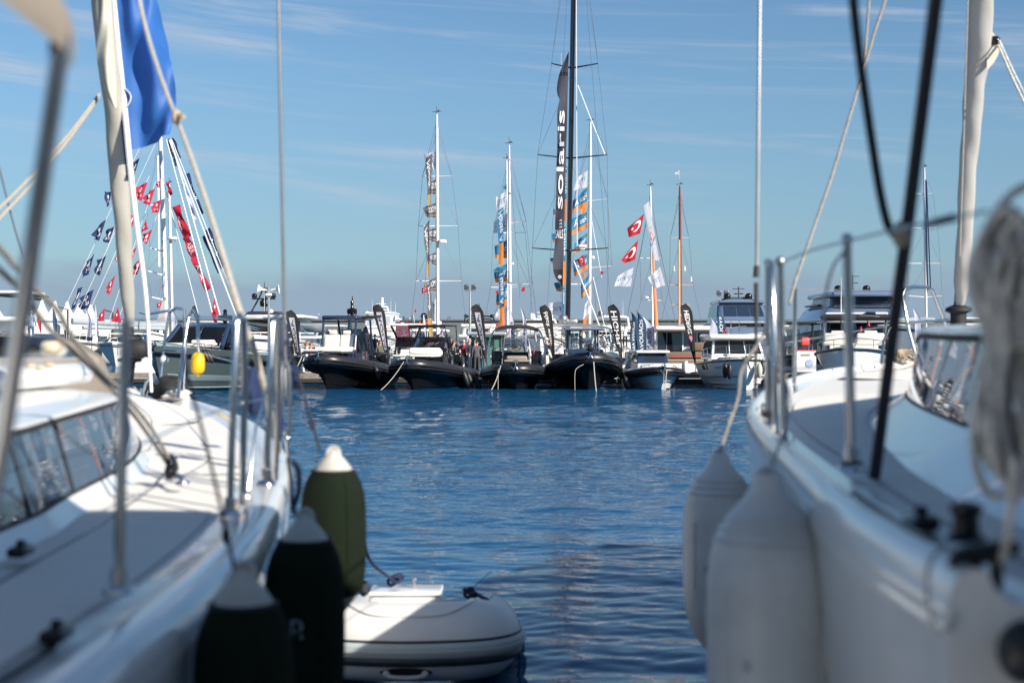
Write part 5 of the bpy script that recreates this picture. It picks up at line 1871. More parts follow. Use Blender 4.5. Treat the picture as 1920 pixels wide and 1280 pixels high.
mb = MB(); mb.rbox((0.2, 3.2, 1.55), (1.1, 1.4, .6), .1); mb.build('cockpit_table', 'gelcoat_warm', T, angle=60)
mb = MB(); mb.box((-.3, 1.0, .95), (1.0, .6, .8)); mb.build('companionway_locker', 'black_matt', T, smooth=False)

# white-masted yacht with slate banners
Ym = 86
T = sailboat(812, 78.2, 14, 4.3, 1.25, 'white sailing yacht whose mast carries grey and tan banners', sprayhood='slate_paint', wheels=False)
mast_rig(T, W(821, 645, Ym), W(819, 214, Ym), .105, 'alu_mast', spr(Ym, [(331, 793, 848, 0), (424, 785, 859, 0), (527, 780, 865, 0)], 820), tipdy=-.2,
         stays=[(W(822.5, 640, Ym + .1), W(821, 240, Ym + .1), .04, 'wire_white'), (W(816, 250, 85.5), W(790, 640, 80), .011, 'wire')])
mb = MB(); mb.lathe([(.26, 0), (.28, .08), (.25, .16), (.08, .2)], W(829, 455, Ym - .3) - V(T.location), 14); mb.build('radar_dome', 'dome_white', T)

# pair of white masts with teal and orange banners
Ym = 88
T = sailboat(960, 79, 14, 4.2, 1.25, 'white sailing yacht with the taller of two close white masts, behind teal and orange banners', wheels=False, sprayhood='slate_light')
mast_rig(T, W(957, 640, Ym), W(954.5, 272, Ym), .10, 'alu_mast', spr(Ym, [(419, 958, 987, .1), (535, 948, 998, .1)], 956), tipdy=-.4,
         stays=[(W(955, 290, Ym), W(975, 560, Ym - 4), .010, 'wire')])
Ym = 93
T = sailboat(938, 84, 12, 3.8, 1.15, 'white sailing yacht with the shorter of two close white masts', wheels=False)
mast_rig(T, W(952, 640, Ym), W(950, 300, Ym), .085, 'alu_mast', spr(Ym, [(437, 925, 985, 0), (539, 920, 993, 0)], 951))
mb = MB(); mb.ball(W(961, 494, Ym) - V(T.location), .11, 8); mb.build('mast_lamp', 'dome_white', T)

# grey-white mast behind the black one
Ym = 90
T = sailboat(1118, 81, 13, 4.1, 1.2, 'white sailing yacht with a pale mast, just right of the tall black mast', sprayhood='slate_light')
mast_rig(T, W(1105, 640, Ym), W(1107, 229, Ym), .11, 'alu_mast', spr(Ym, [(377, 1076, 1138, .08), (502, 1070, 1147, .08), (533, 1062, 1107, 0)], 1106), tipdy=-.4,
         stays=[(W(1107, 400, Ym - .5), W(1128, 520, 86), .02, 'wire_white'), (W(1112, 520, Ym), W(1140, 640, 84), .03, 'wire_white'), (W(1112, 520, Ym), W(1123, 640, 84), .012, 'wire')])
mb = MB(); mb.ball(W(1112, 483, Ym) - V(T.location), .12, 8); mb.build('mast_lamp', 'dome_white', T)

# yacht with the orange and white furled sail
Ym = 96
T = sailboat(1212, 86, 11, 3.6, 1.1, 'white sailing yacht with an orange-edged furled sail beside its mast', wheels=False)
mast_rig(T, W(1224, 640, Ym), W(1219.5, 350, Ym), .085, 'alu_mast', spr(Ym, [(484, 1200, 1239, 0), (563, 1201, 1240, 0)], 1222), tipdy=-.1,
         stays=[(W(1212, 417, 95), W(1168, 632, 88), .022, 'wire'), (W(1227, 417, 95), W(1270, 620, 90), .022, 'wire')])
mb = MB(); mb.lathe([(.2, 0), (.25, .05), (.24, .12), (.1, .18)], W(1213.5, 560, Ym - .2) - V(T.location), 12); mb.build('radar_dome', 'dome_white', T)
Lc = V(T.location)
mb = MB(); mb.tube([W(1223, 440, 95.5) - Lc, W(1227, 540, 95.4) - Lc, W(1231, 615, 95.3) - Lc], [.06, .10, .13], 8); mb.build('furled_sail', 'sail_orange', T)

# wooden mast
Ym = 98
T = sailboat(1285, 90, 12, 3.6, 1.1, 'classic sailing yacht with a red-brown varnished wooden mast', wheels=False)
mast_rig(T, W(1277, 640, Ym), W(1274.5, 349, Ym), .10, 'wood_mast', spr(Ym, [(446, 1257, 1292, 0), (534, 1255, 1299, 0)], 1275.5), spr_m='buff_mast', tipdy=0)
Lc = V(T.location)
mb = MB(); mb.tube([W(1273.8, 640, Ym - .15) - Lc, W(1273.2, 450, Ym - .15) - Lc], .08, 7); mb.build('spinnaker_pole', 'buff_mast', T)
mb = MB(); mb.tube([W(1274.3, 350, Ym) - Lc, W(1273.6, 319, Ym) - Lc], .02, 5); mb.build('flag_staff', 'buff_mast', T)
for px, py in ((1284, 508), (1264, 508), (1296, 528)):
    mb = MB(); mb.lathe([(.05, 0), (.07, .1), (.02, .35)], W(px, py, Ym) - Lc, 8); mb.build('radar_reflector', 'dome_white', T)
mb = MB(); mb.tube([W(1257, 571, Ym) - Lc, W(1294, 571, Ym) - Lc], .03, 6); mb.build('lower_crosstree', 'buff_mast', T)

# far right mast with navy lines
Ym = 112
T = sailboat(1745, 104, 14, 4.2, 1.3, 'sailing yacht with white mast and navy halyards, behind the large grey motor yacht', wheels=False)
mast_rig(T, W(1737, 640, Ym), W(1733, 315, Ym), .11, 'alu_mast', spr(Ym, [(365, 1715, 1749, .1), (429, 1703, 1757, .1), (494, 1700, 1762, 0), (557, 1701, 1764, .1)], 1735), tipdy=-.2, wire_r=.010,
         stays=[(W(1735.5, 337, Ym - .3), W(1739.5, 545, Ym - .3), .05, 'flag_navy'), (W(1737, 340, Ym - .3), W(1745, 545, Ym - .3), .05, 'flag_navy')])

# big ketch on the left
Ym = 98
T = sailboat(292, 84, 18, 5.0, 1.4, 'large white two-masted sailing yacht dressed with red and navy flags', wheels=False)
LK = V(T.location)
mast_rig(T, W(313, 640, Ym), W(300, 232, Ym), .17, 'alu_mast', spr(Ym, [(388, 284, 307, .1), (472, 287, 309, .2), (517, 281, 312, .3), (563, 287, 313, .2)], 308), tipdy=-.8, wire_r=.010)
Ym2 = 104
mast_rig(T, W(324, 640, Ym2), W(317, 345, Ym2), .11, 'alu_mast', spr(Ym2, [(402, 300, 318, 0), (452, 318, 329, 0)], 319), tipdy=0, wire_r=.010)
mb = MB(); mb.lathe([(.18, 0), (.22, .1), (.36, .12), (.38, .2), (.32, .3)], W(323, 452, Ym2 - .2) - LK, 14); mb.build('radar_dome', 'dome_white', T)
mb = MB(); mb.tube([W(296, 292, Ym + 1) - LK, W(298, 500, Ym + 1) - LK], .09, 8); mb.build('backstay_tube', 'alu_mast', T)
mb = MB(); mb.tube([W(135, 602, 92) - LK, W(312, 610, Ym - .4) - LK], .17, 10, flat=1.3); mb.build('boom', 'slate_light', T)
mb = MB(); mb.tube([W(155, 614, 92) - LK, W(312, 616, Ym - .4) - LK], .12, 8); mb.build('boom_crutch', 'slate_light', T)
mb = MB()
mb.grid([[W(309 - 17 * t * 1.0, 550 + 58 * t, Ym - .6) - LK, W(309, 550 + 58 * t, Ym - .6) - LK] for t in (0, .25, .5, .75, 1)]); mb.build('storm_sail', 'sail_white', T)
for a, b, r_ in (((312, 262), (400, 595), .045), ((320, 262), (415, 600), .05), ((304, 330), (372, 590), .028), ((317, 262), (448, 605), .055), ((322, 262), (455, 600), .03)):
    mb = MB(); mb.tube([W(*a, 97) - LK, W(*b, 84) - LK], r_, 6); mb.build('forestay', 'wire_white', T)
for a, b in (((263, 275), (120, 580)), ((300, 250), (140, 600)), ((280, 330), (165, 590)), ((292, 340), (205, 600)), ((303, 380), (225, 590)), ((258, 300), (200, 470))):
    mb = MB(); mb.tube([W(*a, 96) - LK, W(*b, 93) - LK], .011, 5); mb.build('flag_halyard', 'wire_white', T)
mb = MB(); mb.ball((-1.6, 2, 2.35), .3, 10); mb.build('stern_dome', 'black_gloss', T)

# ------------------------------------------------------------------ flags
RNG = random.Random(11)

def flag(ht, hb, ft, fb, Y, label, bands=None, m='flag_white', nu=10, nv=8, amp=.09, text=None, group=None, cat='flag', name='flag', waves=1.6, yfree=0.0, edge=0.0):
    """hoist top/bottom and free top/bottom in photo columns/rows at distance Y; real cloth, waving in depth"""
    a, b, c, d = W(*ht, Y), W(*hb, Y), W(*ft, Y + yfree), W(*fb, Y + yfree)
    w = ((c - a).length + (d - b).length) / 2
    ph = RNG.random() * 6.28
    ph2 = RNG.random() * 6.28
    ed = [RNG.uniform(-1, 1) for _ in range(nv + 1)]
    A = amp * max(.5, min(w, 2.0))
    O = (a + b) / 2

    def fn(u, v, off=0.0):
        p = (b * (1 - u) + d * u) * (1 - v) + (a * (1 - u) + c * u) * v
        k = u ** .8
        s = math.sin(ph + waves * 6.28 * u + 1.6 * v)
        s2 = math.sin(ph2 + 9 * v + 3 * u)
        p = p + V((edge * w * .08 * s2 * u, A * k * (s + .35 * s2) - off, A * .35 * k * math.cos(ph + waves * 5 * u + 2 * v)))
        return p - O
    mb = MB()
    rows = []
    bl = bands or [(0, 1, m)]
    ml = [x[2] for x in bl]
    vsplit = sorted({0, 1, *[x[0] for x in bl], *[x[1] for x in bl], *[i / nv for i in range(nv + 1)]})
    for v in vsplit:
        rows.append([fn(j / nu, v) for j in range(nu + 1)])
    def mi(i, j):
        vm = (vsplit[i] + vsplit[i + 1]) / 2
        for k, x in enumerate(bl):
            if x[0] <= vm <= x[1]:
                return k
        return 0
    mb.grid(rows, mi=mi)
    o = mb.build(name, ml, None, angle=180)
    o.location = O
    tag(o, label, cat, group)
    for tx in text or []:
        s, rect, rot, tm = tx[:4]
        kw = tx[4] if len(tx) > 4 else {}
        lettering(lambda u, v: fn(u, v, .012), s, tm, o, rect, rot, **kw)
    return o, fn


def crescent(o, fn, m='print_white', cu=.45, cv=.55, r=.26, asp=1.4, star=True):
    pts = []
    n = 26
    # outer circle minus inner circle, laid as a strip
    rows = []
    for k in range(n + 1):
        a = rad(38) + (2 * math.pi - rad(76)) * k / n
        po = (math.cos(a), math.sin(a))
        # inner circle centre shifted
        ci, ri = .28, .80
        th = math.atan2(po[1], po[0] - ci)
        pi_ = (ci + ri * math.cos(th), ri * math.sin(th))
        if math.hypot(*pi_) > 1:
            pi_ = po
        rows.append([po, pi_])
    # crescent opens towards the free edge
    mb = MB()
    mb.grid([[fn(cu + x * r / asp, cv + y * r, .014) for x, y in rw] for rw in rows])
    mb.build('crescent', m, o, smooth=False)
    if star:
        mb = MB()
        pts = []
        for k in range(10):
            a = math.pi + k * math.pi / 5
            rr = .42 if k % 2 == 0 else .17
            pts.append(fn(cu + (.88 + rr * math.cos(a)) * r / asp, cv + rr * math.sin(a) * r, .014))
        c = fn(cu + .88 * r / asp, cv, .014)
        mb.add([c] + pts, [(0, 1 + k, 1 + (k + 1) % 10) for k in range(10)])
        mb.build('star', m, o, smooth=False)


# grey and tan banners on the left white mast
Y = 85.4
GS = 'grey and tan banners and flags on the left white mast'
SL = [(.30, 1, 'flag_slate'), (.0, .30, 'flag_tan')]
SS = [(.24, 1, 'flag_slate'), (.20, .24, 'flag_grey'), (.08, .20, 'flag_slate'), (0, .08, 'flag_grey')]
def rot_banner(T_, B_, wtop, wbot, label, bands, txt, tm='print_white', Yb=Y, group=None, rect=(.18, .82, .42, .93), nv=14, amp=.10, shear=.25, lean=0):
    """long vertical banner: hoist on the right, from T_ to B_, widths in photo pixels"""
    return flag(T_, B_, (T_[0] - wtop, T_[1] + lean), (B_[0] - wbot, B_[1]), Yb, label, bands, nu=4, nv=nv, amp=amp, waves=.5, text=[(txt, rect, 3, tm, dict(shear=shear))] if txt else None,
                group=group, cat='banner', name='banner', edge=1.2)
flag((818, 284), (818, 318), (790, 290), (812, 318), Y + .6, 'white flag at the top of the left white mast, behind the uppermost grey banner', m='flag_white', text=[('T', (.25, .55, .3, .8), 0, 'print_blue')], group=GS)
rot_banner((811, 287), (806, 396), 13, 3, 'long grey banner with a tan foot, uppermost on the left white mast', SL, 'Moody', group=GS, lean=12)
flag((818, 336), (818, 367), (805, 342), (806, 365), Y, 'small grey flag beside the uppermost long grey banner', SS, text=[('MOODY', (.05, .95, .45, .85), 0, 'print_white')], group=GS)
flag((818, 380), (818, 411), (792, 390), (799, 407), Y - .3, 'grey flag with pointed free corner below the uppermost long banner', SS, text=[('MOODY', (.05, .8, .45, .85), 0, 'print_white')], group=GS)
rot_banner((805, 413), (805, 520), 11, 3, 'long grey banner with a tan foot, second on the left white mast', SL, 'Moody', group=GS, lean=14)
flag((818, 427), (818, 457), (804, 431), (805, 452), Y, 'small grey flag level with the top of the second long banner', SS, text=[('MOODY', (.05, .95, .45, .85), 0, 'print_white')], group=GS)
flag((818, 473), (817, 500), (804, 478), (805, 492), Y, 'small grey flag level with the foot of the second long banner', SS, text=[('MOODY', (.05, .95, .45, .85), 0, 'print_white')], group=GS)
flag((818, 519), (817, 548), (796, 532), (793, 548), Y, 'grey flag flying above the lowest long grey banner', SS, text=[('MOODY', (.05, .9, .45, .85), 0, 'print_white')], group=GS)
o, fn = flag((802, 535), (800, 547), (791, 541), (791, 551), Y - .5, 'tiny red flag with white crescent left of the grey flags', m='flag_red', amp=.1)
crescent(o, fn, r=.3)
rot_banner((808, 533), (812, 632), 8, 8, 'long grey banner with a tan foot, lowest on the left white mast', [(.36, 1, 'flag_slate'), (0, .36, 'flag_tan')], 'Moody', group=GS, rect=(.2, .8, .5, .95))
flag((817, 560), (818, 604), (810, 568), (806, 600), Y + 1, 'white flag behind the lowest long grey banner', m='flag_white', text=[('T', (.2, .6, .4, .8), 0, 'print_blue')], group=GS)

# teal and orange banners
TE = [(.30, 1, 'flag_teal'), (0, .30, 'flag_orange')]
TS = [(.27, 1, 'flag_teal'), (0, .27, 'flag_orange')]
GT = 'teal and orange banners and flags on the pair of white masts'
Y = 87.4
flag((950, 345), (950, 355), (944, 350), (945, 354), Y, 'scrap of teal flag at the very top of the pair of white masts', m='flag_teal', group=GT)
flag((951, 357), (950, 392), (930, 370), (931, 398), Y, 'white flag near the top of the pair of white masts', m='flag_white', text=[('TFIJ', (.1, .9, .3, .7), 0, 'print_blue')], group=GT)
rot_banner((944, 388), (944, 496), 12, 8, 'upper long teal banner with an orange foot', [(.38, 1, 'flag_teal'), (0, .38, 'flag_orange')], 'Hanse A', group=GT, rect=(.15, .85, .42, .97), lean=8)
flag((951, 400), (951, 434), (926, 415), (925, 438), Y + .8, 'pale flag behind the middle of the upper long teal banner', m='flag_white', text=[('J', (.1, .3, .3, .7), 0, 'print_blue')], group=GT)
flag((951, 450), (951, 484), (927, 462), (929, 484), Y + .3, 'teal flag with orange edge behind the foot of the upper long banner', TS, text=[('Hanse', (.02, .5, .4, .8), 0, 'print_white', dict(shear=.2))], group=GT)
flag((951, 494), (951, 528), (924, 506), (929, 530), Y, 'teal flag with orange edge between the two long teal banners', TS, text=[('Hanse', (.02, .5, .4, .8), 0, 'print_white', dict(shear=.2)), ('A', (.62, .86, .4, .85), 0, 'print_white')], group=GT)
rot_banner((944, 503), (946, 613), 9, 9, 'lower long teal banner with an orange foot', [(.37, 1, 'flag_teal'), (0, .37, 'flag_orange')], 'Hanse A', group=GT, rect=(.15, .85, .40, .92), Yb=Y - .3)
flag((951, 530), (951, 572), (931, 552), (930, 572), Y + .4, 'teal flag with orange edge behind the lower long banner', TS, text=[('Hanse', (.02, .5, .4, .8), 0, 'print_white', dict(shear=.2))], group=GT)
flag((951, 575), (951, 608), (930, 582), (928, 595), Y + .9, 'white flag behind the foot of the lower long teal banner', m='flag_white', group=GT)
for k, (a, b, c, d, lab) in enumerate((((984, 538), (984, 546), (977, 541), (977, 547), 'tiny red flag hanging under the crosstree right of the pair of masts'),
                                       ((935, 544), (934, 551), (929, 546), (929, 551), 'tiny red flag left of the lower teal banner'),
                                       ((1126, 508), (1127, 515), (1131, 510), (1131, 514), 'tiny red flag right of the pale mast'))):
    flag(a, b, c, d, 86, lab, m='flag_red', nu=4, nv=3)
for px, py0, py1, lab in ((932, 602, 625, 'small red and white flag on the kiosk roof, the taller of three'), (918, 612, 625, 'small red and white flag on the kiosk roof, leftmost of three'),
                          (953, 619, 629, 'small red and white flag on the kiosk roof, rightmost of three')):
    flag((px + 2, py0), (px, py1), (px - 2, py0 + 5), (px - 3, py1), 79, lab, [(.55, 1, 'flag_red'), (.42, .55, 'flag_white'), (0, .42, 'flag_red')], nu=3, nv=6, group='small red and white flags on the kiosk roof')

# flags on the pale mast right of the black one
Y = 89.3
GH = 'teal and orange flags on the pale mast behind the black mast'
flag((1102, 320), (1101, 351), (1081, 333), (1075, 357), Y, 'white flag highest on the pale mast behind the black mast', m='flag_white', text=[('TFIJ', (.1, .7, .35, .7), 0, 'print_blue')], group=GH)
HT = [('Hanse', (.06, .5, .42, .78), 0, 'print_white', dict(shear=.2)), ('A', (.60, .85, .42, .85), 0, 'print_white')]
for a, b, c, d, lab in (((1102, 350), (1101, 387), (1074, 377), (1073, 399), 'uppermost teal flag with orange edge right of the black mast'),
                        ((1101, 397), (1101, 426), (1072, 410), (1073, 441), 'second teal flag with orange edge right of the black mast'),
                        ((1101, 436), (1101, 463), (1077, 456), (1074, 477), 'third teal flag with orange edge right of the black mast'),
                        ((1102, 476), (1102, 503), (1073, 491), (1077, 519), 'fourth teal flag with orange edge, behind the red crescent flag'),
                        ((1104, 516), (1105, 545), (1089, 530), (1090, 560), 'lowest teal flag with orange edge right of the black mast')):
    flag(a, b, c, d, Y, lab, TS, text=HT, group=GH)
for a, b, c, d, lab in (((1099, 388), (1098, 400), (1090, 390), (1090, 402), 'orange tab below the uppermost teal flag'),
                        ((1097, 512), (1098, 520), (1092, 514), (1094, 520), 'orange tab below the fourth teal flag')):
    flag(a, b, c, d, Y + .4, lab, m='flag_orange', nu=4, nv=3, group=GH)
flag((1107, 553), (1107, 585), (1094, 576), (1092, 600), Y, 'white flag hanging low beside the pale mast', m='flag_white', text=[('FIT', (.1, .7, .4, .7), 0, 'print_blue')], group=GH)
flag((1100, 592), (1100, 621), (1093, 595), (1092, 623), Y, 'orange banner at the foot of the pale mast', m='flag_orange', nu=4, group=GH)
o, fn = flag((1094, 477), (1098, 495), (1082, 487), (1088, 500), 84, 'red crescent flag hanging in front of the teal flags under the radar', m='flag_red')
crescent(o, fn, r=.24, star=False)
Y = 85.0
rot_banner((1063, 312), (1062, 415), 6, 5, 'upper narrow teal banner with orange foot just left of the black mast', [(.40, 1, 'flag_teal'), (0, .40, 'flag_orange')], 'Hanse', group=GH, rect=(.1, .9, .5, .97), amp=.04)
rot_banner((1061, 425), (1060, 533), 5, 5, 'middle narrow teal banner with orange foot just left of the black mast', [(.40, 1, 'flag_teal'), (0, .40, 'flag_orange')], 'Hanse', group=GH, rect=(.1, .9, .5, .97), amp=.04)
rot_banner((1059, 540), (1058, 590), 5, 4, 'lowest narrow teal banner just left of the black mast', [(0, 1, 'flag_teal')], 'Hanse', group=GH, rect=(.1, .9, .4, .95), amp=.04)
for a, b, c, d, lab in (((1047, 392), (1047, 407), (1037, 393), (1038, 404), 'teal and orange flag end, upper of four left of the dark grey banner'),
                        ((1045, 435), (1046, 454), (1033, 440), (1037, 455), 'teal and orange flag end, second of four left of the dark grey banner'),
                        ((1042, 483), (1041, 496), (1030, 484), (1034, 494), 'teal flag end, third of four left of the dark grey banner'),
                        ((1053, 529), (1055, 547), (1038, 530), (1044, 546), 'teal and orange flag end, lowest of four left of the dark grey banner')):
    flag(a, b, c, d, 86.5, lab, TS, nu=5, nv=4, group=GH)
o, fn = flag((1057, 565), (1054, 593), (1022, 568), (1027, 588), 86.5, 'white flag low on the left of the black mast', m='flag_white', text=[('FIC', (.1, .75, .3, .65), 0, 'print_blue')])

# dark grey banner with large lettering on the black mast
Y = 84.6
def solar():
    edge_l = [(98, 1066), (112, 1059), (138, 1049), (160, 1044.5), (178, 1045), (188, 1049), (212, 1044.5), (260, 1045), (330, 1043), (420, 1041), (460, 1040), (490, 1036.5), (505, 1037), (520, 1041), (535, 1052), (542, 1055)]
    def er(py):
        return 1066.5 - (py - 98) / 444 * 11.5
    ys = [98 + 444 * k / 60 for k in range(61)]
    O = W(1055, 320, Y)
    def fn(u, v, off=0.0):
        py = 98 + 444 * (1 - v)
        xl, xr = smooth_tab(edge_l, py), er(py)
        px = xr + (xl - xr) * u
        p = W(px, py, Y)
        p.y += .16 * u * math.sin(9 * v * 2.2 + 2.2 * u) - off
        return p - O
    vsp = [1 - (y - 98) / 444 for y in ys]
    mb = MB()
    def mi(i, j):
        py = (ys[i] + ys[i + 1]) / 2
        return 1 if (506 < py < 527 or 138 < py < 142) else 0
    mb.grid([[fn(j / 5, v) for j in range(6)] for v in vsp], mi=mi)
    o = mb.build('banner', ['flag_solar', 'flag_black'], None, angle=180)
    o.location = O
    tag(o, 'very tall dark grey banner with large white lettering hoisted beside the black mast', 'banner')
    lettering(lambda u, v: fn(u, v, .09), 'solaris', 'print_white', o, (.25, .98, 1 - (392 - 98) / 444, 1 - (208 - 98) / 444), 3, bold=.01, mirror=True)
    lettering(lambda u, v: fn(u, v, .02), 'SAILS', 'print_white', o, (.12, .98, 1 - (447 - 98) / 444, 1 - (431 - 98) / 444), 0, mirror=True)
    for k in range(3):
        mb = MB(); mb.tube([fn(.30 + .22 * t, 1 - (427 - 6 * k - 98) / 444 + .006 * math.sin(t * 3.14), .02) for t in (0, .25, .5, .75, 1)], .02, 5); mb.build('emblem_arc', 'print_white', o)
    mb = MB(); mb.lathe([(.12, 0), (.12, .01)], fn(.4, 1 - (519 - 98) / 444, .03), 12, Matrix.Rotation(rad(90), 3, 'X')); mb.build('emblem', 'flag_lilac', o)
solar()

# red crescent flags and white flags right of the middle
GR2 = 'red flags with white crescent and star on the line right of the middle'
o, fn = flag((1208, 400), (1200, 438), (1176, 429), (1179, 445), 92, 'large red flag with white crescent, upper of the two', m='flag_red', group=GR2, amp=.08, waves=1.0); crescent(o, fn, cu=.42, cv=.58, r=.30, asp=.95)
o, fn = flag((1197, 449), (1191, 487), (1164, 487), (1172, 494), 92, 'large red flag with white crescent, lower of the two', m='flag_red', group=GR2, amp=.08, waves=1.0); crescent(o, fn, cu=.42, cv=.58, r=.30, asp=.95)
flag((1188, 501), (1183, 537), (1158, 517), (1151, 537), 92, 'white flag with blue letters below the two red crescent flags', m='flag_white', text=[('TFIJ', (.08, .85, .38, .62), 0, 'print_blue')])
flag((1238, 500), (1247, 535), (1215, 521), (1225, 541), 94, 'white flag with blue letters right of the orange furled sail', m='flag_white', text=[('TFI', (.2, .75, .3, .6), 0, 'print_blue')])
flag((1217, 377), (1236, 489), (1207, 386), (1226, 487), 94.5, 'long white banner with orange letters along the orange furled sail', m='flag_white', nu=4, nv=12, amp=.05, cat='banner', text=[('VICS', (.3, .9, .35, .62), 3, 'orange', dict(bold=.01))])
flag((1273, 320), (1273.5, 328), (1265, 325), (1268, 327), 98, 'little white pennant at the top of the wooden mast', m='flag_white', nu=4, nv=3, cat='pennant')
flag((1281, 575), (1276, 592), (1288, 580), (1283, 590), 97, 'small white cloth on the rigging left of the black and pink-badged feather banner', m='flag_white', nu=4, nv=3)

# red and navy dressing flags of the ketch on the left
GN = 'navy flags on the halyards left of the big ketch'
GRR = 'red flags on the halyards left of the big ketch'
GN_T = [('ASUL', (.10, .75, .22, .42), 0, 'print_white')]
def star_mark(o, fn, cu=.45, cv=.62, r=.16, m='print_white'):
    for k in range(4):
        a = k * math.pi / 4
        mb = MB(); mb.tube([fn(cu - r * math.cos(a), cv - r * math.sin(a), .014), fn(cu + r * math.cos(a), cv + r * math.sin(a), .014)], .018, 4)
        mb.build('emblem_ray', m, o)
Yk = 94
for (a, b, c, d, lab) in (
    ((262, 296), (249, 338), (249, 306), (244, 330), 'navy flag just below the big blue flag, highest of the navy ones'),
    ((209, 360), (204, 386), (195, 359), (201, 388), 'navy flag partly behind the furled headsail at its left, above the two star ones'),
    ((240, 359), (236, 375), (233, 362), (232, 374), 'scrap of navy flag just right of the furled headsail'),
    ((199, 411), (186, 451), (173, 435), (179, 450), 'navy flag at the left of a pair level with the headsail middle'),
    ((215, 424), (205, 456), (200, 432), (194, 453), 'navy flag with white star mark right of its twin, touching the headsail'),
    ((177, 475), (166, 515), (163, 490), (153, 520), 'drooping navy flag, left of the third pair'),
    ((199, 479), (187, 517), (183, 488), (177, 513), 'drooping navy flag, right of the third pair'),
    ((155, 537), (140, 578), (147, 541), (134, 580), 'narrow navy flag, left of the lowest pair over the tents'),
    ((176, 542), (166, 577), (152, 557), (148, 582), 'broad navy flag, right of the lowest pair over the tents')):
    o, fn = flag(a, b, c, d, Yk, lab, m='flag_navy', amp=.22, waves=1.1, group=GN, edge=1.5, text=GN_T)
    star_mark(o, fn)
for (a, b, c, d, lab) in (
    ((277, 341), (265, 377), (254, 352), (253, 372), 'large red flag, topmost of the red flags right of the headsail'),
    ((291, 353), (281, 385), (270, 366), (268, 381), 'large red flag just right of and below the topmost'),
    ((301, 338), (299, 352), (292, 343), (293, 350), 'small red flag touching the white mast top'),
    ((302, 375), (298, 399), (287, 379), (284, 399), 'red flag tight against the white mast'),
    ((258, 397), (245, 434), (240, 406), (241, 428), 'red flag close to the right edge of the furled headsail'),
    ((274, 410), (262, 440), (276, 430), (259, 441), 'folded thin red flag between two others'),
    ((286, 429), (275, 458), (267, 441), (270, 456), 'red flag below the folded thin one'),
    ((257, 463), (245, 495), (245, 472), (245, 490), 'red flag half behind the headsail edge, lower down'),
    ((269, 481), (257, 515), (250, 496), (250, 514), 'red flag lowest of those right of the headsail'),
    ((222, 479), (219, 490), (215, 485), (216, 491), 'scrap of red flag peeping out left of the headsail'),
    ((217, 516), (206, 552), (203, 529), (198, 548), 'ragged red flag left of the headsail above the tents')):
    o, fn = flag(a, b, c, d, Yk + .5, lab, m='flag_crimson', amp=.2, waves=1.1, group=GRR, edge=1.3, text=[('ASUL', (.2, .85, .2, .38), 0, 'print_white')])
    star_mark(o, fn)
# peaked red flags near the quay
for (a, b, c, d, lab) in (
    ((197, 577), (195, 602), (185, 592), (183, 602), 'red flag low over the boom, left of the two'),
    ((221, 576), (228, 605), (215, 590), (208, 603), 'red flag low over the boom, right of the two'),
    ((308, 534), (307, 541), (303, 537), (304, 541), 'tiny red flag on the white mast'),
    ((303, 566), (300, 576), (294, 570), (295, 578), 'small red crescent flag left of the white mast'),
    ((402, 557), (414, 590), (398, 575), (397, 590), 'peaked red flag right of the leaning white stays')):
    o, fn = flag(a, b, c, d, 90, lab, m='flag_crimson', amp=.10, waves=.8, nu=6, nv=6)
    star_mark(o, fn, r=.12)
# banners furled along the leaning stays
def along(p0, p1, w0, w1, Y0, Y1, m, label, group, txt=None):
    a, b = W(*p0, Y0), W(*p1, Y1)
    O = (a + b) / 2
    n = 14
    ph = RNG.random() * 6
    d = (b - a).normalized()
    side = V((-d.z, 0, d.x)).normalized()
    if side.x < 0:
        side = -side
    def fn(u, v, off=0.0):
        p = a.lerp(b, 1 - v)
        w = (w0 + (w1 - w0) * (1 - v)) / FPX * p.y
        return p + side * (w * (u - .3) * (1 + .25 * math.sin(ph + 7 * v))) + V((0, .12 * math.sin(ph + 11 * v + 3 * u) - off, 0)) - O
    mb = MB(); mb.grid([[fn(j / 4, i / n) for j in range(5)] for i in range(n + 1)])
    o = mb.build('banner', m, None, angle=180); o.location = O
    tag(o, label, 'banner', group)
    if txt:
        lettering(lambda u, v: fn(u, v, .03), txt, 'print_white', o, (.2, .8, .3, .75), 3)
    return o
GB = 'red and navy banners wrapped along the leaning stays'
along((326, 388), (350, 455), 10, 9, 97, 95, 'flag_crimson', 'red banner, highest on the inner leaning stay', GB, 'ASUL')
along((330, 386), (353, 445), 9, 8, 97, 95, 'flag_red', 'red banner, highest on the outer leaning stay', GB)
along((346, 445), (366, 492), 17, 12, 95, 93, 'flag_crimson', 'broad red banner in the middle of the leaning stays', GB, 'ASUL')
along((361, 483), (388, 545), 12, 11, 93, 91, 'flag_crimson', 'red banner, lowest on the leaning stays', GB, 'ASUL')
along((314, 262), (331, 312), 8, 7, 97, 96, 'flag_navy', 'navy banner hanging just under the big blue flag, left one', GB, 'ASUL')
along((322, 260), (337, 298), 6, 5, 97, 96, 'flag_navy', 'navy banner hanging just under the big blue flag, right one', GB)
along((349, 326), (378, 402), 7, 6, 96, 93, 'flag_navy', 'long navy banner on the outer leaning stay', GB, 'ASUL')
along((342, 345), (366, 412), 7, 5, 95, 93, 'flag_lilac', 'white banner with dark print on the outer leaning stay', GB)
along((387, 430), (416, 502), 9, 9, 92, 88, 'flag_navy', 'navy banner low on the outermost stay, right one', GB, 'ASUL')
along((381, 442), (410, 512), 7, 6, 92, 88, 'flag_navy', 'navy banner low on the outermost stay, left one', GB)
along((313, 343), (320, 366), 6, 6, 97, 96, 'flag_red', 'short red banner right of the white mast', GB)
along((398, 585), (415, 640), 6, 9, 84, 80, 'flag_red', 'red banner tail hanging over the navy windscreen boat', GB)

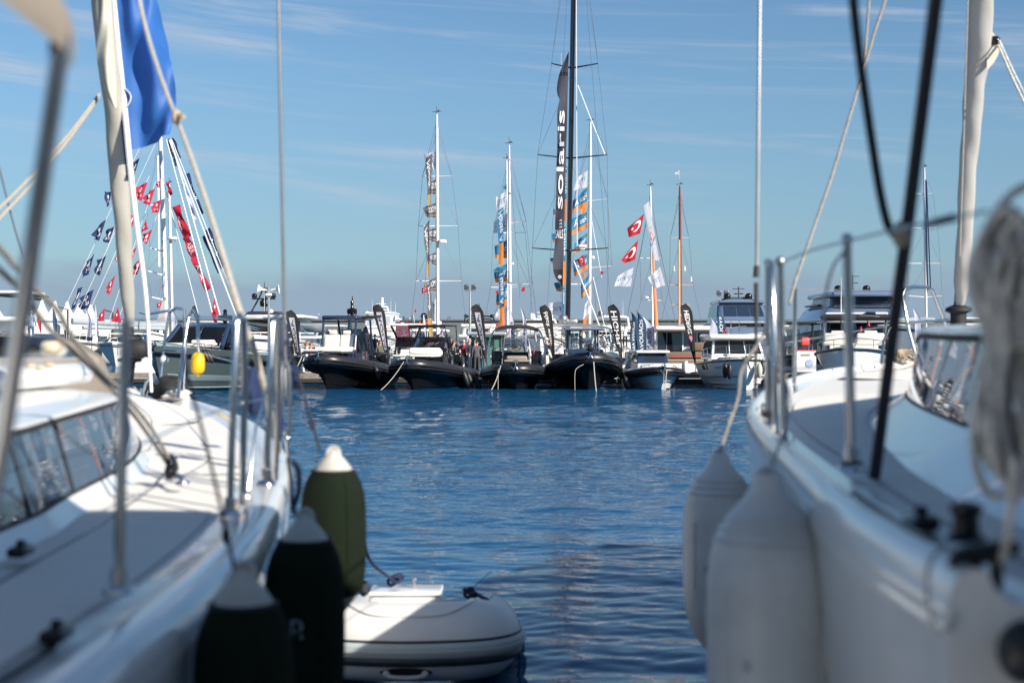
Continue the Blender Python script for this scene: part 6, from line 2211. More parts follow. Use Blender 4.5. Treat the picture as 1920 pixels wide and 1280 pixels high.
# ------------------------------------------------------------------ feather banners
def feather(px, ytop, ybot, lean, label, m='flag_black', w=.60, txt=None, tm='print_white', style='drop', Y=74.6, mirror=False, badge=None, group=None, yfoot=None, rect=(.22, .78, .30, .88), bold=.02, shear=0.0, tmpanel=None,
            txt_rot=3):
    base = W(px, ybot, Y)
    zt = zp(ytop, Y)
    H = zt - PZ
    T = thing('feather_banner', label, 'banner', (base.x, Y, PZ), 0, group)
    foot = (zp(yfoot, Y) - PZ) / H if yfoot else .13
    lx = lean / FPX * Y
    def edge(v):          # pole side, right; leans to lx at the top
        x = lx * v ** 1.6
        if style == 'drop':
            x -= w * .50 * max(0, (v - .84) / .16) ** 2.2
        else:
            x -= w * 1.0 * max(0, (v - .72) / .28) ** 2.2
        return x
    def width(v):
        t = max(0, (v - foot) / (1 - foot))
        if style == 'drop':
            ww = w * (.03 + .97 * min(1, t / .82) ** .85)
            if v > .86:
                ww *= max(.02, math.sqrt(max(0, 1 - ((v - .86) / .14) ** 2.4)))
            return ww
        ww = w * .95
        if v > .72:
            ww *= max(.02, 1 - ((v - .72) / .28) ** 1.6 * .98)
        return ww
    ph = RNG.random() * 6
    def fn(u, v, off=0.0):
        x = edge(v) - width(v) * u
        return V((x + (.05 * math.sin(ph + 9 * v) * u if style != 'drop' else 0), .07 * math.sin(ph + 6 * v + 3 * u) * u - off, H * v))
    pole = [fn(0, v) for v in [i / 18 for i in range(19)]]
    mb = MB(); mb.tube(pole, [.022 - .014 * i / 18 for i in range(19)], 6); mb.build('pole', 'lamp_metal', T)
    n = 26
    vs_ = [foot + (1 - foot) * i / n for i in range(n + 1)]
    mb = MB(); mb.grid([[fn(j / 5, v, .004) for j in range(6)] for v in vs_]); mb.build('cloth', m, T, angle=180)
    mb = MB(); mb.lathe([(.28, 0), (.28, .06), (.05, .1)], (0, 0, 0), 14); mb.build('base_weight', 'lamp_metal', T)
    R0 = lambda u, v: fn(u, v, .016)
    if tmpanel:
        mb = MB(); mb.grid([[fn(rect[0] - .06 + (rect[1] - rect[0] + .12) * j / 3, rect[2] - .02 + (rect[3] - rect[2] + .04) * i / 10, .010) for j in range(4)] for i in range(11)]); mb.build('printed_panel', tmpanel, T)
    if txt:
        lettering(R0, txt, tm, T, rect, txt_rot, mirror=mirror, bold=bold, shear=shear)
    if badge:
        bv, bm = badge
        pts = [(.5 + .30 * x, bv + .045 * y) for x, y in ((0, -1.1), (.8, .1), (.7, .8), (0, 1), (-.7, .8), (-.8, .1))]
        mb = MB(); mb.add([fn(u, v, .018) for u, v in pts], [(0, 1, 2, 3, 4, 5)]); mb.build('badge', bm, T, smooth=False)
    return T
GF2 = 'tall black teardrop banners along the pontoon'
feather(563, 581, 690, -6, 'black teardrop banner with white printed panel, far left behind the large inflatable', txt='AQUA', tm='print_black', tmpanel='flag_lilac', rect=(.34, .68, .36, .86), group=GF2, shear=.3)
feather(729, 569.5, 683, -9, 'black teardrop banner with white printed panel, left of the tinted-screen inflatable', txt='AQUA', tm='print_black', tmpanel='flag_lilac', rect=(.34, .68, .36, .86), group=GF2, shear=.3)
feather(913, 570, 693, -8, 'black teardrop banner with white printed panel, at the right of the group of men', txt='AQUA', tm='print_black', tmpanel='flag_lilac', rect=(.34, .68, .36, .86), group=GF2, shear=.3)
feather(1041, 571, 700, -8, 'black teardrop banner with thin white script, beside the man in the white cap', txt='black water', group=GF2, rect=(.35, .72, .40, .9), shear=.3, bold=0)
feather(1167, 570, 690, -6, 'black teardrop banner with big white block letters, right of the wheelhouse inflatable', txt='HIGHFL', group=GF2, rect=(.25, .80, .38, .90), bold=.02)
feather(1304.5, 569, 700, -8, 'black teardrop banner with pink badge, in front of the brown sofa boat', txt='HEDRNZ', group=GF2, rect=(.28, .72, .56, .90), badge=(.50, 'print_pink'))
feather(1676, 610, 690, -2, 'black teardrop banner with pink badge, far right behind the dark stay', w=.55, txt=None, group=GF2, badge=(.72, 'print_pink'), yfoot=680)
GP = 'petrol blue feather banners on the pontoon'
feather(1200, 583, 681, -1, 'petrol blue feather banner with small spaced letters, left of the pair', 'flag_petrol', .50, 'BUHAN ASOM', style='sail', rect=(.55, .80, .26, .82), bold=0, group=GP, yfoot=680)
feather(1212, 582.5, 690, -1, 'petrol blue feather banner with large white letters, right of the pair', 'flag_petrol', .52, 'AVOUAOS', style='sail', rect=(.30, .70, .34, .86), bold=0, group=GP, yfoot=664, mirror=True)
feather(1362, 582, 690, -3, 'petrol blue feather banner above the white cabin cruiser', 'flag_petrol', .42, 'SYOU', style='sail', rect=(.30, .72, .62, .90), bold=0, group=GP, yfoot=636)
feather(660, 582, 690, -1, 'petrol blue feather banner behind the navy hardtop of the large inflatable', 'flag_petrol', .26, None, style='sail', group=GP, yfoot=672)
GW = 'white feather banners behind the black inflatable boats'
def white_feather(px, yt, yb, w, lab, txt=None, tm='print_navy', Y=76, m='flag_lilac', lean=-1):
    return feather(px, yt, 695, lean, lab, m, w, txt, tm, 'sail', Y, rect=(.25, .75, .40, .80), bold=0, group=GW, yfoot=yb)
white_feather(1227, 594, 664, .55, 'white feather banner with dark letters and red emblem, right of the petrol blue pair', 'NIRAM')
T = feather(1347, 595, 690, 0, 'broad white feather banner with red emblem behind the woman in sunglasses', 'flag_lilac', .46, 'M O', 'print_navy', 'sail', 75.6, rect=(.2, .5, .48, .60), bold=0, group=GW, yfoot=650)
white_feather(988, 578, 682, .26, 'slender white feather banner behind the canvas-roof inflatable, right one', 'vibe')
white_feather(965, 580, 672, .26, 'slender white feather banner behind the canvas-roof inflatable, left one', 'FAIR')
white_feather(800, 590, 640, .13, 'narrow white feather banner left of the lowest grey banner', None, Y=84)
white_feather(781, 610, 640, .13, 'narrow white feather banner in front of yacht with black domes', 'oo', Y=84)
white_feather(832, 610, 640, .22, 'short white feather banner right of the left white mast', 'A', Y=84)
white_feather(882, 610, 640, .16, 'short white feather banner in front of the hoop-arch yacht', None, Y=84)
white_feather(172, 580, 632, .30, 'white feather banner with violet letters over the taupe cover at the left', 'ALLURES', Y=84)
white_feather(184, 570, 632, .14, 'plain narrow white feather banner right of the violet-lettered one', None, Y=84)
white_feather(334, 578, 625, .38, 'white feather banner right of the white mast at the left', '- A -', 'print_black', Y=84)
white_feather(1728, 579, 640, .42, 'white feather banner in front of the large grey yacht', None, Y=80)
feather(107, 578, 640, -1, 'grey-blue feather banner in front of the tents', 'flag_petrol', .20, None, style='sail', Y=84, yfoot=628)
feather(75, 594, 640, 3, 'small red feather banner beside the man in the pale jacket', 'flag_crimson', .26, None, style='drop', Y=84, yfoot=626)
feather(372, 573, 640, -2, 'black teardrop banner left of the radar of the grey-green boat', 'flag_black', .30, None, style='drop', Y=84, yfoot=610)
feather(1149, 615, 670, -1, 'small bright blue feather banner behind the wheelhouse inflatable', 'flag_teal', .16, 'o o', style='sail', Y=79, yfoot=655)
# small flags on boats
for a, b, c, d, Y, lab in (((1616, 611), (1617, 622), (1612, 614), (1612, 623), 64, 'small red crescent flag on the day boat antenna'),
                           ((1630, 603), (1632, 612), (1627, 605), (1627, 613), 66, 'small red crescent flag above the day boat roof'),
                           ((824, 625), (823, 636), (817, 629), (819, 634), 68, 'red crescent flag at the right of the tinted-screen inflatable roof'),
                           ((781, 580), (780, 586), (777, 581), (777, 585), 108, 'tiny red flag between the two black domes'),
                           ((1003, 652), (1002, 664), (1000, 655), (999, 664), 67, 'red flag on the right hoop of the bow-on inflatable'),
                           ((622, 623), (617, 634), (613, 632), (618, 634), 82, 'small red flag seen through the large inflatable hardtop'),
                           ((1362, 615), (1363, 627), (1358, 618), (1359, 628), 74, 'small red crescent flag at the left of the cabin cruiser roof'),
                           ((1112, 654), (1112, 667), (1098, 668), (1100, 669), 78, 'small red flag seen through the wheelhouse window'),
                           ((669, 588), (669, 593), (666, 589), (666, 593), 148, 'tiny red flag on the tall white yacht')):
    o, fn = flag(a, b, c, d, Y, lab, m='flag_red', nu=5, nv=4, amp=.1)
    if Y < 80:
        crescent(o, fn, r=.26, star=False)
# ------------------------------------------------------------------ people
def person(px, pyfeet, Y, label, face=0.0, h=1.74, top='c_navy', bottom='c_jeans', shoes='c_shoe', hair='hair_dark', arms='down', sleeves=None, build=1.0, z=None, hairlen='short', cap=None,
           glasses=False, group=None, lean=0.0, bag=None):
    p = W(px, pyfeet, Y)
    zb = p.z if z is None else z
    T = thing('person', label, 'person', (p.x, Y, zb), rad(face), group)
    k = h / 1.74
    J = {}
    B = []
    Rr = {}
    def j(n, x, y, zz, r, parent=None, reg=None):
        J[n] = V((x * k * build, (y + lean * max(0, zz - .9)) * k, zz * k))
        Rr[n] = r * k
        if parent:
            B.append((parent, n, reg))
    j('pelvis', 0, .0, .96, .135)
    j('waist', 0, -.005, 1.12, .125, 'pelvis', 'top')
    j('chest', 0, .0, 1.32, .150, 'waist', 'top')
    j('neck', 0, .015, 1.46, .062, 'chest', 'top')
    j('jaw', 0, -.01, 1.545, .066, 'neck', 'skin')
    j('head', 0, -.012, 1.63, .092, 'jaw', 'skin')
    j('crown', 0, .0, 1.70, .07, 'head', 'skin')
    for s_, S in ((-1, 'r'), (1, 'l')):
        j('hip' + S, s_ * .095, 0, .90, .098, 'pelvis', 'bottom')
        j('knee' + S, s_ * .10, -.015 - .03 * (s_ > 0), .50, .066, 'hip' + S, 'bottom')
        j('ankle' + S, s_ * .105, .015, .09, .045, 'knee' + S, 'bottom')
        j('toe' + S, s_ * .115, -.15, .04, .038, 'ankle' + S, 'shoes')
        j('sh' + S, s_ * .185, .01, 1.40, .066, 'chest', 'top')
        if arms == 'down':
            e, w_, hd = (s_ * .245, .03, 1.13), (s_ * .235, -.06, .90), (s_ * .225, -.10, .80)
        elif arms == 'pocket':
            e, w_, hd = (s_ * .27, .08, 1.14), (s_ * .19, -.06, .95), (s_ * .16, -.09, .89)
        elif arms == 'fold':
            e, w_, hd = (s_ * .24, -.03, 1.14), (s_ * .02, -.20, 1.12), (-s_ * .08, -.20, 1.14)
        elif arms == 'phone':
            if s_ > 0:
                e, w_, hd = (.22, -.16, 1.18), (.09, -.17, 1.42), (.075, -.13, 1.52)
            else:
                e, w_, hd = (-.23, .0, 1.13), (-.12, -.20, 1.02), (-.08, -.24, 1.02)
        elif arms == 'front':
            e, w_, hd = (s_ * .23, -.04, 1.13), (s_ * .12, -.25, 1.06), (s_ * .09, -.33, 1.08)
        elif arms == 'wave':
            if s_ > 0:
                e, w_, hd = (.42, -.02, 1.38), (.62, -.08, 1.47), (.70, -.1, 1.49)
            else:
                e, w_, hd = (-.25, .03, 1.13), (-.22, -.06, .90), (-.21, -.1, .8)
        j('el' + S, *e, .046, 'sh' + S, 'top')
        j('wr' + S, *w_, .034, 'el' + S, 'sleeve')
        j('ha' + S, *hd, .038, 'wr' + S, 'skin')
    names = list(J)
    me = bpy.data.meshes.new('body')
    me.from_pydata([J[n] for n in names], [(names.index(a), names.index(b)) for a, b, _ in B], [])
    o = bpy.data.objects.new('body', me)
    COL.objects.link(o)
    o.modifiers.new('skin', 'SKIN')
    sv = me.skin_vertices[0].data
    for i, n in enumerate(names):
        sx = 1.0
        if n in ('chest', 'waist', 'pelvis'):
            sx = 1.0
        sv[i].radius = (Rr[n], Rr[n] * (1.0))
        sv[i].use_root = n == 'pelvis'
    o.modifiers.new('sub', 'SUBSURF').levels = 2
    dg = bpy.context.evaluated_depsgraph_get()
    m2 = bpy.data.meshes.new_from_object(o.evaluated_get(dg))
    bpy.data.objects.remove(o)
    bpy.data.meshes.remove(me)
    m2.name = 'body'
    # flatten the trunk front to back a little and colour the faces by the limb they belong to
    col = dict(top=top, bottom=bottom, shoes=shoes, sleeve=sleeves or top, skin='skin')
    keys = list(col)
    for c in keys:
        m2.materials.append(MATS[col[c]])
    for v in m2.vertices:
        zz = v.co.z / k
        if .85 < zz < 1.45 and abs(v.co.x / k) < .2:
            v.co.y *= .80
            if zz > 1.2 and bottom and abs(v.co.x) < .16:
                v.co.x *= 1.06
    segs = [(J[a], J[b], r_) for a, b, r_ in B if r_] + [(J['pelvis'], J['hipl'], 'bottom'), (J['pelvis'], J['hipr'], 'bottom')]
    for f in m2.polygons:
        c = f.center
        best = None
        for a, b, r_ in segs:
            ab = b - a
            t = max(0, min(1, (c - a).dot(ab) / ab.length_squared))
            d = (c - a - ab * t).length
            if best is None or d < best[0]:
                best = (d, r_)
        reg = best[1]
        if reg == 'top' and c.z / k < .93 and abs(c.x / k) < .22:
            reg = 'bottom'
        if reg == 'bottom' and c.z / k > .90 and abs(c.x / k) < .22:
            reg = 'top'
        if reg == 'top' and c.z / k > 1.475:
            reg = 'skin'
        f.material_index = keys.index(reg)
        f.use_smooth = True
    bo = bpy.data.objects.new('body', m2)
    COL.objects.link(bo)
    bo.parent = T
    hc = J['head']
    # hair: a cap over the top, back and sides of the head
    mb = MB()
    rows = []
    low = {'short': .02, 'long': -.20, 'bob': -.11}[hairlen]
    for i in range(8):
        t = i / 7
        row = []
        for q in range(14):
            a = 2 * math.pi * q / 14
            front = max(0, -math.sin(a))
            zb_ = .055 * front + (low if front < .3 else .03) * (1 - front)
            zt_ = .125
            zz = zt_ + (zb_ - zt_) * t
            rr = .105 * math.sqrt(max(0.02, 1 - (max(0, zz) / .132) ** 2)) * (1.04 if zz > 0 else 1.0 + .15 * -zz)
            row.append(hc + V((rr * math.cos(a) * .92, rr * math.sin(a) * 1.04 + .012, zz)) * k)
        rows.append(row)
    mb.grid(rows, cu=True)
    mb.f.append(list(range(14))); mb.mi.append(0)
    mb.build('hair', hair, T, angle=80)
    # face: nose, ears, brow line and mouth
    mb = MB()
    mb.ball(hc + V((0, -.102, -.012)) * k, .017 * k, 6, (.8, 1, 1.3))
    for s_ in (-1, 1):
        mb.ball(hc + V((s_ * .088, .012, -.005)) * k, .022 * k, 6, (.4, .8, 1.3))
    mb.build('nose_and_ears', 'skin', T)
    mb = MB()
    if glasses:
        for s_ in (-1, 1):
            mb.ball(hc + V((s_ * .036, -.088, .018)) * k, .030 * k, 8, (1.1, .4, .8))
        mb.tube([hc + V((-.088, 0, .02)) * k, hc + V((-.06, -.075, .02)) * k, hc + V((.06, -.075, .02)) * k, hc + V((.088, 0, .02)) * k], .005 * k, 4)
        mb.build('sunglasses', 'black_gloss', T)
    else:
        for s_ in (-1, 1):
            mb.ball(hc + V((s_ * .034, -.082, .02)) * k, .010 * k, 6, (1.2, .5, .7))
        mb.build('eyes', 'hair_dark', T)
    mb = MB(); mb.tube([hc + V((-.024, -.086, -.062)) * k, hc + V((0, -.094, -.064)) * k, hc + V((.024, -.086, -.062)) * k], .006 * k, 4); mb.build('mouth', 'c_pink', T)
    if cap:
        mb = MB()
        mb.lathe([(.112 * k, .045 * k), (.110 * k, .09 * k), (.085 * k, .13 * k), (.03 * k, .15 * k), (0, .152 * k)], hc + V((0, .005, 0)) * k, 14)
        mb.tube([hc + V((-.07, -.08, .05)) * k, hc + V((0, -.16, .035)) * k, hc + V((.07, -.08, .05)) * k], .022 * k, 6, flat=.35)
        mb.build('cap', cap, T)
    if bag:
        mb = MB()
        mb.rbox(J['hal'] + V((.02, -.02, -.22)) * k, (.14 * k, .30 * k, .30 * k), .04)
        mb.build('bag', bag, T)
    return T


PF = 702.5
GP_ = 'visitors standing on the pontoon'
ZP = PZ + .023
person(851, PF, 75.6, 'person in patterned brown jacket and pale jeans left of the pontoon group', 75, 1.72, 'c_camo', 'c_paleblue', 'c_lightshoe', 'hair_brown', 'front', z=ZP, hairlen='bob', glasses=True, group=GP_)
person(869.5, PF, 75.0, 'person in red jacket and blue jeans, seen from behind, on the pontoon', 165, 1.74, 'c_red', 'c_jeans', 'c_shoe', 'hair_grey', 'pocket', z=ZP, build=1.08, group=GP_)
person(880, PF + 1, 74.5, 'person with grey hair in long navy coat and dark trousers, on the pontoon', 70, 1.80, 'c_navy', 'c_navy', 'c_shoe', 'hair_grey', 'pocket', z=ZP, build=1.12, group=GP_)
person(894, PF + 1, 74.5, 'person in grey jacket and grey trousers with dark hair, seen from behind', 185, 1.70, 'c_grey', 'c_darkgrey', 'c_grey', 'hair_dark', 'down', z=ZP, group=GP_)
person(904, PF + 1, 74.9, 'person in dark blue sweater and jeans with sunglasses, facing the grey jacket', 15, 1.80, 'c_navy', 'c_jeans', 'c_shoe', 'hair_brown', 'pocket', z=ZP, build=1.05, glasses=True, group=GP_)
person(1024, PF, 74.3, 'person in white cap, dark jacket and cream trousers with a hand at the face', 70, 1.82, 'c_navy', 'c_cream', 'c_lightshoe', 'hair_dark', 'phone', z=ZP, cap='c_white', build=1.05, group=GP_)
person(1067, 680, 78.9, 'person in black jacket and jeans on the stern of the black-masted yacht', 60, 1.86, 'c_black', 'c_jeans', 'c_lightshoe', 'hair_dark', 'down', z=1.10, hairlen='bob')
person(1089, 690, 79.6, 'person in black jacket and black trousers in the cockpit of the black-masted yacht', 100, 1.74, 'c_black', 'c_black', 'c_shoe', 'hair_dark', 'front', z=1.06)
person(1120, 690, 79.4, 'person in white jacket seen from behind, above the small navy wheelhouse', 185, 1.72, 'c_white', 'c_grey', 'c_shoe', 'hair_dark', 'pocket', z=.98, build=1.15)
person(1172, 652, 110, 'person in white shirt with one arm out on the bronze-domed yacht bow', 5, 1.80, 'c_white', 'c_black', 'c_shoe', 'hair_dark', 'wave', z=zp(652, 110))
person(1323, PF + 1, 74.3, 'person in black vest over white sleeves with grey trousers, beside the brown sofa boat', 75, 1.86, 'c_black', 'c_darkgrey', 'c_shoe', 'hair_dark', 'front', z=ZP, build=1.10, sleeves='skin', group=GP_)
person(1341, PF + 1, 75.4, 'person in pale blouse with brown hair and sunglasses, beside the white cabin cruiser', -10, 1.66, 'c_beige', 'c_black', 'c_shoe', 'hair_brown', 'front', z=ZP, hairlen='long', glasses=True, group=GP_)
person(548, PF, 75.0, 'person with long reddish hair in grey vest and cream sleeves, left behind the large inflatable', 15, 1.70, 'c_grey', 'c_beige', 'c_shoe', 'hair_brown', 'pocket', z=ZP, hairlen='long', sleeves='c_cream', group=GP_)
person(574, PF, 76.0, 'person with red hair in white jacket, behind the large inflatable', 120, 1.62, 'c_white', 'c_jeans', 'c_shoe', 'hair_red', 'front', z=ZP, hairlen='bob', group=GP_)
person(583, PF, 76.3, 'person with red hair in pink top beside the white jacket', 100, 1.60, 'c_pink', 'c_black', 'c_shoe', 'hair_red', 'down', z=ZP, hairlen='bob', group=GP_)
person(689, 678, 90, 'person in maroon jacket under the grey awning, left of the black mooring pile', 30, 1.72, 'c_maroon', 'c_maroon', 'c_shoe', 'hair_dark', 'down', z=zp(678, 90))
person(703, 678, 90, 'person in navy jacket and navy trousers just left of the black mooring pile', -20, 1.74, 'c_navy', 'c_navy', 'c_shoe', 'hair_brown', 'down', z=zp(678, 90))
person(713, PF - 2, 76.4, 'person in olive coat partly behind the black mooring pile', 30, 1.74, 'c_olive', 'c_olive', 'c_shoe', 'hair_red', 'down', z=ZP, group=GP_)
person(643, PF - 4, 77, 'person with grey curly hair behind the cream seat of the large inflatable', 100, 1.72, 'c_paleblue', 'c_jeans', 'c_shoe', 'hair_grey', 'down', z=PZ)
person(985, PF - 1, 76.2, 'person with brown hair in cream jacket seen from behind through the bow-on inflatable screen', 180, 1.66, 'c_cream', 'c_grey', 'c_shoe', 'hair_brown', 'down', z=ZP, hairlen='long', group=GP_)
person(923, PF - 1, 75.8, 'person in black jacket and white trousers bending beside the bow-on inflatable', 60, 1.30, 'c_black', 'c_white', 'c_shoe', 'hair_dark', 'front', z=ZP, lean=-.4, group=GP_)
person(425, 672, 66.0, 'person all in black with a cap in the cockpit of the grey-green motor boat', -30, 1.75, 'c_black', 'c_black', 'c_shoe', 'hair_dark', 'pocket', z=.9, cap='c_black')
person(437, 672, 67.5, 'person in dark grey clothes behind the one in black, in the grey-green motor boat', -20, 1.75, 'c_darkgrey', 'c_black', 'c_shoe', 'hair_dark', 'pocket', z=.9)
person(58, 640, 84, 'person in pale grey jacket and jeans, seen from behind before the tents', 170, 1.85, 'c_paleblue', 'c_jeans', 'c_shoe', 'hair_grey', 'pocket', z=zp(632, 84) - .30, build=1.25)
# waste bucket beside the person in the white cap
mb = MB(); mb.lathe([(.15, 0), (.19, .42), (.20, .43), (.18, .43), (.14, .03)], W(1033, 700, 74.2), 14)
solo(mb, 'bucket', 'black_matt', 'dark bucket with red cloth in it, beside the person in the white cap', 'bucket', (W(1033, 700, 74.2).x, 74.2, ZP))
# ------------------------------------------------------------------ the two near yachts
def deck_yacht(T, G, C, zd, cx, y0, y1, side, coach, rail, skid, n=46):
    """G(y): X of the near gunwale, C(y): X of the near coachroof foot, zd(y): deck height, cx(y): centre line; side +1 when the near side faces +X"""
    ys = [y0 + (y1 - y0) * (1 - (1 - i / (n - 1)) ** 1.35) for i in range(n)]
    inn = -side
    hull, hull2 = [], []
    for y in ys:
        g, c, z = G(y), cx(y), zd(y)
        d = g - c
        near = [(c + d * kx, y, z + kz) for kx, kz in ((1.0, -.035), (1.004, -.075), (.999, -.11), (.985, -.45))]
        near += [(c + d * kx, y, zz) for kx, zz in ((.94, .85), (.86, .25), (.70, -.10), (.40, -.38), (0, -.55))]
        hull.append(near)
        hull2.append([(2 * c - x, yy, zz) for x, yy, zz in near])
    MB_ = MB()
    MB_.grid(hull); MB_.grid([list(reversed(r)) for r in hull2])
    MB_.add(hull[0] + list(reversed(hull2[0]))[1:], [tuple(range(2 * len(hull[0]) - 1))])
    MB_.build('hull', 'gelcoat', T, world=True, angle=60)
    # deck edge: rounded rail moulding
    prof = rail
    for mirror in (False, True):
        rows = []
        for y in ys[:-1]:
            g, c, z = G(y), cx(y), zd(y)
            s = min(1, abs(g - c) / .5)
            row = [(g + inn * a * s, y, z + b) for a, b in prof]
            if mirror:
                row = [(2 * c - x, yy, zz) for x, yy, zz in row]
            rows.append(row)
        mb = MB(); mb.grid(rows); mb.build('toe_rail', 'gelcoat', T, world=True, angle=60)
    w = prof[-1][0]
    rows = []
    for y in ys[:-1]:
        g, c, z = G(y), cx(y), zd(y)
        s = min(1, abs(g - c) / .5)
        a = g + inn * w * s
        b = 2 * c - a
        rows.append([(a + (b - a) * t, y, z + prof[-1][1] + .05 * math.sin(math.pi * t)) for t in [k / 10 for k in range(11)]])
    MB().grid(rows).build('deck', 'deck_gelcoat', T, world=True)
    g, c, z = G(y0), cx(y0), zd(y0)
    top = [(g + inn * a, y0 - .003, z + b) for a, b in prof[1:]] + [(x, y - .003, zz) for x, y, zz in rows[0]]
    top += [(2 * c - x, y, zz) for x, y, zz in reversed(top[:len(prof) - 1])]
    MB().grid([top, [(x, y, min(zz, z - .04) - .2) for x, y, zz in top]]).build('transom_top', 'gelcoat', T, world=True, smooth=False)
    # matt non-skid areas a few millimetres proud of the deck
    for ya, yb, ina, inb in skid:
        rows = []
        for k in range(31):
            t = k / 30
            y = ya + (yb - ya) * t
            e = min(1, math.sqrt(max(0.0, 1 - max(0, (t - .86) / .14) ** 2)))
            g, z = G(y), zd(y)
            a = g + inn * (w + ina)
            b = C(y) - inn * inb
            c0, c1 = a, b
            mid = a + (b - a) * .55
            c0 = mid + (a - mid) * e
            c1 = mid + (b - mid) * e
            dk = lambda x: z + prof[-1][1] + .05 * math.sin(math.pi * max(0, min(1, abs(x - (g + inn * w)) / max(.1, abs(2 * (cx(y) - g)) - 2 * w))))
            rows.append([(c0 + (c1 - c0) * j / 4, y, dk(c0 + (c1 - c0) * j / 4) + .006) for j in range(5)])
        MB().grid(rows).build('nonskid_panel', 'nonskid', T, world=True)
    return ys


def rail_tube(T, pts, r, name='stanchion', m='steel', foot=False, n=12):
    mb = MB()
    mb.tube(pts, r, n)
    if foot:
        p = V(pts[0])
        mb.lathe([(r * 3, 0), (r * 2.8, .012), (r * 1.7, .02), (r * 1.5, .06), (r * 1.05, .062)], p, 14)
    return mb.build(name, m, T, world=True, angle=50)


def big_fender(c, ztip, L, r, label, body, cone, group, coned=.34, cover=True, text=None, cone_h=.15):
    """c: x, y; hangs from its upper eye at ztip"""
    T = thing('fender', label, 'fender', (c[0], c[1], ztip), 0, group)
    tip = cone_h
    if cover:
        prof = [(r * (.10 + .54 * t ** .8), -.006 - (tip - .006) * t) for t in (0, .15, .4, .7, 1.0)]
        mb = MB(); mb.lathe([(.008, 0)] + prof + [(r * .70, -tip - .012)], (0, 0, 0), 32)
        mb.build('end_cone', cone, T)
        bp = [(r * .62, -tip + .010), (r * .665, -tip + .004), (r * .74, -tip - .012), (r * .86, -tip - .042), (r * .95, -tip - .082), (r * .99, -tip - .13), (r * 1.01, -tip - .20), (r * 1.015, -tip - L * .55), (r, -tip - L + .12), (r * .93, -tip - L + .04), (r * .70, -tip - L)]
        mb = MB(); mb.lathe(bp, (0, 0, 0), 40); mb.build('fabric_cover', body, T)
        mb = MB(); mb.lathe([(r * .74, -tip - L + .004), (r * .3, -tip - L - tip * .8), (.01, -tip - L - tip)], (0, 0, 0), 24); mb.build('end_cone', cone, T)
    else:
        pr = [(.014, 0), (.034, -.003), (.042, -.035), (r * .42, -.062), (r * .64, -.095), (r * .84, -.140), (r * .96, -.195), (r, -.26), (r, -L * .55), (r * .995, -L + .30), (r * .93, -L + .20), (r * .74, -L + .11), (r * .38, -L + .05), (.034, -L + .03), (.03, -L)]
        mb = MB(); mb.lathe(pr, (0, 0, 0), 40); mb.build('body', body, T)
        for k in (-1, 1):
            mb = MB()
            a = -math.pi / 2 - .9 * k
            mb.tube([(r * 1.0 * math.cos(a), r * 1.0 * math.sin(a), zz) for zz in (-.26, -L * .5, -L + .30)], .006, 6)
            mb.build('moulding_rib', body, T)
    ring = lambda rr, zz: [(rr * math.cos(a), rr * math.sin(a), zz) for a in [2 * math.pi * k / 36 for k in range(36)]]
    if cover:
        mb = MB(); mb.tube(ring(r * .672, -tip + .006), .0035, 6, closed=True); mb.build('drawstring', 'rope_dark', T)
        a = -math.pi / 2 + .55
        mb = MB(); mb.tube([(q * 1.004 * math.cos(a), q * 1.004 * math.sin(a), zz) for q, zz in bp[2:]], .0028, 5); mb.build('cover_seam', body, T)
    else:
        for zz, q in ((-.105, .70), (-.128, .80), (-.152, .885)):
            mb = MB(); mb.tube(ring(r * q, zz), .0035, 6, closed=True); mb.build('moulding_ring', body, T)
        mb = MB(); mb.lathe([(.012, 0), (.014, .004), (.006, .008)], (-r * .5, -r * .87, -.42), 10, Matrix.Rotation(rad(90), 3, 'X')); mb.build('air_valve', 'seam_grey', T)
    mb = MB(); mb.tube([(.022 * math.cos(a), .012 * math.sin(a), -.015 + .024 * math.sin(a)) for a in [2 * math.pi * k / 12 for k in range(12)]], .009, 6, closed=True)
    mb.build('eye', cone if cover else body, T)
    if text:
        s, a0, a1, z0, z1, m = text
        lettering(lambda u, v: V((r * 1.012 * math.sin(a0 + (a1 - a0) * u), -r * 1.012 * math.cos(a0 + (a1 - a0) * u), z0 + (z1 - z0) * v)), s, m, T, (0, 1, 0, 1))
    return T

# ---- left yacht
GL_T = [(-3, -1.08), (-1, -.86), (1, -.755), (2.5, -.72), (3.5, -.718), (4.5, -.77), (5.6, -.90), (6.7, -1.04), (8, -1.34), (9.5, -1.78), (11, -2.42), (12, -2.98), (12.45, -3.28)]
CL_T = [(-3, -1.6), (2, -1.36), (4.3, -1.42), (4.8, -1.48), (6.2, -1.63), (7.4, -1.92), (8.0, -2.25), (8.5, -3.1), (12.5, -3.3)]
GL = lambda y: smooth_tab(GL_T, y)
CL = lambda y: smooth_tab(CL_T, y)
ZL = lambda y: smooth_tab([(-3, 1.62), (6, 1.63), (9.5, 1.70), (12.5, 1.79)], y)
XL = lambda y: -3.05 - .019 * y
YL = thing('sailing_yacht', 'near white sailing yacht at the left with three green-covered fenders and a furled headsail', 'sailing yacht', (-3.1, 5, 0))
rail_prof = [(-.003, -.075), (-.010, -.05), (-.004, -.022), (.012, -.004), (.05, .006), (.10, .004), (.125, -.012), (.15, -.022), (.20, -.026)]
deck_yacht(YL, GL, CL, ZL, XL, -3, 12.45, 1, None, rail_prof, [(.2, 7.3, .03, .12)])
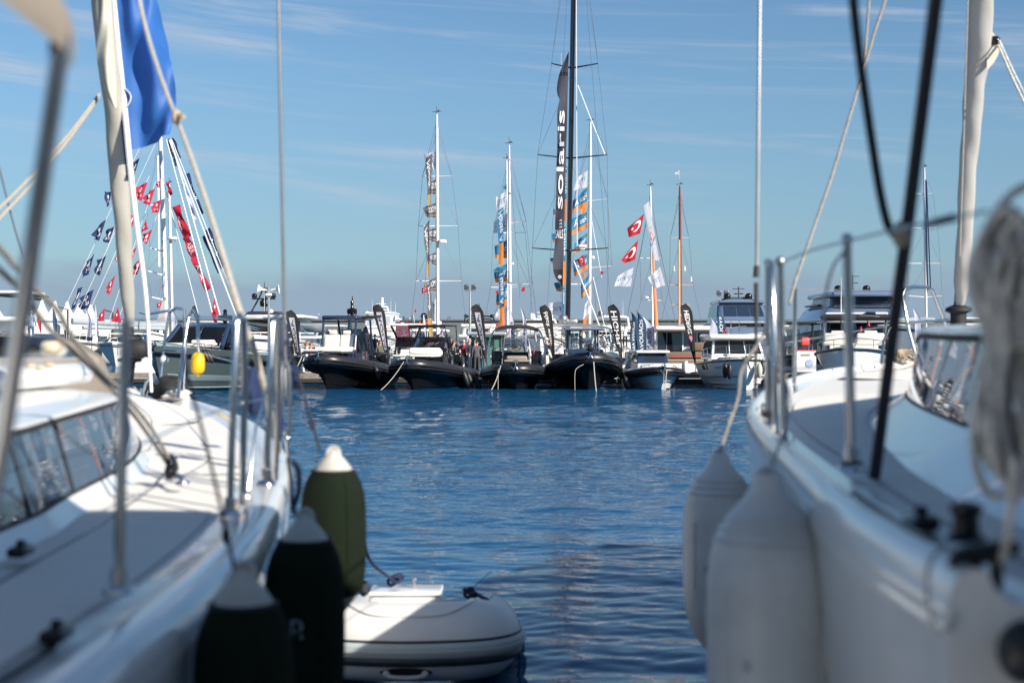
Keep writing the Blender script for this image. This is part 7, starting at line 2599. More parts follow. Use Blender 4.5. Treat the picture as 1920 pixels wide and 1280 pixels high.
def foredeck_skid(T, G, zd, cx, ya, yb, side, w=.2):
    rows = []
    for k in range(25):
        t = k / 24
        y = ya + (yb - ya) * t
        g, c = G(y), cx(y)
        a = g - side * (w + .12)
        b = 2 * c - a
        e = math.sqrt(max(0.002, 1 - max(0, (.2 - t) / .2) ** 2)) if t < .2 else math.sqrt(max(0.002, 1 - max(0, (t - .8) / .2) ** 2))
        a2 = c + (a - c) * (.35 + .65 * e)
        b2 = 2 * c - a2
        rows.append([(a2 + (b2 - a2) * j / 8, y, zd(y) - .026 + .05 * math.sin(math.pi * (.12 + .76 * j / 8)) + .006) for j in range(9)])
    MB().grid(rows).build('nonskid_panel', 'nonskid', T, world=True)
foredeck_skid(YL, GL, ZL, XL, 8.7, 11.6, 1)

def coachroof(T, C, zd, cx, side, ys, zwin0, zwin1, ztop, ins, roof_m, glass_m, win, mull, camber, skirt=.03):
    inn = -side
    def P(y, k, mirror=False):
        c = C(y)
        h = max(0.02, min(1, (ztop(y) - zd(y)) / .3))
        z0 = zd(y) - .03
        tab = [(-.05, z0), (-.01, z0 + .03 * h), (skirt, zwin0(y)), (ins, zwin1(y)), (ins - .015, zwin1(y) + .008), (ins - .012, ztop(y) - .012), (ins + .03, ztop(y))]
        a, z = tab[k]
        x = c + inn * a
        return V((2 * cx(y) - x if mirror else x, y, z))
    for mirror in (False, True):
        MB().grid([[P(y, k, mirror) for k in (0, 1, 2)] for y in ys]).build('coachroof_side', roof_m, T, world=True, angle=60)
        ywin = [y for y in ys if win[0] <= y <= win[1]]
        MB().grid([[P(y, k, mirror) for k in (2, 3)] for y in ywin]).build('cabin_window', glass_m, T, world=True, angle=60)
        rest = [[y for y in ys if y <= ywin[0]], [y for y in ys if y >= ywin[-1]]]
        for rr in rest:
            if len(rr) > 1:
                MB().grid([[P(y, k, mirror) for k in (2, 3)] for y in rr]).build('coachroof_side', roof_m, T, world=True, angle=60)
        for y in mull:
            a, b = P(y, 2, mirror), P(y, 3, mirror)
            mb = MB(); mb.tube([a, b], .008, 6); mb.build('window_mullion', 'black_matt', T, world=True)
        mb = MB(); mb.tube([P(y, 3, mirror) + V((side * .004 * (-1 if mirror else 1), 0, -.004)) for y in ywin], .010, 6); mb.tube([P(y, 2, mirror) for y in ywin], .008, 6)
        mb.build('window_seal', 'black_matt', T, world=True)
    rows = []
    for y in ys:
        a = [P(y, k) for k in (3, 4, 5, 6)]
        b = [P(y, k, True) for k in (6, 5, 4, 3)]
        l, r = a[-1], b[0]
        mid = [V((l.x + (r.x - l.x) * t, y, l.z + camber * math.sin(math.pi * t) * max(0, min(1, (ztop(y) - zd(y)) / .2)))) for t in [k / 9 for k in range(1, 9)]]
        rows.append(a + mid + b)
    MB().grid(rows).build('coachroof_top', roof_m, T, world=True, angle=50)

ysL = [1.0 + .1 * k for k in range(75)]
zw0 = lambda y: ZL(y) + .05
def ztl(y): return smooth_tab([(1, 1.99), (4.4, 1.955), (6.4, 1.965), (6.9, 1.92), (7.4, 1.80), (8.0, 1.70), (8.5, 1.66)], y)
coachroof(YL, CL, ZL, XL, 1, ysL, zw0, lambda y: max(zw0(y) + .004, ztl(y) - .03), ztl, .10, 'gelcoat', 'cabin_window', (1.4, 7.6), (4.28, 4.95), .09)
# raised hatch garage and grab rails on the coachroof
mb = MB(); mb.rbox((-2.62, 6.0, 2.05), (1.3, 1.5, .10), .05); mb.build('hatch_garage', 'gelcoat', YL, world=True, angle=60)
rail_tube(YL, [W(-40, 668, 4.9), W(140, 666, 5.6)], .016, 'grab_rail', 'steel')
mb = MB(); mb.rbox(W(22, 648, 5.2) + V((-.25, 0, 0)), (.75, .4, .075), .03); mb.build('roof_window', 'black_gloss', YL, world=True, angle=60)
mb = MB(); mb.rbox(W(101, 654, 5.1), (.075, .10, .055), .018); mb.build('winch_base', 'gelcoat_warm', YL, world=True, angle=60)
mb = MB(); mb.rbox(W(100, 651, 5.05), (.05, .10, .045), .015); mb.build('line_clutch', 'amber', YL, world=True, angle=60)
for px, py in ((58, 687), (75, 690), (92, 684)):
    mb = MB(); mb.ball(W(px, py, 5.0), .014, 10, (1.3, 1, .7)); mb.build('brass_fairlead', 'amber', YL, world=True)
# taupe spray hood over the forward hatch
rows = []
for yy, k in ((8.42, .02), (8.40, .85), (8.46, 1.0), (9.3, 1.0), (9.5, .6)):
    row = []
    for j in range(19):
        u = j / 18 * 2 - 1
        row.append((-.136 * yy - 2.55 + (2.55 - .136 * yy) * u, yy, 1.66 + .585 * k * (1 - abs(u) ** 7) ** .5))
    rows.append(row)
mb = MB(); mb.grid(rows); solo(mb, 'canvas_cover', 'taupe_canvas', 'taupe canvas cover with rounded corner behind the cabin roof of the left yacht', 'canvas cover', (-3.7, 8.5, 1.66))

# stanchions, gates, pulpit
rail_tube(YL, [W(222, 1112, 3.2), W(228, 860, 3.2), W(236, 602, 3.2)], .0125, foot=True)
rail_tube(YL, [W(430, 966, 4.85), W(436, 800, 4.85), W(444, 606, 4.86), W(450, 592, 4.88), W(457, 600, 4.9), W(459, 700, 4.95), W(454, 944, 5.02)], .0125, 'gate_stanchion', foot=True)
rail_tube(YL, [W(499, 908, 5.6), W(505, 760, 5.6), W(511, 606, 5.62), W(517, 596, 5.64), W(522, 604, 5.66), W(521, 760, 5.7), W(515, 900, 5.75)], .0135, 'gate_stanchion', foot=True)
rail_tube(YL, [W(462, 945, 5.3), W(480, 800, 5.4), W(512, 690, 5.6)], .006, 'stanchion_brace')
rail_tube(YL, [W(298, 742, 12.0), W(306, 660, 12.1), W(317, 586, 12.1), W(330, 577, 12.0), W(345, 580, 11.8), W(348, 640, 11.7), W(343, 748, 11.5)], .0135, 'pulpit_hoop')
rail_tube(YL, [W(334, 748, 11.0), W(343, 660, 11.2), W(354, 592, 11.3), W(363, 580, 11.2), W(371, 592, 11.1), W(372, 660, 11.0)], .0135, 'pulpit_hoop')
rail_tube(YL, [W(306, 655, 12.1), W(345, 658, 11.6)], .011, 'pulpit_rail')
rail_tube(YL, [W(318, 582, 12.1), W(280, 588, 12.5)], .012, 'pulpit_rail')
rail_tube(YL, [W(266, 748, 11.6), W(276, 718, 11.6), W(287, 705, 11.5), W(293, 716, 11.4)], .022, 'anchor_bow_roller', 'steel')
rail_tube(YL, curve_pts([W(236, 602, 3.2), W(345, 598, 4.0), W(450, 594, 4.88), W(517, 598, 5.64), W(534, 612, 6.7), W(470, 606, 8.6), W(371, 592, 11.1)], 6), .003, 'lifeline', 'steel', n=6)
rail_tube(YL, curve_pts([W(230, 850, 3.2), W(345, 795, 4.0), W(438, 760, 4.85), W(508, 745, 5.6), W(532, 735, 6.7), W(470, 690, 8.6), W(372, 660, 11.0)], 6), .003, 'lifeline', 'steel', n=6)
# shroud with turnbuckle
mb = MB(); mb.tube([W(521, -60, 6.5), W(535, 685, 6.6)], .0075, 8); mb.build('shroud', 'wire', YL, world=True)
for dx in (-6.5, 6.5):
    mb = MB(); mb.tube([W(535 + dx * .5, 676, 6.6), W(537 + dx, 690, 6.6), W(537 + dx, 800, 6.6), W(538 + dx * .4, 815, 6.6)], .008, 8); mb.build('turnbuckle', 'steel', YL, world=True)
mb = MB(); mb.tube([W(537, 690, 6.6), W(538, 750, 6.6)], .011, 8); mb.tube([W(537, 810, 6.6), W(541, 868, 6.6)], .009, 8); mb.build('turnbuckle_screw', 'steel', YL, world=True)
for q in ((500, 790), (538, 822), (519, 838), (515, 758)):
    mb = MB(); mb.ball(W(*q, 5.9), .016, 10); mb.build('shackle', 'steel', YL, world=True)
# deck fittings
def track(T, pts, car, m='charcoal'):
    mb = MB(); mb.tube(pts, .012, 6, flat=.6); mb.build('genoa_track', m, T, world=True)
    c = V(car)
    mb = MB(); mb.rbox(c + V((0, 0, .014)), (.05, .10, .028), .012); mb.lathe([(.012, 0), (.014, .010), (.012, .02)], c + V((-.010, 0, .030)), 12, Matrix.Rotation(rad(90), 3, 'Y')); mb.build('genoa_car', 'black_gloss', T, world=True, angle=60)
track(YL, [V((CL(y) + .13, y, ZL(y) - .014)) for y in (1.5, 2.5, 3.5, 4.5, 5.6, 6.6)], (CL(3.75) + .10, 3.75, 1.635))
track(YL, [V((GL(y) - .19, y, ZL(y) - .018)) for y in (0.5, 1.5, 2.3, 2.8)], (GL(2.83) - .19, 2.83, 1.605))
c = W(322, 878, 5.7)
mb = MB(); mb.lathe([(.034, -.016), (.040, -.010), (.040, .010), (.034, .016)], c + V((0, 0, .02)), 16, Matrix.Rotation(rad(70), 3, 'Y')); mb.rbox(c + V((.0, -.02, .0)), (.035, .09, .05), .012, rx=.6)
mb.build('jib_block', 'black_gloss', YL, world=True, angle=60)
mb = MB(); mb.tube([c + V((.012, -.03, -.02)), W(336, 892, 5.55), W(346, 902, 5.5)], .010, 8); mb.lathe([(.03, 0), (.028, .008), (.012, .012)], W(342, 906, 5.5), 12); mb.build('shackle', 'steel', YL, world=True)
def cleat(T, c, rz, m='steel'):
    d = V((math.cos(rz), math.sin(rz), 0))
    mb = MB(); c = V(c)
    mb.tube(curve_pts([c - d * .11 + V((0, 0, .055)), c - d * .05 + V((0, 0, .045)), c + V((0, 0, .044)), c + d * .05 + V((0, 0, .045)), c + d * .11 + V((0, 0, .055))], 4), [.006, .008, .010, .011, .012, .012, .013, .013, .013, .013, .013, .012, .012, .011, .010, .008, .006], 10)
    mb.tube([c - d * .035, c - d * .03 + V((0, 0, .045))], .012, 8); mb.tube([c + d * .035, c + d * .03 + V((0, 0, .045))], .012, 8)
    mb.build('mooring_cleat', m, T, world=True)
cleat(YL, (GL(6.1) - .09, 6.1, ZL(6.1)), rad(100))
cleat(YL, (GL(2.0) - .09, 2.0, ZL(2.0)), rad(90))
# furler drum and furled headsail
p = W(243, 645, 12.3)
mb = MB(); mb.lathe([(.03, -.34), (.05, -.16), (.10, -.15), (.105, -.13), (.06, -.11), (.06, .02), (.105, .04), (.10, .06), (.04, .08), (.03, .25)], p, 20); mb.build('furler_drum', 'black_matt', YL, world=True)
mb = MB(); mb.rbox(W(258, 655, 12.1), (.17, .3, .16), .06, rz=.3); mb.build('anchor_locker_cover', 'black_matt', YL, world=True, angle=60)

def furled(T_or_none, pts, rr, m, label, cx_=0.0, stripe=None, seed=1, group=None):
    rnd = random.Random(seed)
    P = [V(q) for q in pts]
    rows = []
    N = 130
    tot = []
    cp = curve_pts(P, 30)
    for i in range(N + 1):
        t = i / N
        q = cp[min(int(t * (len(cp) - 1)), len(cp) - 2)]
        f = t * (len(cp) - 1) - int(t * (len(cp) - 1))
        q = q.lerp(cp[min(int(t * (len(cp) - 1)) + 1, len(cp) - 1)], f)
        R_ = lerp_tab(rr, t)
        row = []
        for j in range(24):
            a = 2 * math.pi * j / 24
            tw = t * 26 + a
            r = R_ * (1 + .06 * math.sin(tw) + .035 * math.sin(2 * tw + 1) + .03 * math.sin(3 * a + 9 * t))
            row.append(q + V((r * math.cos(a), r * math.sin(a), .10 * R_ * math.sin(a + 5 * t))))
        rows.append(row)
    mb = MB(); mb.grid(rows, cu=True)
    return solo(mb, 'furled_sail', m, label, 'furled sail', P[0], group, angle=50)
furled(None, [W(243, 612, 12.15), W(232, 450, 11.75), W(218, 250, 11.4), W(190, 0, 10.9), W(180, -90, 10.7)], [(0, .035), (.1, .055), (.45, .078), (.75, .080), (1, .085)], 'sail', 'cream furled headsail of the left yacht, rolled tight around its forestay')
# clew of that sail with its two sheets
XL_ = [(i, v) for i, v in enumerate((180, 182, 184, 184, 183, 181, 186, 196, 214))]
XR_ = [(i, v) for i, v in enumerate((203, 206, 208, 210, 212, 214, 216, 218, 219))]
rows = []
for k in range(49):
    t = k / 6
    xl, xr = smooth_tab(XL_, t), smooth_tab(XR_, t)
    rows.append([W(xl + (xr - xl) * j / 14, -60 + 262 * t / 8, 10.44 - .05 * math.sin(math.pi * j / 14) + .012 * math.sin(j * .5 + t * 1.3)) for j in range(15)])
mb = MB(); mb.grid(rows)
solo(mb, 'sail_clew', 'sail_edge', 'dirty cream corner of the furled headsail with stitched edge', 'sail corner', W(200, 100, 10.44), angle=180)
for dx, lab in ((0, 'upper pale sheet rope running left from the furled headsail corner'), (7, 'lower pale sheet rope running left from the furled headsail corner')):
    rope_line(sagging(W(186, 177 + dx * .6, 10.7), W(-40, 425 + dx * 3.2, 7.4), .05), .011, lab, 'rope', 'sheet_rope', 'pale sheets of the left furled headsail')
# sheets and control lines led aft over the cabin
rope_line([W(-30, 430, 3.4), W(62, 537, 3.8), W(108, 582, 4.1), W(135, 632, 4.3), W(182, 688, 4.6), W(238, 745, 5.0), W(292, 815, 5.45), W(318, 864, 5.7)], .008, 'pale braided rope drooping over the left cabin to the black block, right one', 'rope_shaded', 'sheet_rope')
rope_line([W(-30, 480, 3.5), W(37, 543, 3.8), W(72, 590, 4.0), W(103, 628, 4.2), W(152, 672, 4.5), W(218, 738, 4.9), W(272, 806, 5.4), W(312, 866, 5.7)], .008, 'pale braided rope drooping over the left cabin to the black block, left one', 'rope_shaded', 'sheet_rope')
rope_line([W(-5, 300, 9), W(20, 400, 9), W(45, 490, 9), W(72, 600, 9)], .006, 'thin dark stay at the far left edge', 'wire', 'stay', cat='stay')
# near white braided rope with a knot, coming down to the gate
rope_line([W(252, -40, 6.3), W(275, 60, 6.25), W(300, 140, 6.2), W(322, 200, 6.1), W(331, 222, 6.05), W(360, 300, 6.0), W(400, 420, 5.9), W(430, 520, 5.8), W(452, 592, 5.75)],
          [.012] * 48 + [.019] * 1, 'thick pale braided rope slanting past the big blue flag to the gate stanchions', 'rope') if False else None
pts = curve_pts([W(252, -40, 6.3), W(275, 60, 6.25), W(300, 140, 6.2), W(322, 200, 6.1), W(331, 222, 6.05), W(360, 300, 6.0), W(400, 420, 5.9), W(430, 520, 5.8), W(452, 592, 5.75), W(478, 660, 5.7), W(500, 745, 5.75), W(524, 845, 6.2)], 6)
mb = MB(); mb.tube(pts, [.009 + .006 * max(0, min(1, (i - 26) / 22)) * (1 if i < 50 else .6) for i in range(len(pts))], 8)
ro = solo(mb, 'braided_rope', 'rope', 'thick pale braided rope slanting past the big blue flag down to the gate stanchions', 'rope', pts[0])
mb = MB(); mb.ball(W(331, 220, 6.05) - pts[0], .026, 10, (.9, 1, 1.3)); mb.tube([W(331, 214, 6.05) - pts[0], W(345, 219, 6.0) - pts[0]], .010, 6); mb.build('knot', 'rope_tan', ro)

# big blue feather flag on a white pole at the bow
def blue_flag():
    polex = [(-120, 196), (0, 212), (100, 222), (200, 233), (335, 246), (420, 256), (560, 274), (735, 284)]
    right = [(-120, 262), (-20, 286), (50, 300), (100, 312), (120, 321), (180, 331), (200, 334), (215, 330), (240, 329), (262, 325)]
    Y = 11.3
    base = W(284, 735, Y)
    T = thing('feather_flag', 'large bright blue flag on a thin white pole, rising at the left bow', 'flag', base)
    pole = [W(smooth_tab(polex, y), y, Y) - base for y in range(735, -125, -30)]
    mb = MB(); mb.tube(pole, [.012 + .012 * min(1, i / 14) for i in range(len(pole))], 8); mb.build('pole', 'wire_white', T)
    def fn(u, v, off=0.0):
        py = -120 + 402 * (1 - v)
        pr = py - 24 * u * (1 - v)
        xl = smooth_tab(polex, py) + 2
        xr = smooth_tab(right, min(pr, 262))
        px = xl + (xr - xl) * u + 3.0 * u * math.sin(v * 31) * (.3 + v * .2)
        p = W(px, pr, Y)
        p.y += .12 * math.sin(5.5 * u + 3.1 * v) * u + .05 * math.sin(12 * u - 9 * v) * u + .035 * math.sin(17 * v + 5 * u) * u - off
        return p - base
    mb = MB(); mb.grid([[fn(j / 16, i / 30) for j in range(17)] for i in range(31)]); mb.build('cloth', 'flag_blue', T, angle=180)
    mb = MB(); mb.grid([[W(smooth_tab(polex, y) - 9 + 9 * j / 2 + (2 if j else 0), y, Y + .01) - base for j in range(3)] for y in range(225, 340, 10)]); mb.build('pole_sleeve', 'flag_navy', T)
    mb = MB(); mb.tube([fn(.04 + .09 * math.sin(t * 3.14), .20 + .085 * t, .02) for t in [k / 10 for k in range(11)]], .016, 6, flat=.3); mb.build('white_arc_print', 'print_white', T)
blue_flag()

# cloth bundles and small things on the left rail and bow
def bundle(c, sz, label, m, seed, name='cloth_bundle', cat='cloth'):
    rnd = random.Random(seed)
    ph = [rnd.uniform(0, 6.28) for _ in range(6)]
    rows = []
    for i in range(13):
        t = math.pi * i / 12
        row = []
        for j in range(18):
            a = 2 * math.pi * j / 18
            r = 1 + .22 * math.sin(3 * a + ph[0] + 2 * t) + .16 * math.sin(5 * a + ph[1] - 3 * t) + .12 * math.sin(7 * t + ph[2] + a)
            row.append(V(c) + V((sz[0] * r * math.sin(t) * math.cos(a), sz[1] * r * math.sin(t) * math.sin(a), -sz[2] * math.cos(t) * (1 + .1 * math.sin(2 * a + ph[3])))))
        rows.append(row)
    mb = MB(); mb.grid(rows, cu=True)
    return solo(mb, name, m, label, cat, c, angle=120)
bundle(W(531, 655, 7.0), (.028, .05, .17), 'navy cloth tied to the left rail, upper long bundle beside the shroud', 'navy_fabric', 3)
bundle(W(551, 702, 7.2), (.028, .04, .05), 'small navy cloth end right of the shroud at the left rail', 'navy_fabric', 4)
bundle(W(476, 735, 6.6), (.035, .05, .11), 'navy cloth bundle low between the two gate stanchions', 'navy_fabric', 5)
bundle(W(523, 790, 6.4), (.018, .03, .09), 'narrow navy cloth hanging behind the second gate stanchion', 'navy_fabric', 6)
bundle(W(318, 728, 11.6), (.15, .16, .10), 'black and grey folded cloth lying on the left bow deck', 'black_matt', 7)
bundle(W(334, 740, 11.2), (.10, .12, .05), 'grey rag in front of the black cloth on the left bow', 'rope_grey', 8)
p = W(371, 660, 11.0)
T = thing('rescue_light', 'small bright yellow float hanging from the left bow rail', 'float', p)
mb = MB(); mb.lathe([(.01, 0), (.025, -.005), (.043, -.02), (.052, -.05), (.053, -.12), (.047, -.15), (.03, -.168), (.012, -.172), (.01, -.185)], (0, 0, 0), 20); mb.build('float_body', 'yellow', T)
mb = MB(); mb.tube([(0, 0, 0), (.003, 0, .10)], .007, 6); mb.build('lanyard', 'rope', T)
mb = MB(); mb.ball(W(308, 674, 11.9), .036, 14); solo(mb, 'rail_float', 'gelcoat', 'small white ball on the left bow rail', 'ball', W(308, 674, 11.9))

# bimini of the left yacht: steel leg and canvas edge in the top left corner
T = thing('bimini', 'taupe canvas bimini with steel leg at the top left corner', 'bimini', (-2, 1, 1.6))
rail_tube(T, [W(-90, 1330, 2.12), W(8, 810, 2.06), W(60, 460, 2.02), W(113, 100, 2.0)], .0135, 'bimini_leg', 'steel')
front = [(-.633, 2.600), (-.629, 2.625), (-.634, 2.66), (-.655, 2.70), (-.70, 2.745), (-.80, 2.80), (-1.1, 2.88), (-1.8, 2.96), (-3.1, 3.0), (-4.4, 2.96), (-5.2, 2.86), (-5.55, 2.62)]
fine = curve_pts([(x, 0, z) for x, z in front], 5)
rows = [[V((q.x, yy + .08 * (q.x + 3.1) ** 2 * 0, q.z + dz)) for q in fine] for yy, dz in ((2.03, -.012), (2.05, .0), (2.03, .010), (1.6, .03), (1.2, .03))]
mb = MB(); mb.grid(rows); mb.build('canvas', 'taupe_canvas', T, world=True, angle=60)
mb = MB(); mb.tube([V((q.x + .008 * (1 if q.x < -3 else -1), 2.02, q.z - .012)) for q in fine], .011, 8); mb.build('canvas_bow', 'steel', T, world=True)
mb = MB(); mb.rbox(W(107, 98, 2.01), (.018, .03, .035), .007); mb.build('hinge', 'black_matt', T, world=True, angle=60)

# three fenders with dark green covers
GFL = 'dark green covered fenders along the left yacht'
big_fender((W(625, 0, 5.5).x, 5.5), zp(843, 5.5), .48, .126, 'green-covered fender with cream cone, farthest of the three at the left', 'fender_green', 'fender_cone', GFL, cone_h=.085)
big_fender((W(571, 0, 4.2).x, 4.2), zp(962, 4.2), .50, .118, 'green-covered fender with a grey letter, middle of the three at the left', 'fender_green', 'fender_cone', GFL, cone_h=.085,
           text=('R', -.20, .22, -.36, -.29, 'print_grey'))
big_fender((W(457, 0, 3.12).x, 3.12), zp(1064, 3.12), .50, .110, 'green-covered fender nearest the camera at the left', 'fender_green', 'fender_cone', GFL, cone_h=.085)
rope_line([W(600, 846, 5.5), W(592, 815, 5.5), W(583, 785, 5.52), W(566, 730, 5.55), W(556, 690, 5.6), W(535, 640, 5.8)], .0055, 'dark lanyard of the farthest green fender', 'rope_dark', 'fender_lanyard')
mb = MB(); mb.ball(W(586, 796, 5.5), .013, 8, (1, 1, 1.8)); solo(mb, 'rope_knot', 'rope_dark', 'dark knot in the lanyard of the farthest green fender', 'knot', W(586, 796, 5.5))
rope_line([W(553, 965, 4.2), W(547, 935, 4.25), W(546, 900, 4.6), W(540, 860, 5.2)], .007, 'dark lanyard of the middle green fender', 'rope_dark', 'fender_lanyard')
rope_line([W(549, 955, 4.4), W(560, 920, 4.5), W(559, 880, 4.7), W(550, 866, 4.9)], .009, 'navy rope loop at the gunwale above the middle green fender', 'rope_navy', 'rope_loop')
rope_line([W(440, 1070, 3.12), W(432, 1030, 3.14), W(424, 995, 3.2), W(400, 890, 3.4), W(375, 790, 3.7), W(352, 705, 3.95), W(345, 660, 4.0)], .0045, 'thin dark lanyard of the nearest green fender', 'rope_dark', 'fender_lanyard')
mb = MB(); mb.ball(W(424, 1004, 3.18), .011, 8, (1, 1, 1.9)); solo(mb, 'rope_knot', 'rope_dark', 'dark knot in the lanyard of the nearest green fender', 'knot', W(424, 1004, 3.18))

# ---- inflatable dinghy between the yachts
def dinghy():
    cxx, yf = -.655, 9.05
    T = thing('dinghy', 'white inflatable dinghy with grey rubbing strakes floating behind the green fenders', 'dinghy', (cxx, yf, 0))
    r = .245
    zc = .285
    path = [(-.46, 1.8, .03), (-.475, 1.1, .10), (-.47, .45, .23), (-.44, .14, .28), (-.34, .0, .30), (-.17, -.055, .305), (0, -.07, .305), (.17, -.055, .305), (.34, .0, .30), (.44, .14, .28), (.47, .45, .23), (.475, 1.1, .10), (.46, 1.8, .03)]
    pts = curve_pts(path, 6)
    mb = MB(); mb.tube(pts, r, 28); mb.build('air_tube', 'dinghy_pvc', T, angle=80)
    def band(a0, a1, off, m, name):
        rows = []
        n = len(pts)
        for i, q in enumerate(pts):
            d = (pts[min(i + 1, n - 1)] - pts[max(i - 1, 0)]).normalized()
            o = d.cross(V((0, 0, 1))).normalized()
            if o.y > 0 and abs(q.x) < .3 or (abs(q.x) >= .3 and o.x * q.x < 0):
                o = -o
            rows.append([q + (o * math.cos(rad(a)) + V((0, 0, 1)) * math.sin(rad(a))) * (r + off * (1 if 0 < k < 6 else .2)) for k, a in enumerate([a0 + (a1 - a0) * k / 6 for k in range(7)])])
        MB().grid(rows).build(name, m, T, angle=80)
    band(9, 13, .006, 'dinghy_dark', 'strake_edge')
    band(-14, 9, .022, 'dinghy_grey', 'rubbing_strake')
    band(-5, 0, .032, 'dinghy_grey', 'rubbing_strake')
    band(-26, -14, .016, 'dinghy_dark', 'lower_strake')
    # grab handle at the bow
    yh = -.07 - r * math.cos(rad(40)) - .01
    mb = MB()
    c = V((0, -.07, zc + .02))
    pad = []
    for k in range(24):
        a = 2 * math.pi * k / 24
        ang = -36 + 9 * math.sin(a)
        pad.append(V((.165 * math.cos(a), -.07 - (r + .006) * math.cos(rad(ang)) + .012 * abs(math.cos(a)), zc + .02 + (r + .006) * math.sin(rad(ang)))))
    mb.add([sum(pad, V()) / 24 + V((0, -.004, 0))] + pad, [(0, 1 + (k + 1) % 24, 1 + k) for k in range(24)])
    mb.build('handle_pad', 'dinghy_dark', T)
    hb = lambda x, off: V((x, -.07 - (r + off) * math.cos(rad(-36)), zc + .02 + (r + off) * math.sin(rad(-36))))
    mb = MB(); mb.tube(curve_pts([hb(-.125, .012), hb(-.10, .035), hb(-.04, .045), hb(.04, .045), hb(.10, .035), hb(.125, .012)], 4), .014, 8)
    mb.ball(hb(-.12, .016), .024, 10); mb.ball(hb(.12, .016), .024, 10); mb.build('grab_handle', 'handle_grey', T)
    # bow locker with soft step and seam
    mb = MB(); mb.rbox((-.03, .18, .49), (.50, .34, .18), .07, 4); o = mb.build('bow_locker', 'dinghy_pvc', T, angle=60)
    mb = MB(); mb.rbox((-.03, .18, .588), (.47, .31, .024), .06, 4); mb.build('locker_lid', 'gelcoat', T, angle=60)
    sm = []
    for k in range(25):
        t = k / 24 * 2 - 1
        ang = 50 + 42 * abs(t) ** 4
        sm.append(V((.43 * t, -.07 + .08 * abs(t) ** 3 * 1.3 - (r + .002) * math.cos(rad(ang)), zc + .02 + (r + .002) * math.sin(rad(ang)))))
    mb = MB(); mb.tube(sm, .005, 5); mb.build('seam', 'seam_grey', T)
    mb = MB(); mb.rbox((0, 1.3, .02), (.62, 1.5, .06), .05); mb.build('floor', 'dinghy_grey', T, angle=60)
    mb = MB(); mb.rbox((0, 1.75, -.02), (.6, .06, .22), .02); mb.build('transom_board', 'gelcoat', T, angle=60)
    mb = MB(); mb.rbox((0, 1.2, .22), (.9, .24, .04), .03); mb.build('thwart_seat', 'gelcoat', T, angle=60)
    mb = MB(); mb.tube([(.02, .22, .595), (.02, .22, .645)], .011, 8); mb.ball((.02, .22, .655), .016, 10); mb.build('light_post', 'steel', T)
    for px, py, yy, rr, lab in ((738, 1086, 9.25, .035, 'knot_left'), (880, 1110, 9.5, .030, 'knot_right')):
        c = W(px, py, yy) - V((cxx, yf, 0))
        mb = MB()
        rnd = random.Random(px)
        for k in range(5):
            q = c + V((rnd.uniform(-1, 1) * rr, rnd.uniform(-1, 1) * rr, rnd.uniform(-.6, .6) * rr))
            ax = rnd.uniform(0, 3)
            mb.tube([q + V((rr * .7 * math.cos(a), rr * .6 * math.sin(a + ax), rr * .6 * math.sin(a))) for a in [2 * math.pi * j / 10 for j in range(10)]], .011, 6, closed=True)
        mb.build('rope_knot', 'rope_navy', T)
    mb = MB(); mb.tube(curve_pts([W(868, 1104, 9.5) - V((cxx, yf, 0)), W(890, 1112, 9.5) - V((cxx, yf, 0)), W(914, 1124, 9.4) - V((cxx, yf, 0))], 4), .014, 6); mb.build('grab_line', 'rope_navy', T)
    for a, b in (((882, 1105), (922, 1070)), ((914, 1126), (930, 1110))):
        mb = MB(); mb.tube([W(*a, 9.5) - V((cxx, yf, 0)), W(*b, 9.6) - V((cxx, yf, 0))], .0025, 5); mb.build('whip_line', 'rope_dark', T)
dinghy()
rope_line([W(681, 985, 7.2), W(686, 1030, 7.6), W(700, 1058, 8.2), W(722, 1076, 8.8), W(737, 1087, 9.25)], .010, 'navy painter rope leading down to the white dinghy', 'rope_navy', 'painter_rope')
bundle(W(683, 1103, 8.7), (.035, .04, .045), 'dark rope clump between the far green fender and the dinghy', 'rope_dark', 9, 'rope_clump', 'rope')

# ---- right yacht
GR_T = [(1.98, .617), (2.6, .632), (3.2, .68), (4, .765), (5.5, .93), (6.8, 1.135), (8.5, 1.55), (10.5, 2.25), (12, 3.05), (13, 3.8), (13.3, 4.1)]
CR_T = [(1.98, 1.0), (3.1, 1.035), (3.5, 1.08), (4.1, 1.166), (5.48, 1.43), (6.5, 1.69), (7.4, 2.02), (8.2, 2.34), (8.9, 2.8), (9.2, 3.3), (13.3, 4.1)]
GRt = lambda y: smooth_tab(GR_T, y)
CRt = lambda y: smooth_tab(CR_T, y)
ZR = lambda y: smooth_tab([(1.98, 1.865), (6, 1.875), (6.8, 1.89), (8.5, 1.925), (9.6, 1.95), (12, 2.0), (13.3, 2.03)], y)
XR = lambda y: 2.65 + .128 * (y - 2)
YR = thing('sailing_yacht', 'near white sailing yacht at the right with two white fenders and reflecting cabin window', 'sailing yacht', (3, 7, 0))
rail_r = [(-.003, -.075), (-.010, -.045), (-.006, -.012), (.006, .012), (.025, .020), (.045, .014), (.055, -.010), (.075, -.028), (.12, -.030), (.15, -.030)]
deck_yacht(YR, GRt, CRt, ZR, XR, 1.98, 13.3, -1, None, rail_r, [(2.3, 8.1, .06, .06)])
foredeck_skid(YR, GRt, ZR, XR, 9.4, 12.4, -1, .15)
ysR = [2.0 + .1 * k for k in range(73)]
def ztr(y): return smooth_tab([(2, 2.235), (4.5, 2.25), (6.2, 2.255), (6.7, 2.20), (7.4, 2.08), (8.2, 1.995), (9.2, 1.955)], y)
zr0 = lambda y: smooth_tab([(2, 1.975), (6, 1.965), (7, 1.97), (8.2, 1.962), (9.2, 1.945)], y)
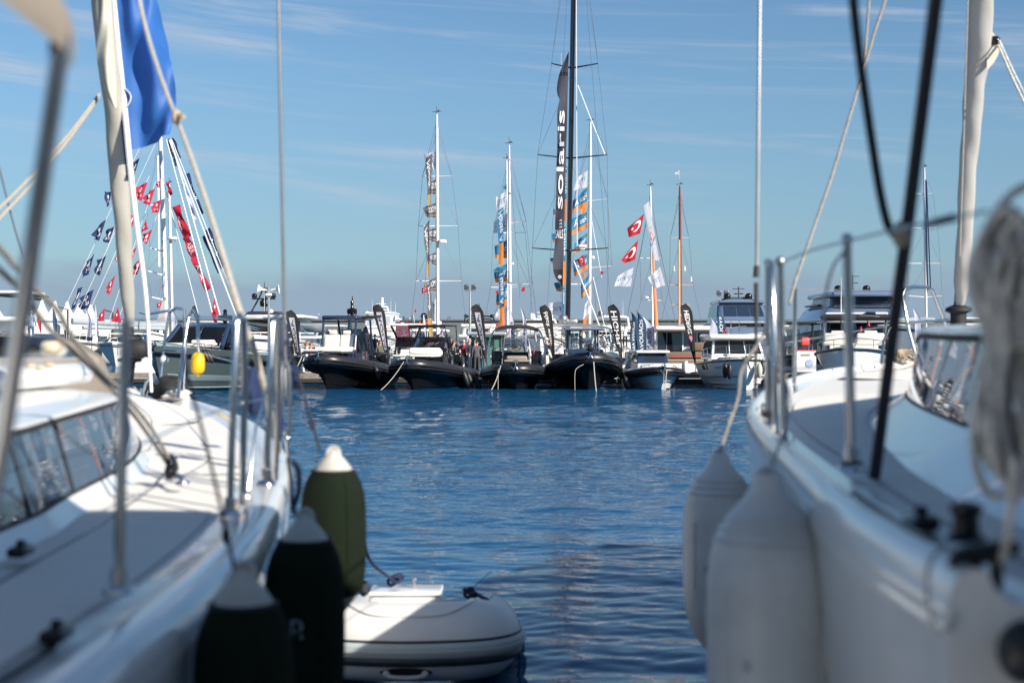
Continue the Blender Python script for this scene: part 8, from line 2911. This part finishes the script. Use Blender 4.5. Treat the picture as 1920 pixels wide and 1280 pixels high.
def coach_r():
    coachroof(YR, CRt, ZR, XR, -1, ysR, zr0, lambda y: max(zr0(y) + .003, ztr(y) - .035), ztr, .17, 'gelcoat', 'cabin_window', (3.85, 6.75), (), .06, skirt=.115)
coach_r()
rail_tube(YR, [W(1597, 882, 3.67), W(1592, 660, 3.67), W(1588, 452, 3.67)], .0135, foot=True)
mb = MB(); mb.lathe([(.012, 0), (.028, .004), (.030, .016), (.022, .024), (.014, .03)], W(1597, 880, 3.67), 14); mb.build('stanchion_boot', 'black_matt', YR, world=True)
mb = MB(); mb.ball(W(1588, 449, 3.67), .017, 12); mb.build('stanchion_cap', 'steel', YR, world=True)
rail_tube(YR, [W(1441, 798, 5.7), W(1440, 640, 5.7), W(1440, 497, 5.7)], .014, 'gate_stanchion', foot=True)
rail_tube(YR, [W(1471, 862, 4.95), W(1467, 680, 4.95), W(1463, 495, 4.95)], .0135, 'gate_stanchion', foot=True)
rail_tube(YR, [W(1455, 830, 5.3), W(1451, 640, 5.3), W(1447, 500, 5.4), W(1441, 490, 5.6)], .012, 'gate_stanchion')
for q, yy in (((1441, 493), 5.7), ((1463, 491), 4.95)):
    mb = MB(); mb.ball(W(*q, yy), .020, 12); mb.build('stanchion_cap', 'steel_dull', YR, world=True)
mb = MB(); mb.lathe([(.014, 0), (.032, .004), (.034, .016), (.024, .024), (.015, .03)], W(1443, 782, 5.7), 14); mb.build('stanchion_boot', 'black_matt', YR, world=True)
rail_tube(YR, [W(1489, 742, 8.6), W(1490, 640, 8.6), W(1491, 540, 8.6)], .0135, foot=True)
rail_tube(YR, [W(1722, 688, 11.2), W(1704, 620, 11.3), W(1692, 556, 11.4), W(1697, 542, 11.4), W(1712, 538, 11.5), W(1740, 538, 12.0), W(1748, 544, 12.1), W(1760, 575, 12.2), W(1775, 612, 12.3)], .0145, 'pulpit_hoop')
rail_tube(YR, [W(1703, 606, 11.3), W(1740, 602, 11.8), W(1776, 601, 12.3)], .013, 'pulpit_rail')
rail_tube(YR, [W(1672, 575, 10.6), W(1669, 610, 10.6), W(1656, 640, 10.5), W(1652, 682, 10.4)], .009, 'pulpit_brace')
rail_tube(YR, curve_pts([W(1588, 452, 3.67), W(1520, 470, 4.3), W(1463, 492, 4.95), W(1441, 494, 5.7), W(1491, 540, 8.6), W(1692, 545, 11.4)], 6), .0035, 'lifeline', 'steel_dull', n=6)
rail_tube(YR, curve_pts([W(1588, 452, 3.67), W(1690, 428, 3.0), W(1850, 396, 2.4)], 6), .0035, 'lifeline', 'steel_dull', n=6)
rail_tube(YR, [W(1740, 420, 2.8), W(1790, 408, 2.6)], .008, 'lifeline_sleeve', 'rope_navy', n=8)
rail_tube(YR, curve_pts([W(1592, 680, 3.67), W(1467, 690, 4.95), W(1441, 650, 5.7), W(1490, 640, 8.6), W(1700, 605, 11.4)], 6), .0035, 'lifeline', 'steel_dull', n=6)
# shroud with turnbuckle
mb = MB(); mb.tube([W(1425, -60, 6.6), W(1419, 500, 6.6)], .0085, 8); mb.build('shroud', 'steel_dull', YR, world=True)
mb = MB(); mb.tube([W(1419, 498, 6.6), W(1418, 520, 6.6)], [.014, .016], 8); mb.tube([W(1418, 530, 6.6), W(1418, 600, 6.6)], .011, 8); mb.tube([W(1418, 600, 6.6), W(1416, 745, 6.6)], .008, 8); mb.build('turnbuckle', 'lamp_metal', YR, world=True)
rail_tube(YR, [W(1670, -30, 8.5), W(1640, 60, 8.5), W(1618, 135, 8.45), W(1560, 330, 8.3), W(1492, 525, 8.1), W(1480, 570, 8.0)], .009, 'running_backstay', 'rope_shaded', n=8)
rail_tube(YR, [W(1632, -30, 9), W(1619, 145, 8.9)], .008, 'inner_stay', 'rope_shaded', n=8)
rail_tube(YR, [W(1816, -30, 11), W(1800, 480, 11.5)], .006, 'halyard', 'rope', n=6)
cleat(YR, (GRt(6.4) + .07, 6.4, ZR(6.4) - .02), rad(80))
# deck gear
track(YR, [V((GRt(y) + .13, y, ZR(y) - .020)) for y in (2.3, 2.7, 3.1, 3.5)], (GRt(2.62) + .12, 2.62, 1.855), 'steel_dull')
c = W(1811, 990, 2.28)
mb = MB(); mb.lathe([(.030, 0), (.031, .008), (.022, .014), (.020, .04), (.027, .05), (.027, .058), (.012, .064)], c - V((0, 0, .02)), 20); mb.build('winch', 'black_gloss', YR, world=True)
c = W(1845, 1066, 2.02)
mb = MB(); mb.tube(curve_pts([c + V((-.045, .01, .0)), c + V((-.03, .01, .016)), c + V((0, .005, .022)), c + V((.03, 0, .028)), c + V((.05, 0, .03))], 4), [.006, .008, .010, .012, .013, .014, .015, .015, .015, .015, .014, .013, .012, .011, .010, .009, .007], 10)
mb.tube([c + V((-.012, .005, -.03)), c + V((-.01, .005, .016))], .010, 8); mb.tube([c + V((.018, .003, -.03)), c + V((.02, .003, .02))], .010, 8); mb.build('mooring_cleat', 'black_gloss', YR, world=True)
mb = MB(); mb.ball(W(1925, 1222, 1.93), .040, 18, (1, 1, 1.1)); mb.build('rubber_corner_bumper', 'black_rubber', YR, world=True)
rope_line([W(1905, 860, 1.95), W(1898, 930, 1.95), W(1890, 1000, 1.98), W(1880, 1052, 2.0)], .006, 'pale rope running down to the black cleat at the right stern', 'rope_grey', 'mooring_rope')
rope_line([W(1800, 1030, 2.1), W(1757, 1035, 2.05), W(1738, 1075, 2.0), W(1742, 1140, 1.98), W(1756, 1180, 1.97), W(1776, 1180, 1.97), W(1790, 1140, 1.98), W(1800, 1090, 2.0)], .004, 'thin dark loop of line hanging over the right stern edge', 'rope_grey', 'rope_loop')
# bow gear
p = W(1797, 596, 12.7)
mb = MB(); mb.lathe([(.03, -.30), (.05, -.16), (.11, -.15), (.115, -.12), (.07, -.10), (.07, .04), (.115, .06), (.11, .09), (.04, .12), (.03, .25)], p, 18); mb.build('furler_drum', 'black_matt', YR, world=True)
furled(None, [W(1800, 572, 12.65), W(1806, 470, 12.4), W(1818, 280, 12.0), W(1832, 120, 11.7), W(1843, -60, 11.3)], [(0, .035), (.12, .062), (.45, .072), (.7, .085), (.8, .098), (1, .100)], 'sail_white', 'white furled headsail of the right yacht with creased wraps', seed=5)
c = W(1865, 76, 11.6)
T = thing('sheet_block', 'black sheet block hanging on the corner of the right furled headsail', 'block', c)
mb = MB(); mb.rbox((0, 0, 0), (.09, .07, .07), .03); mb.build('block_body', 'black_gloss', T, angle=60)
mb = MB(); mb.grid([[(-.06 - .02 * (1 - t), 0, .14 - .38 * t), (-.06 + .06 * math.sin(3 * t) + .07 * t * (1.7 - t), .01, .12 - .30 * t)] for t in [k / 6 for k in range(7)]]); mb.build('clew_patch', 'sail_edge', T)
for k, (x2, y2, lab) in enumerate(((1990, 300, 'upper speckled sheet rope running right from the black sheet block'), (1990, 268, 'lower speckled sheet rope running right from the black sheet block'))):
    rope_line(sagging(c + V((.03, 0, .01 - .05 * k)), W(x2, y2 + k * 55, 9.5), .04), .010, lab, 'rope_grey', 'sheet_rope', 'speckled sheets of the right furled headsail')
pts = []
for k in range(60):
    a = k * .55
    pts.append(W(1702, 672, 11.3) + V((.085 * math.cos(a) * (1 + .2 * math.sin(k * 1.7)), .10 * math.sin(a), .055 * math.sin(a * .93 + .8) + .012 * math.sin(k))))
mb = MB(); mb.tube(pts, .009, 6)
solo(mb, 'rope_coil', 'rope_tan', 'tan rope coil lying on the right bow', 'rope', pts[0])
rope_line([W(1640, 688, 10.6), W(1690, 688, 10.8), W(1725, 672, 11), W(1765, 645, 11.4)], .012, 'grey rope across the right bow beside the tan coil', 'rope_grey')
# right bimini: unseen canvas added to cast shade; dark leg with its rope
T = thing('bimini', 'dark tube legs under an unseen canvas added over the right cockpit to cast shade', 'bimini', (2.6, 1, 1.9))
fr_x = [.80, .82, .90, 1.1, 1.6, 2.6, 3.6, 4.1, 4.3, 4.38, 4.40]
fr_z = [3.38, 3.44, 3.50, 3.54, 3.58, 3.60, 3.58, 3.54, 3.50, 3.44, 3.38]
rows = [[V((x, yy, z + dz)) for x, z in zip(fr_x, fr_z)] for yy, dz in ((2.62, -.05), (2.62, 0), (2.1, .03), (-.8, .03))]
mb = MB(); mb.grid(rows); mb.build('canvas', 'navy_fabric', T, world=True)
rail_tube(T, [W(1640, 893, 3.6), W(1672, 640, 3.42), W(1702, 420, 3.26), W(1757, -20, 2.9), V((.815, 2.6, 3.42))], .0155, 'bimini_leg', 'dark_tube')
rail_tube(T, [V((4.3, 3.6, 1.9)), V((4.36, 2.6, 3.42))], .0155, 'bimini_leg', 'dark_tube')
rail_tube(T, [V((x, 2.6, z)) for x, z in zip(fr_x, fr_z)], .0155, 'bimini_bow', 'dark_tube')
rope_line([W(1596, -40, 3.1), W(1606, 60, 3.15), W(1622, 180, 3.2), W(1640, 300, 3.25), W(1652, 370, 3.28), W(1666, 425, 3.27), W(1682, 445, 3.25)], .0105, 'dark slack rope tied to the dark bimini leg at the right', 'rope_dark')
mb = MB(); mb.ball(W(1690, 440, 3.25), .022, 10, (1, 1, 1.5)); solo(mb, 'rope_knot', 'rope_tan', 'tan knot on the dark bimini leg at the right', 'knot', W(1690, 440, 3.25))
rope_line([W(1584, 470, 3.65), W(1562, 500, 3.7), W(1547, 560, 3.8), W(1541, 640, 3.9)], .004, 'thin grey line hanging from the near right stanchion', 'rope_grey', 'hanging_line')
# hanging rope coil near the right edge
def hanging_coil():
    rnd = random.Random(21)
    c = V((.775, 2.22, 2.2))
    S = 1.32
    T = thing('rope_coil', 'big bundle of pale grey rope hanging at the right edge, very near', 'rope', c)
    for k in range(17):
        ox, oy = rnd.uniform(-.015, .022), rnd.uniform(-.03, .03)
        w = rnd.uniform(.018, .036)
        zt, zb_ = rnd.uniform(.10, .155), -rnd.uniform(.13, .19)
        ph = rnd.uniform(0, 6)
        pts = []
        for j in range(28):
            a = 2 * math.pi * j / 28
            z = (zt if math.sin(a) > 0 else -zb_) * math.sin(a)
            pinch = .42 + .58 * min(1, abs(z - .0) / .09)
            pts.append(S * V((ox * pinch + w * math.cos(a) * pinch + .004 * math.sin(3 * a + ph), oy * pinch + .02 * math.sin(a * 2 + ph), z)))
        mb = MB(); mb.tube(pts, .0072, 7, closed=True); mb.build('rope_loop', 'rope_grey', T, angle=120)
    pts = [S * V((.027 * math.cos(a) * 1.0 + .002, .030 * math.sin(a), -.012 + .0016 * a)) for a in [k * .5 for k in range(76)]]
    mb = MB(); mb.tube(pts, .0072, 7); mb.build('wrapping', 'rope_grey', T, angle=120)
    mb = MB(); mb.tube(curve_pts([S * V(q) for q in ((.01, 0, .05), (-.02, .02, .12), (.01, .02, .175), (.05, .01, .19), (.1, 0, .20))], 5), .0072, 7); mb.build('rope_tail', 'rope_grey', T, angle=120)
hanging_coil()
rail_tube(YR, [V((.60, 1.98, 1.85)), V((.66, 1.85, 2.38)), V((.72, 1.66, 2.40)), V((1.4, 1.5, 2.42))], .0135, 'pushpit_rail') if False else None

# white fenders of the right yacht
GFR = 'white fenders along the right yacht'
big_fender((W(1349, 0, 5.5).x, 5.5), zp(848, 5.5), .81, .140, 'white fender of the right yacht, the farther one, standing clear to the left', 'fender_white', 'fender_white', GFR, cover=False)
big_fender((W(1440, 0, 3.3).x, 3.3), zp(886, 3.3), .84, .140, 'white fender of the right yacht, the nearer and larger one', 'fender_white', 'fender_white', GFR, cover=False)
big_fender((W(1505, 0, 4.3).x - .02, 4.3), zp(915, 4.3), .80, .12, 'white fender of the right yacht, mostly hidden behind the nearest', 'fender_white', 'fender_white', GFR, cover=False)
rope_line([W(1349, 850, 5.5), W(1365, 800, 5.55), W(1384, 745, 5.6), W(1392, 690, 5.65), W(1424, 640, 5.7), W(1440, 600, 5.7)], .0065, 'pale lanyard of the farther white fender', 'rope_shaded', 'fender_lanyard')
rope_line([W(1442, 888, 3.3), W(1462, 830, 3.6), W(1480, 760, 4.0), W(1470, 690, 4.9)], .004, 'thin pale lanyard of the nearer white fender', 'rope', 'fender_lanyard')
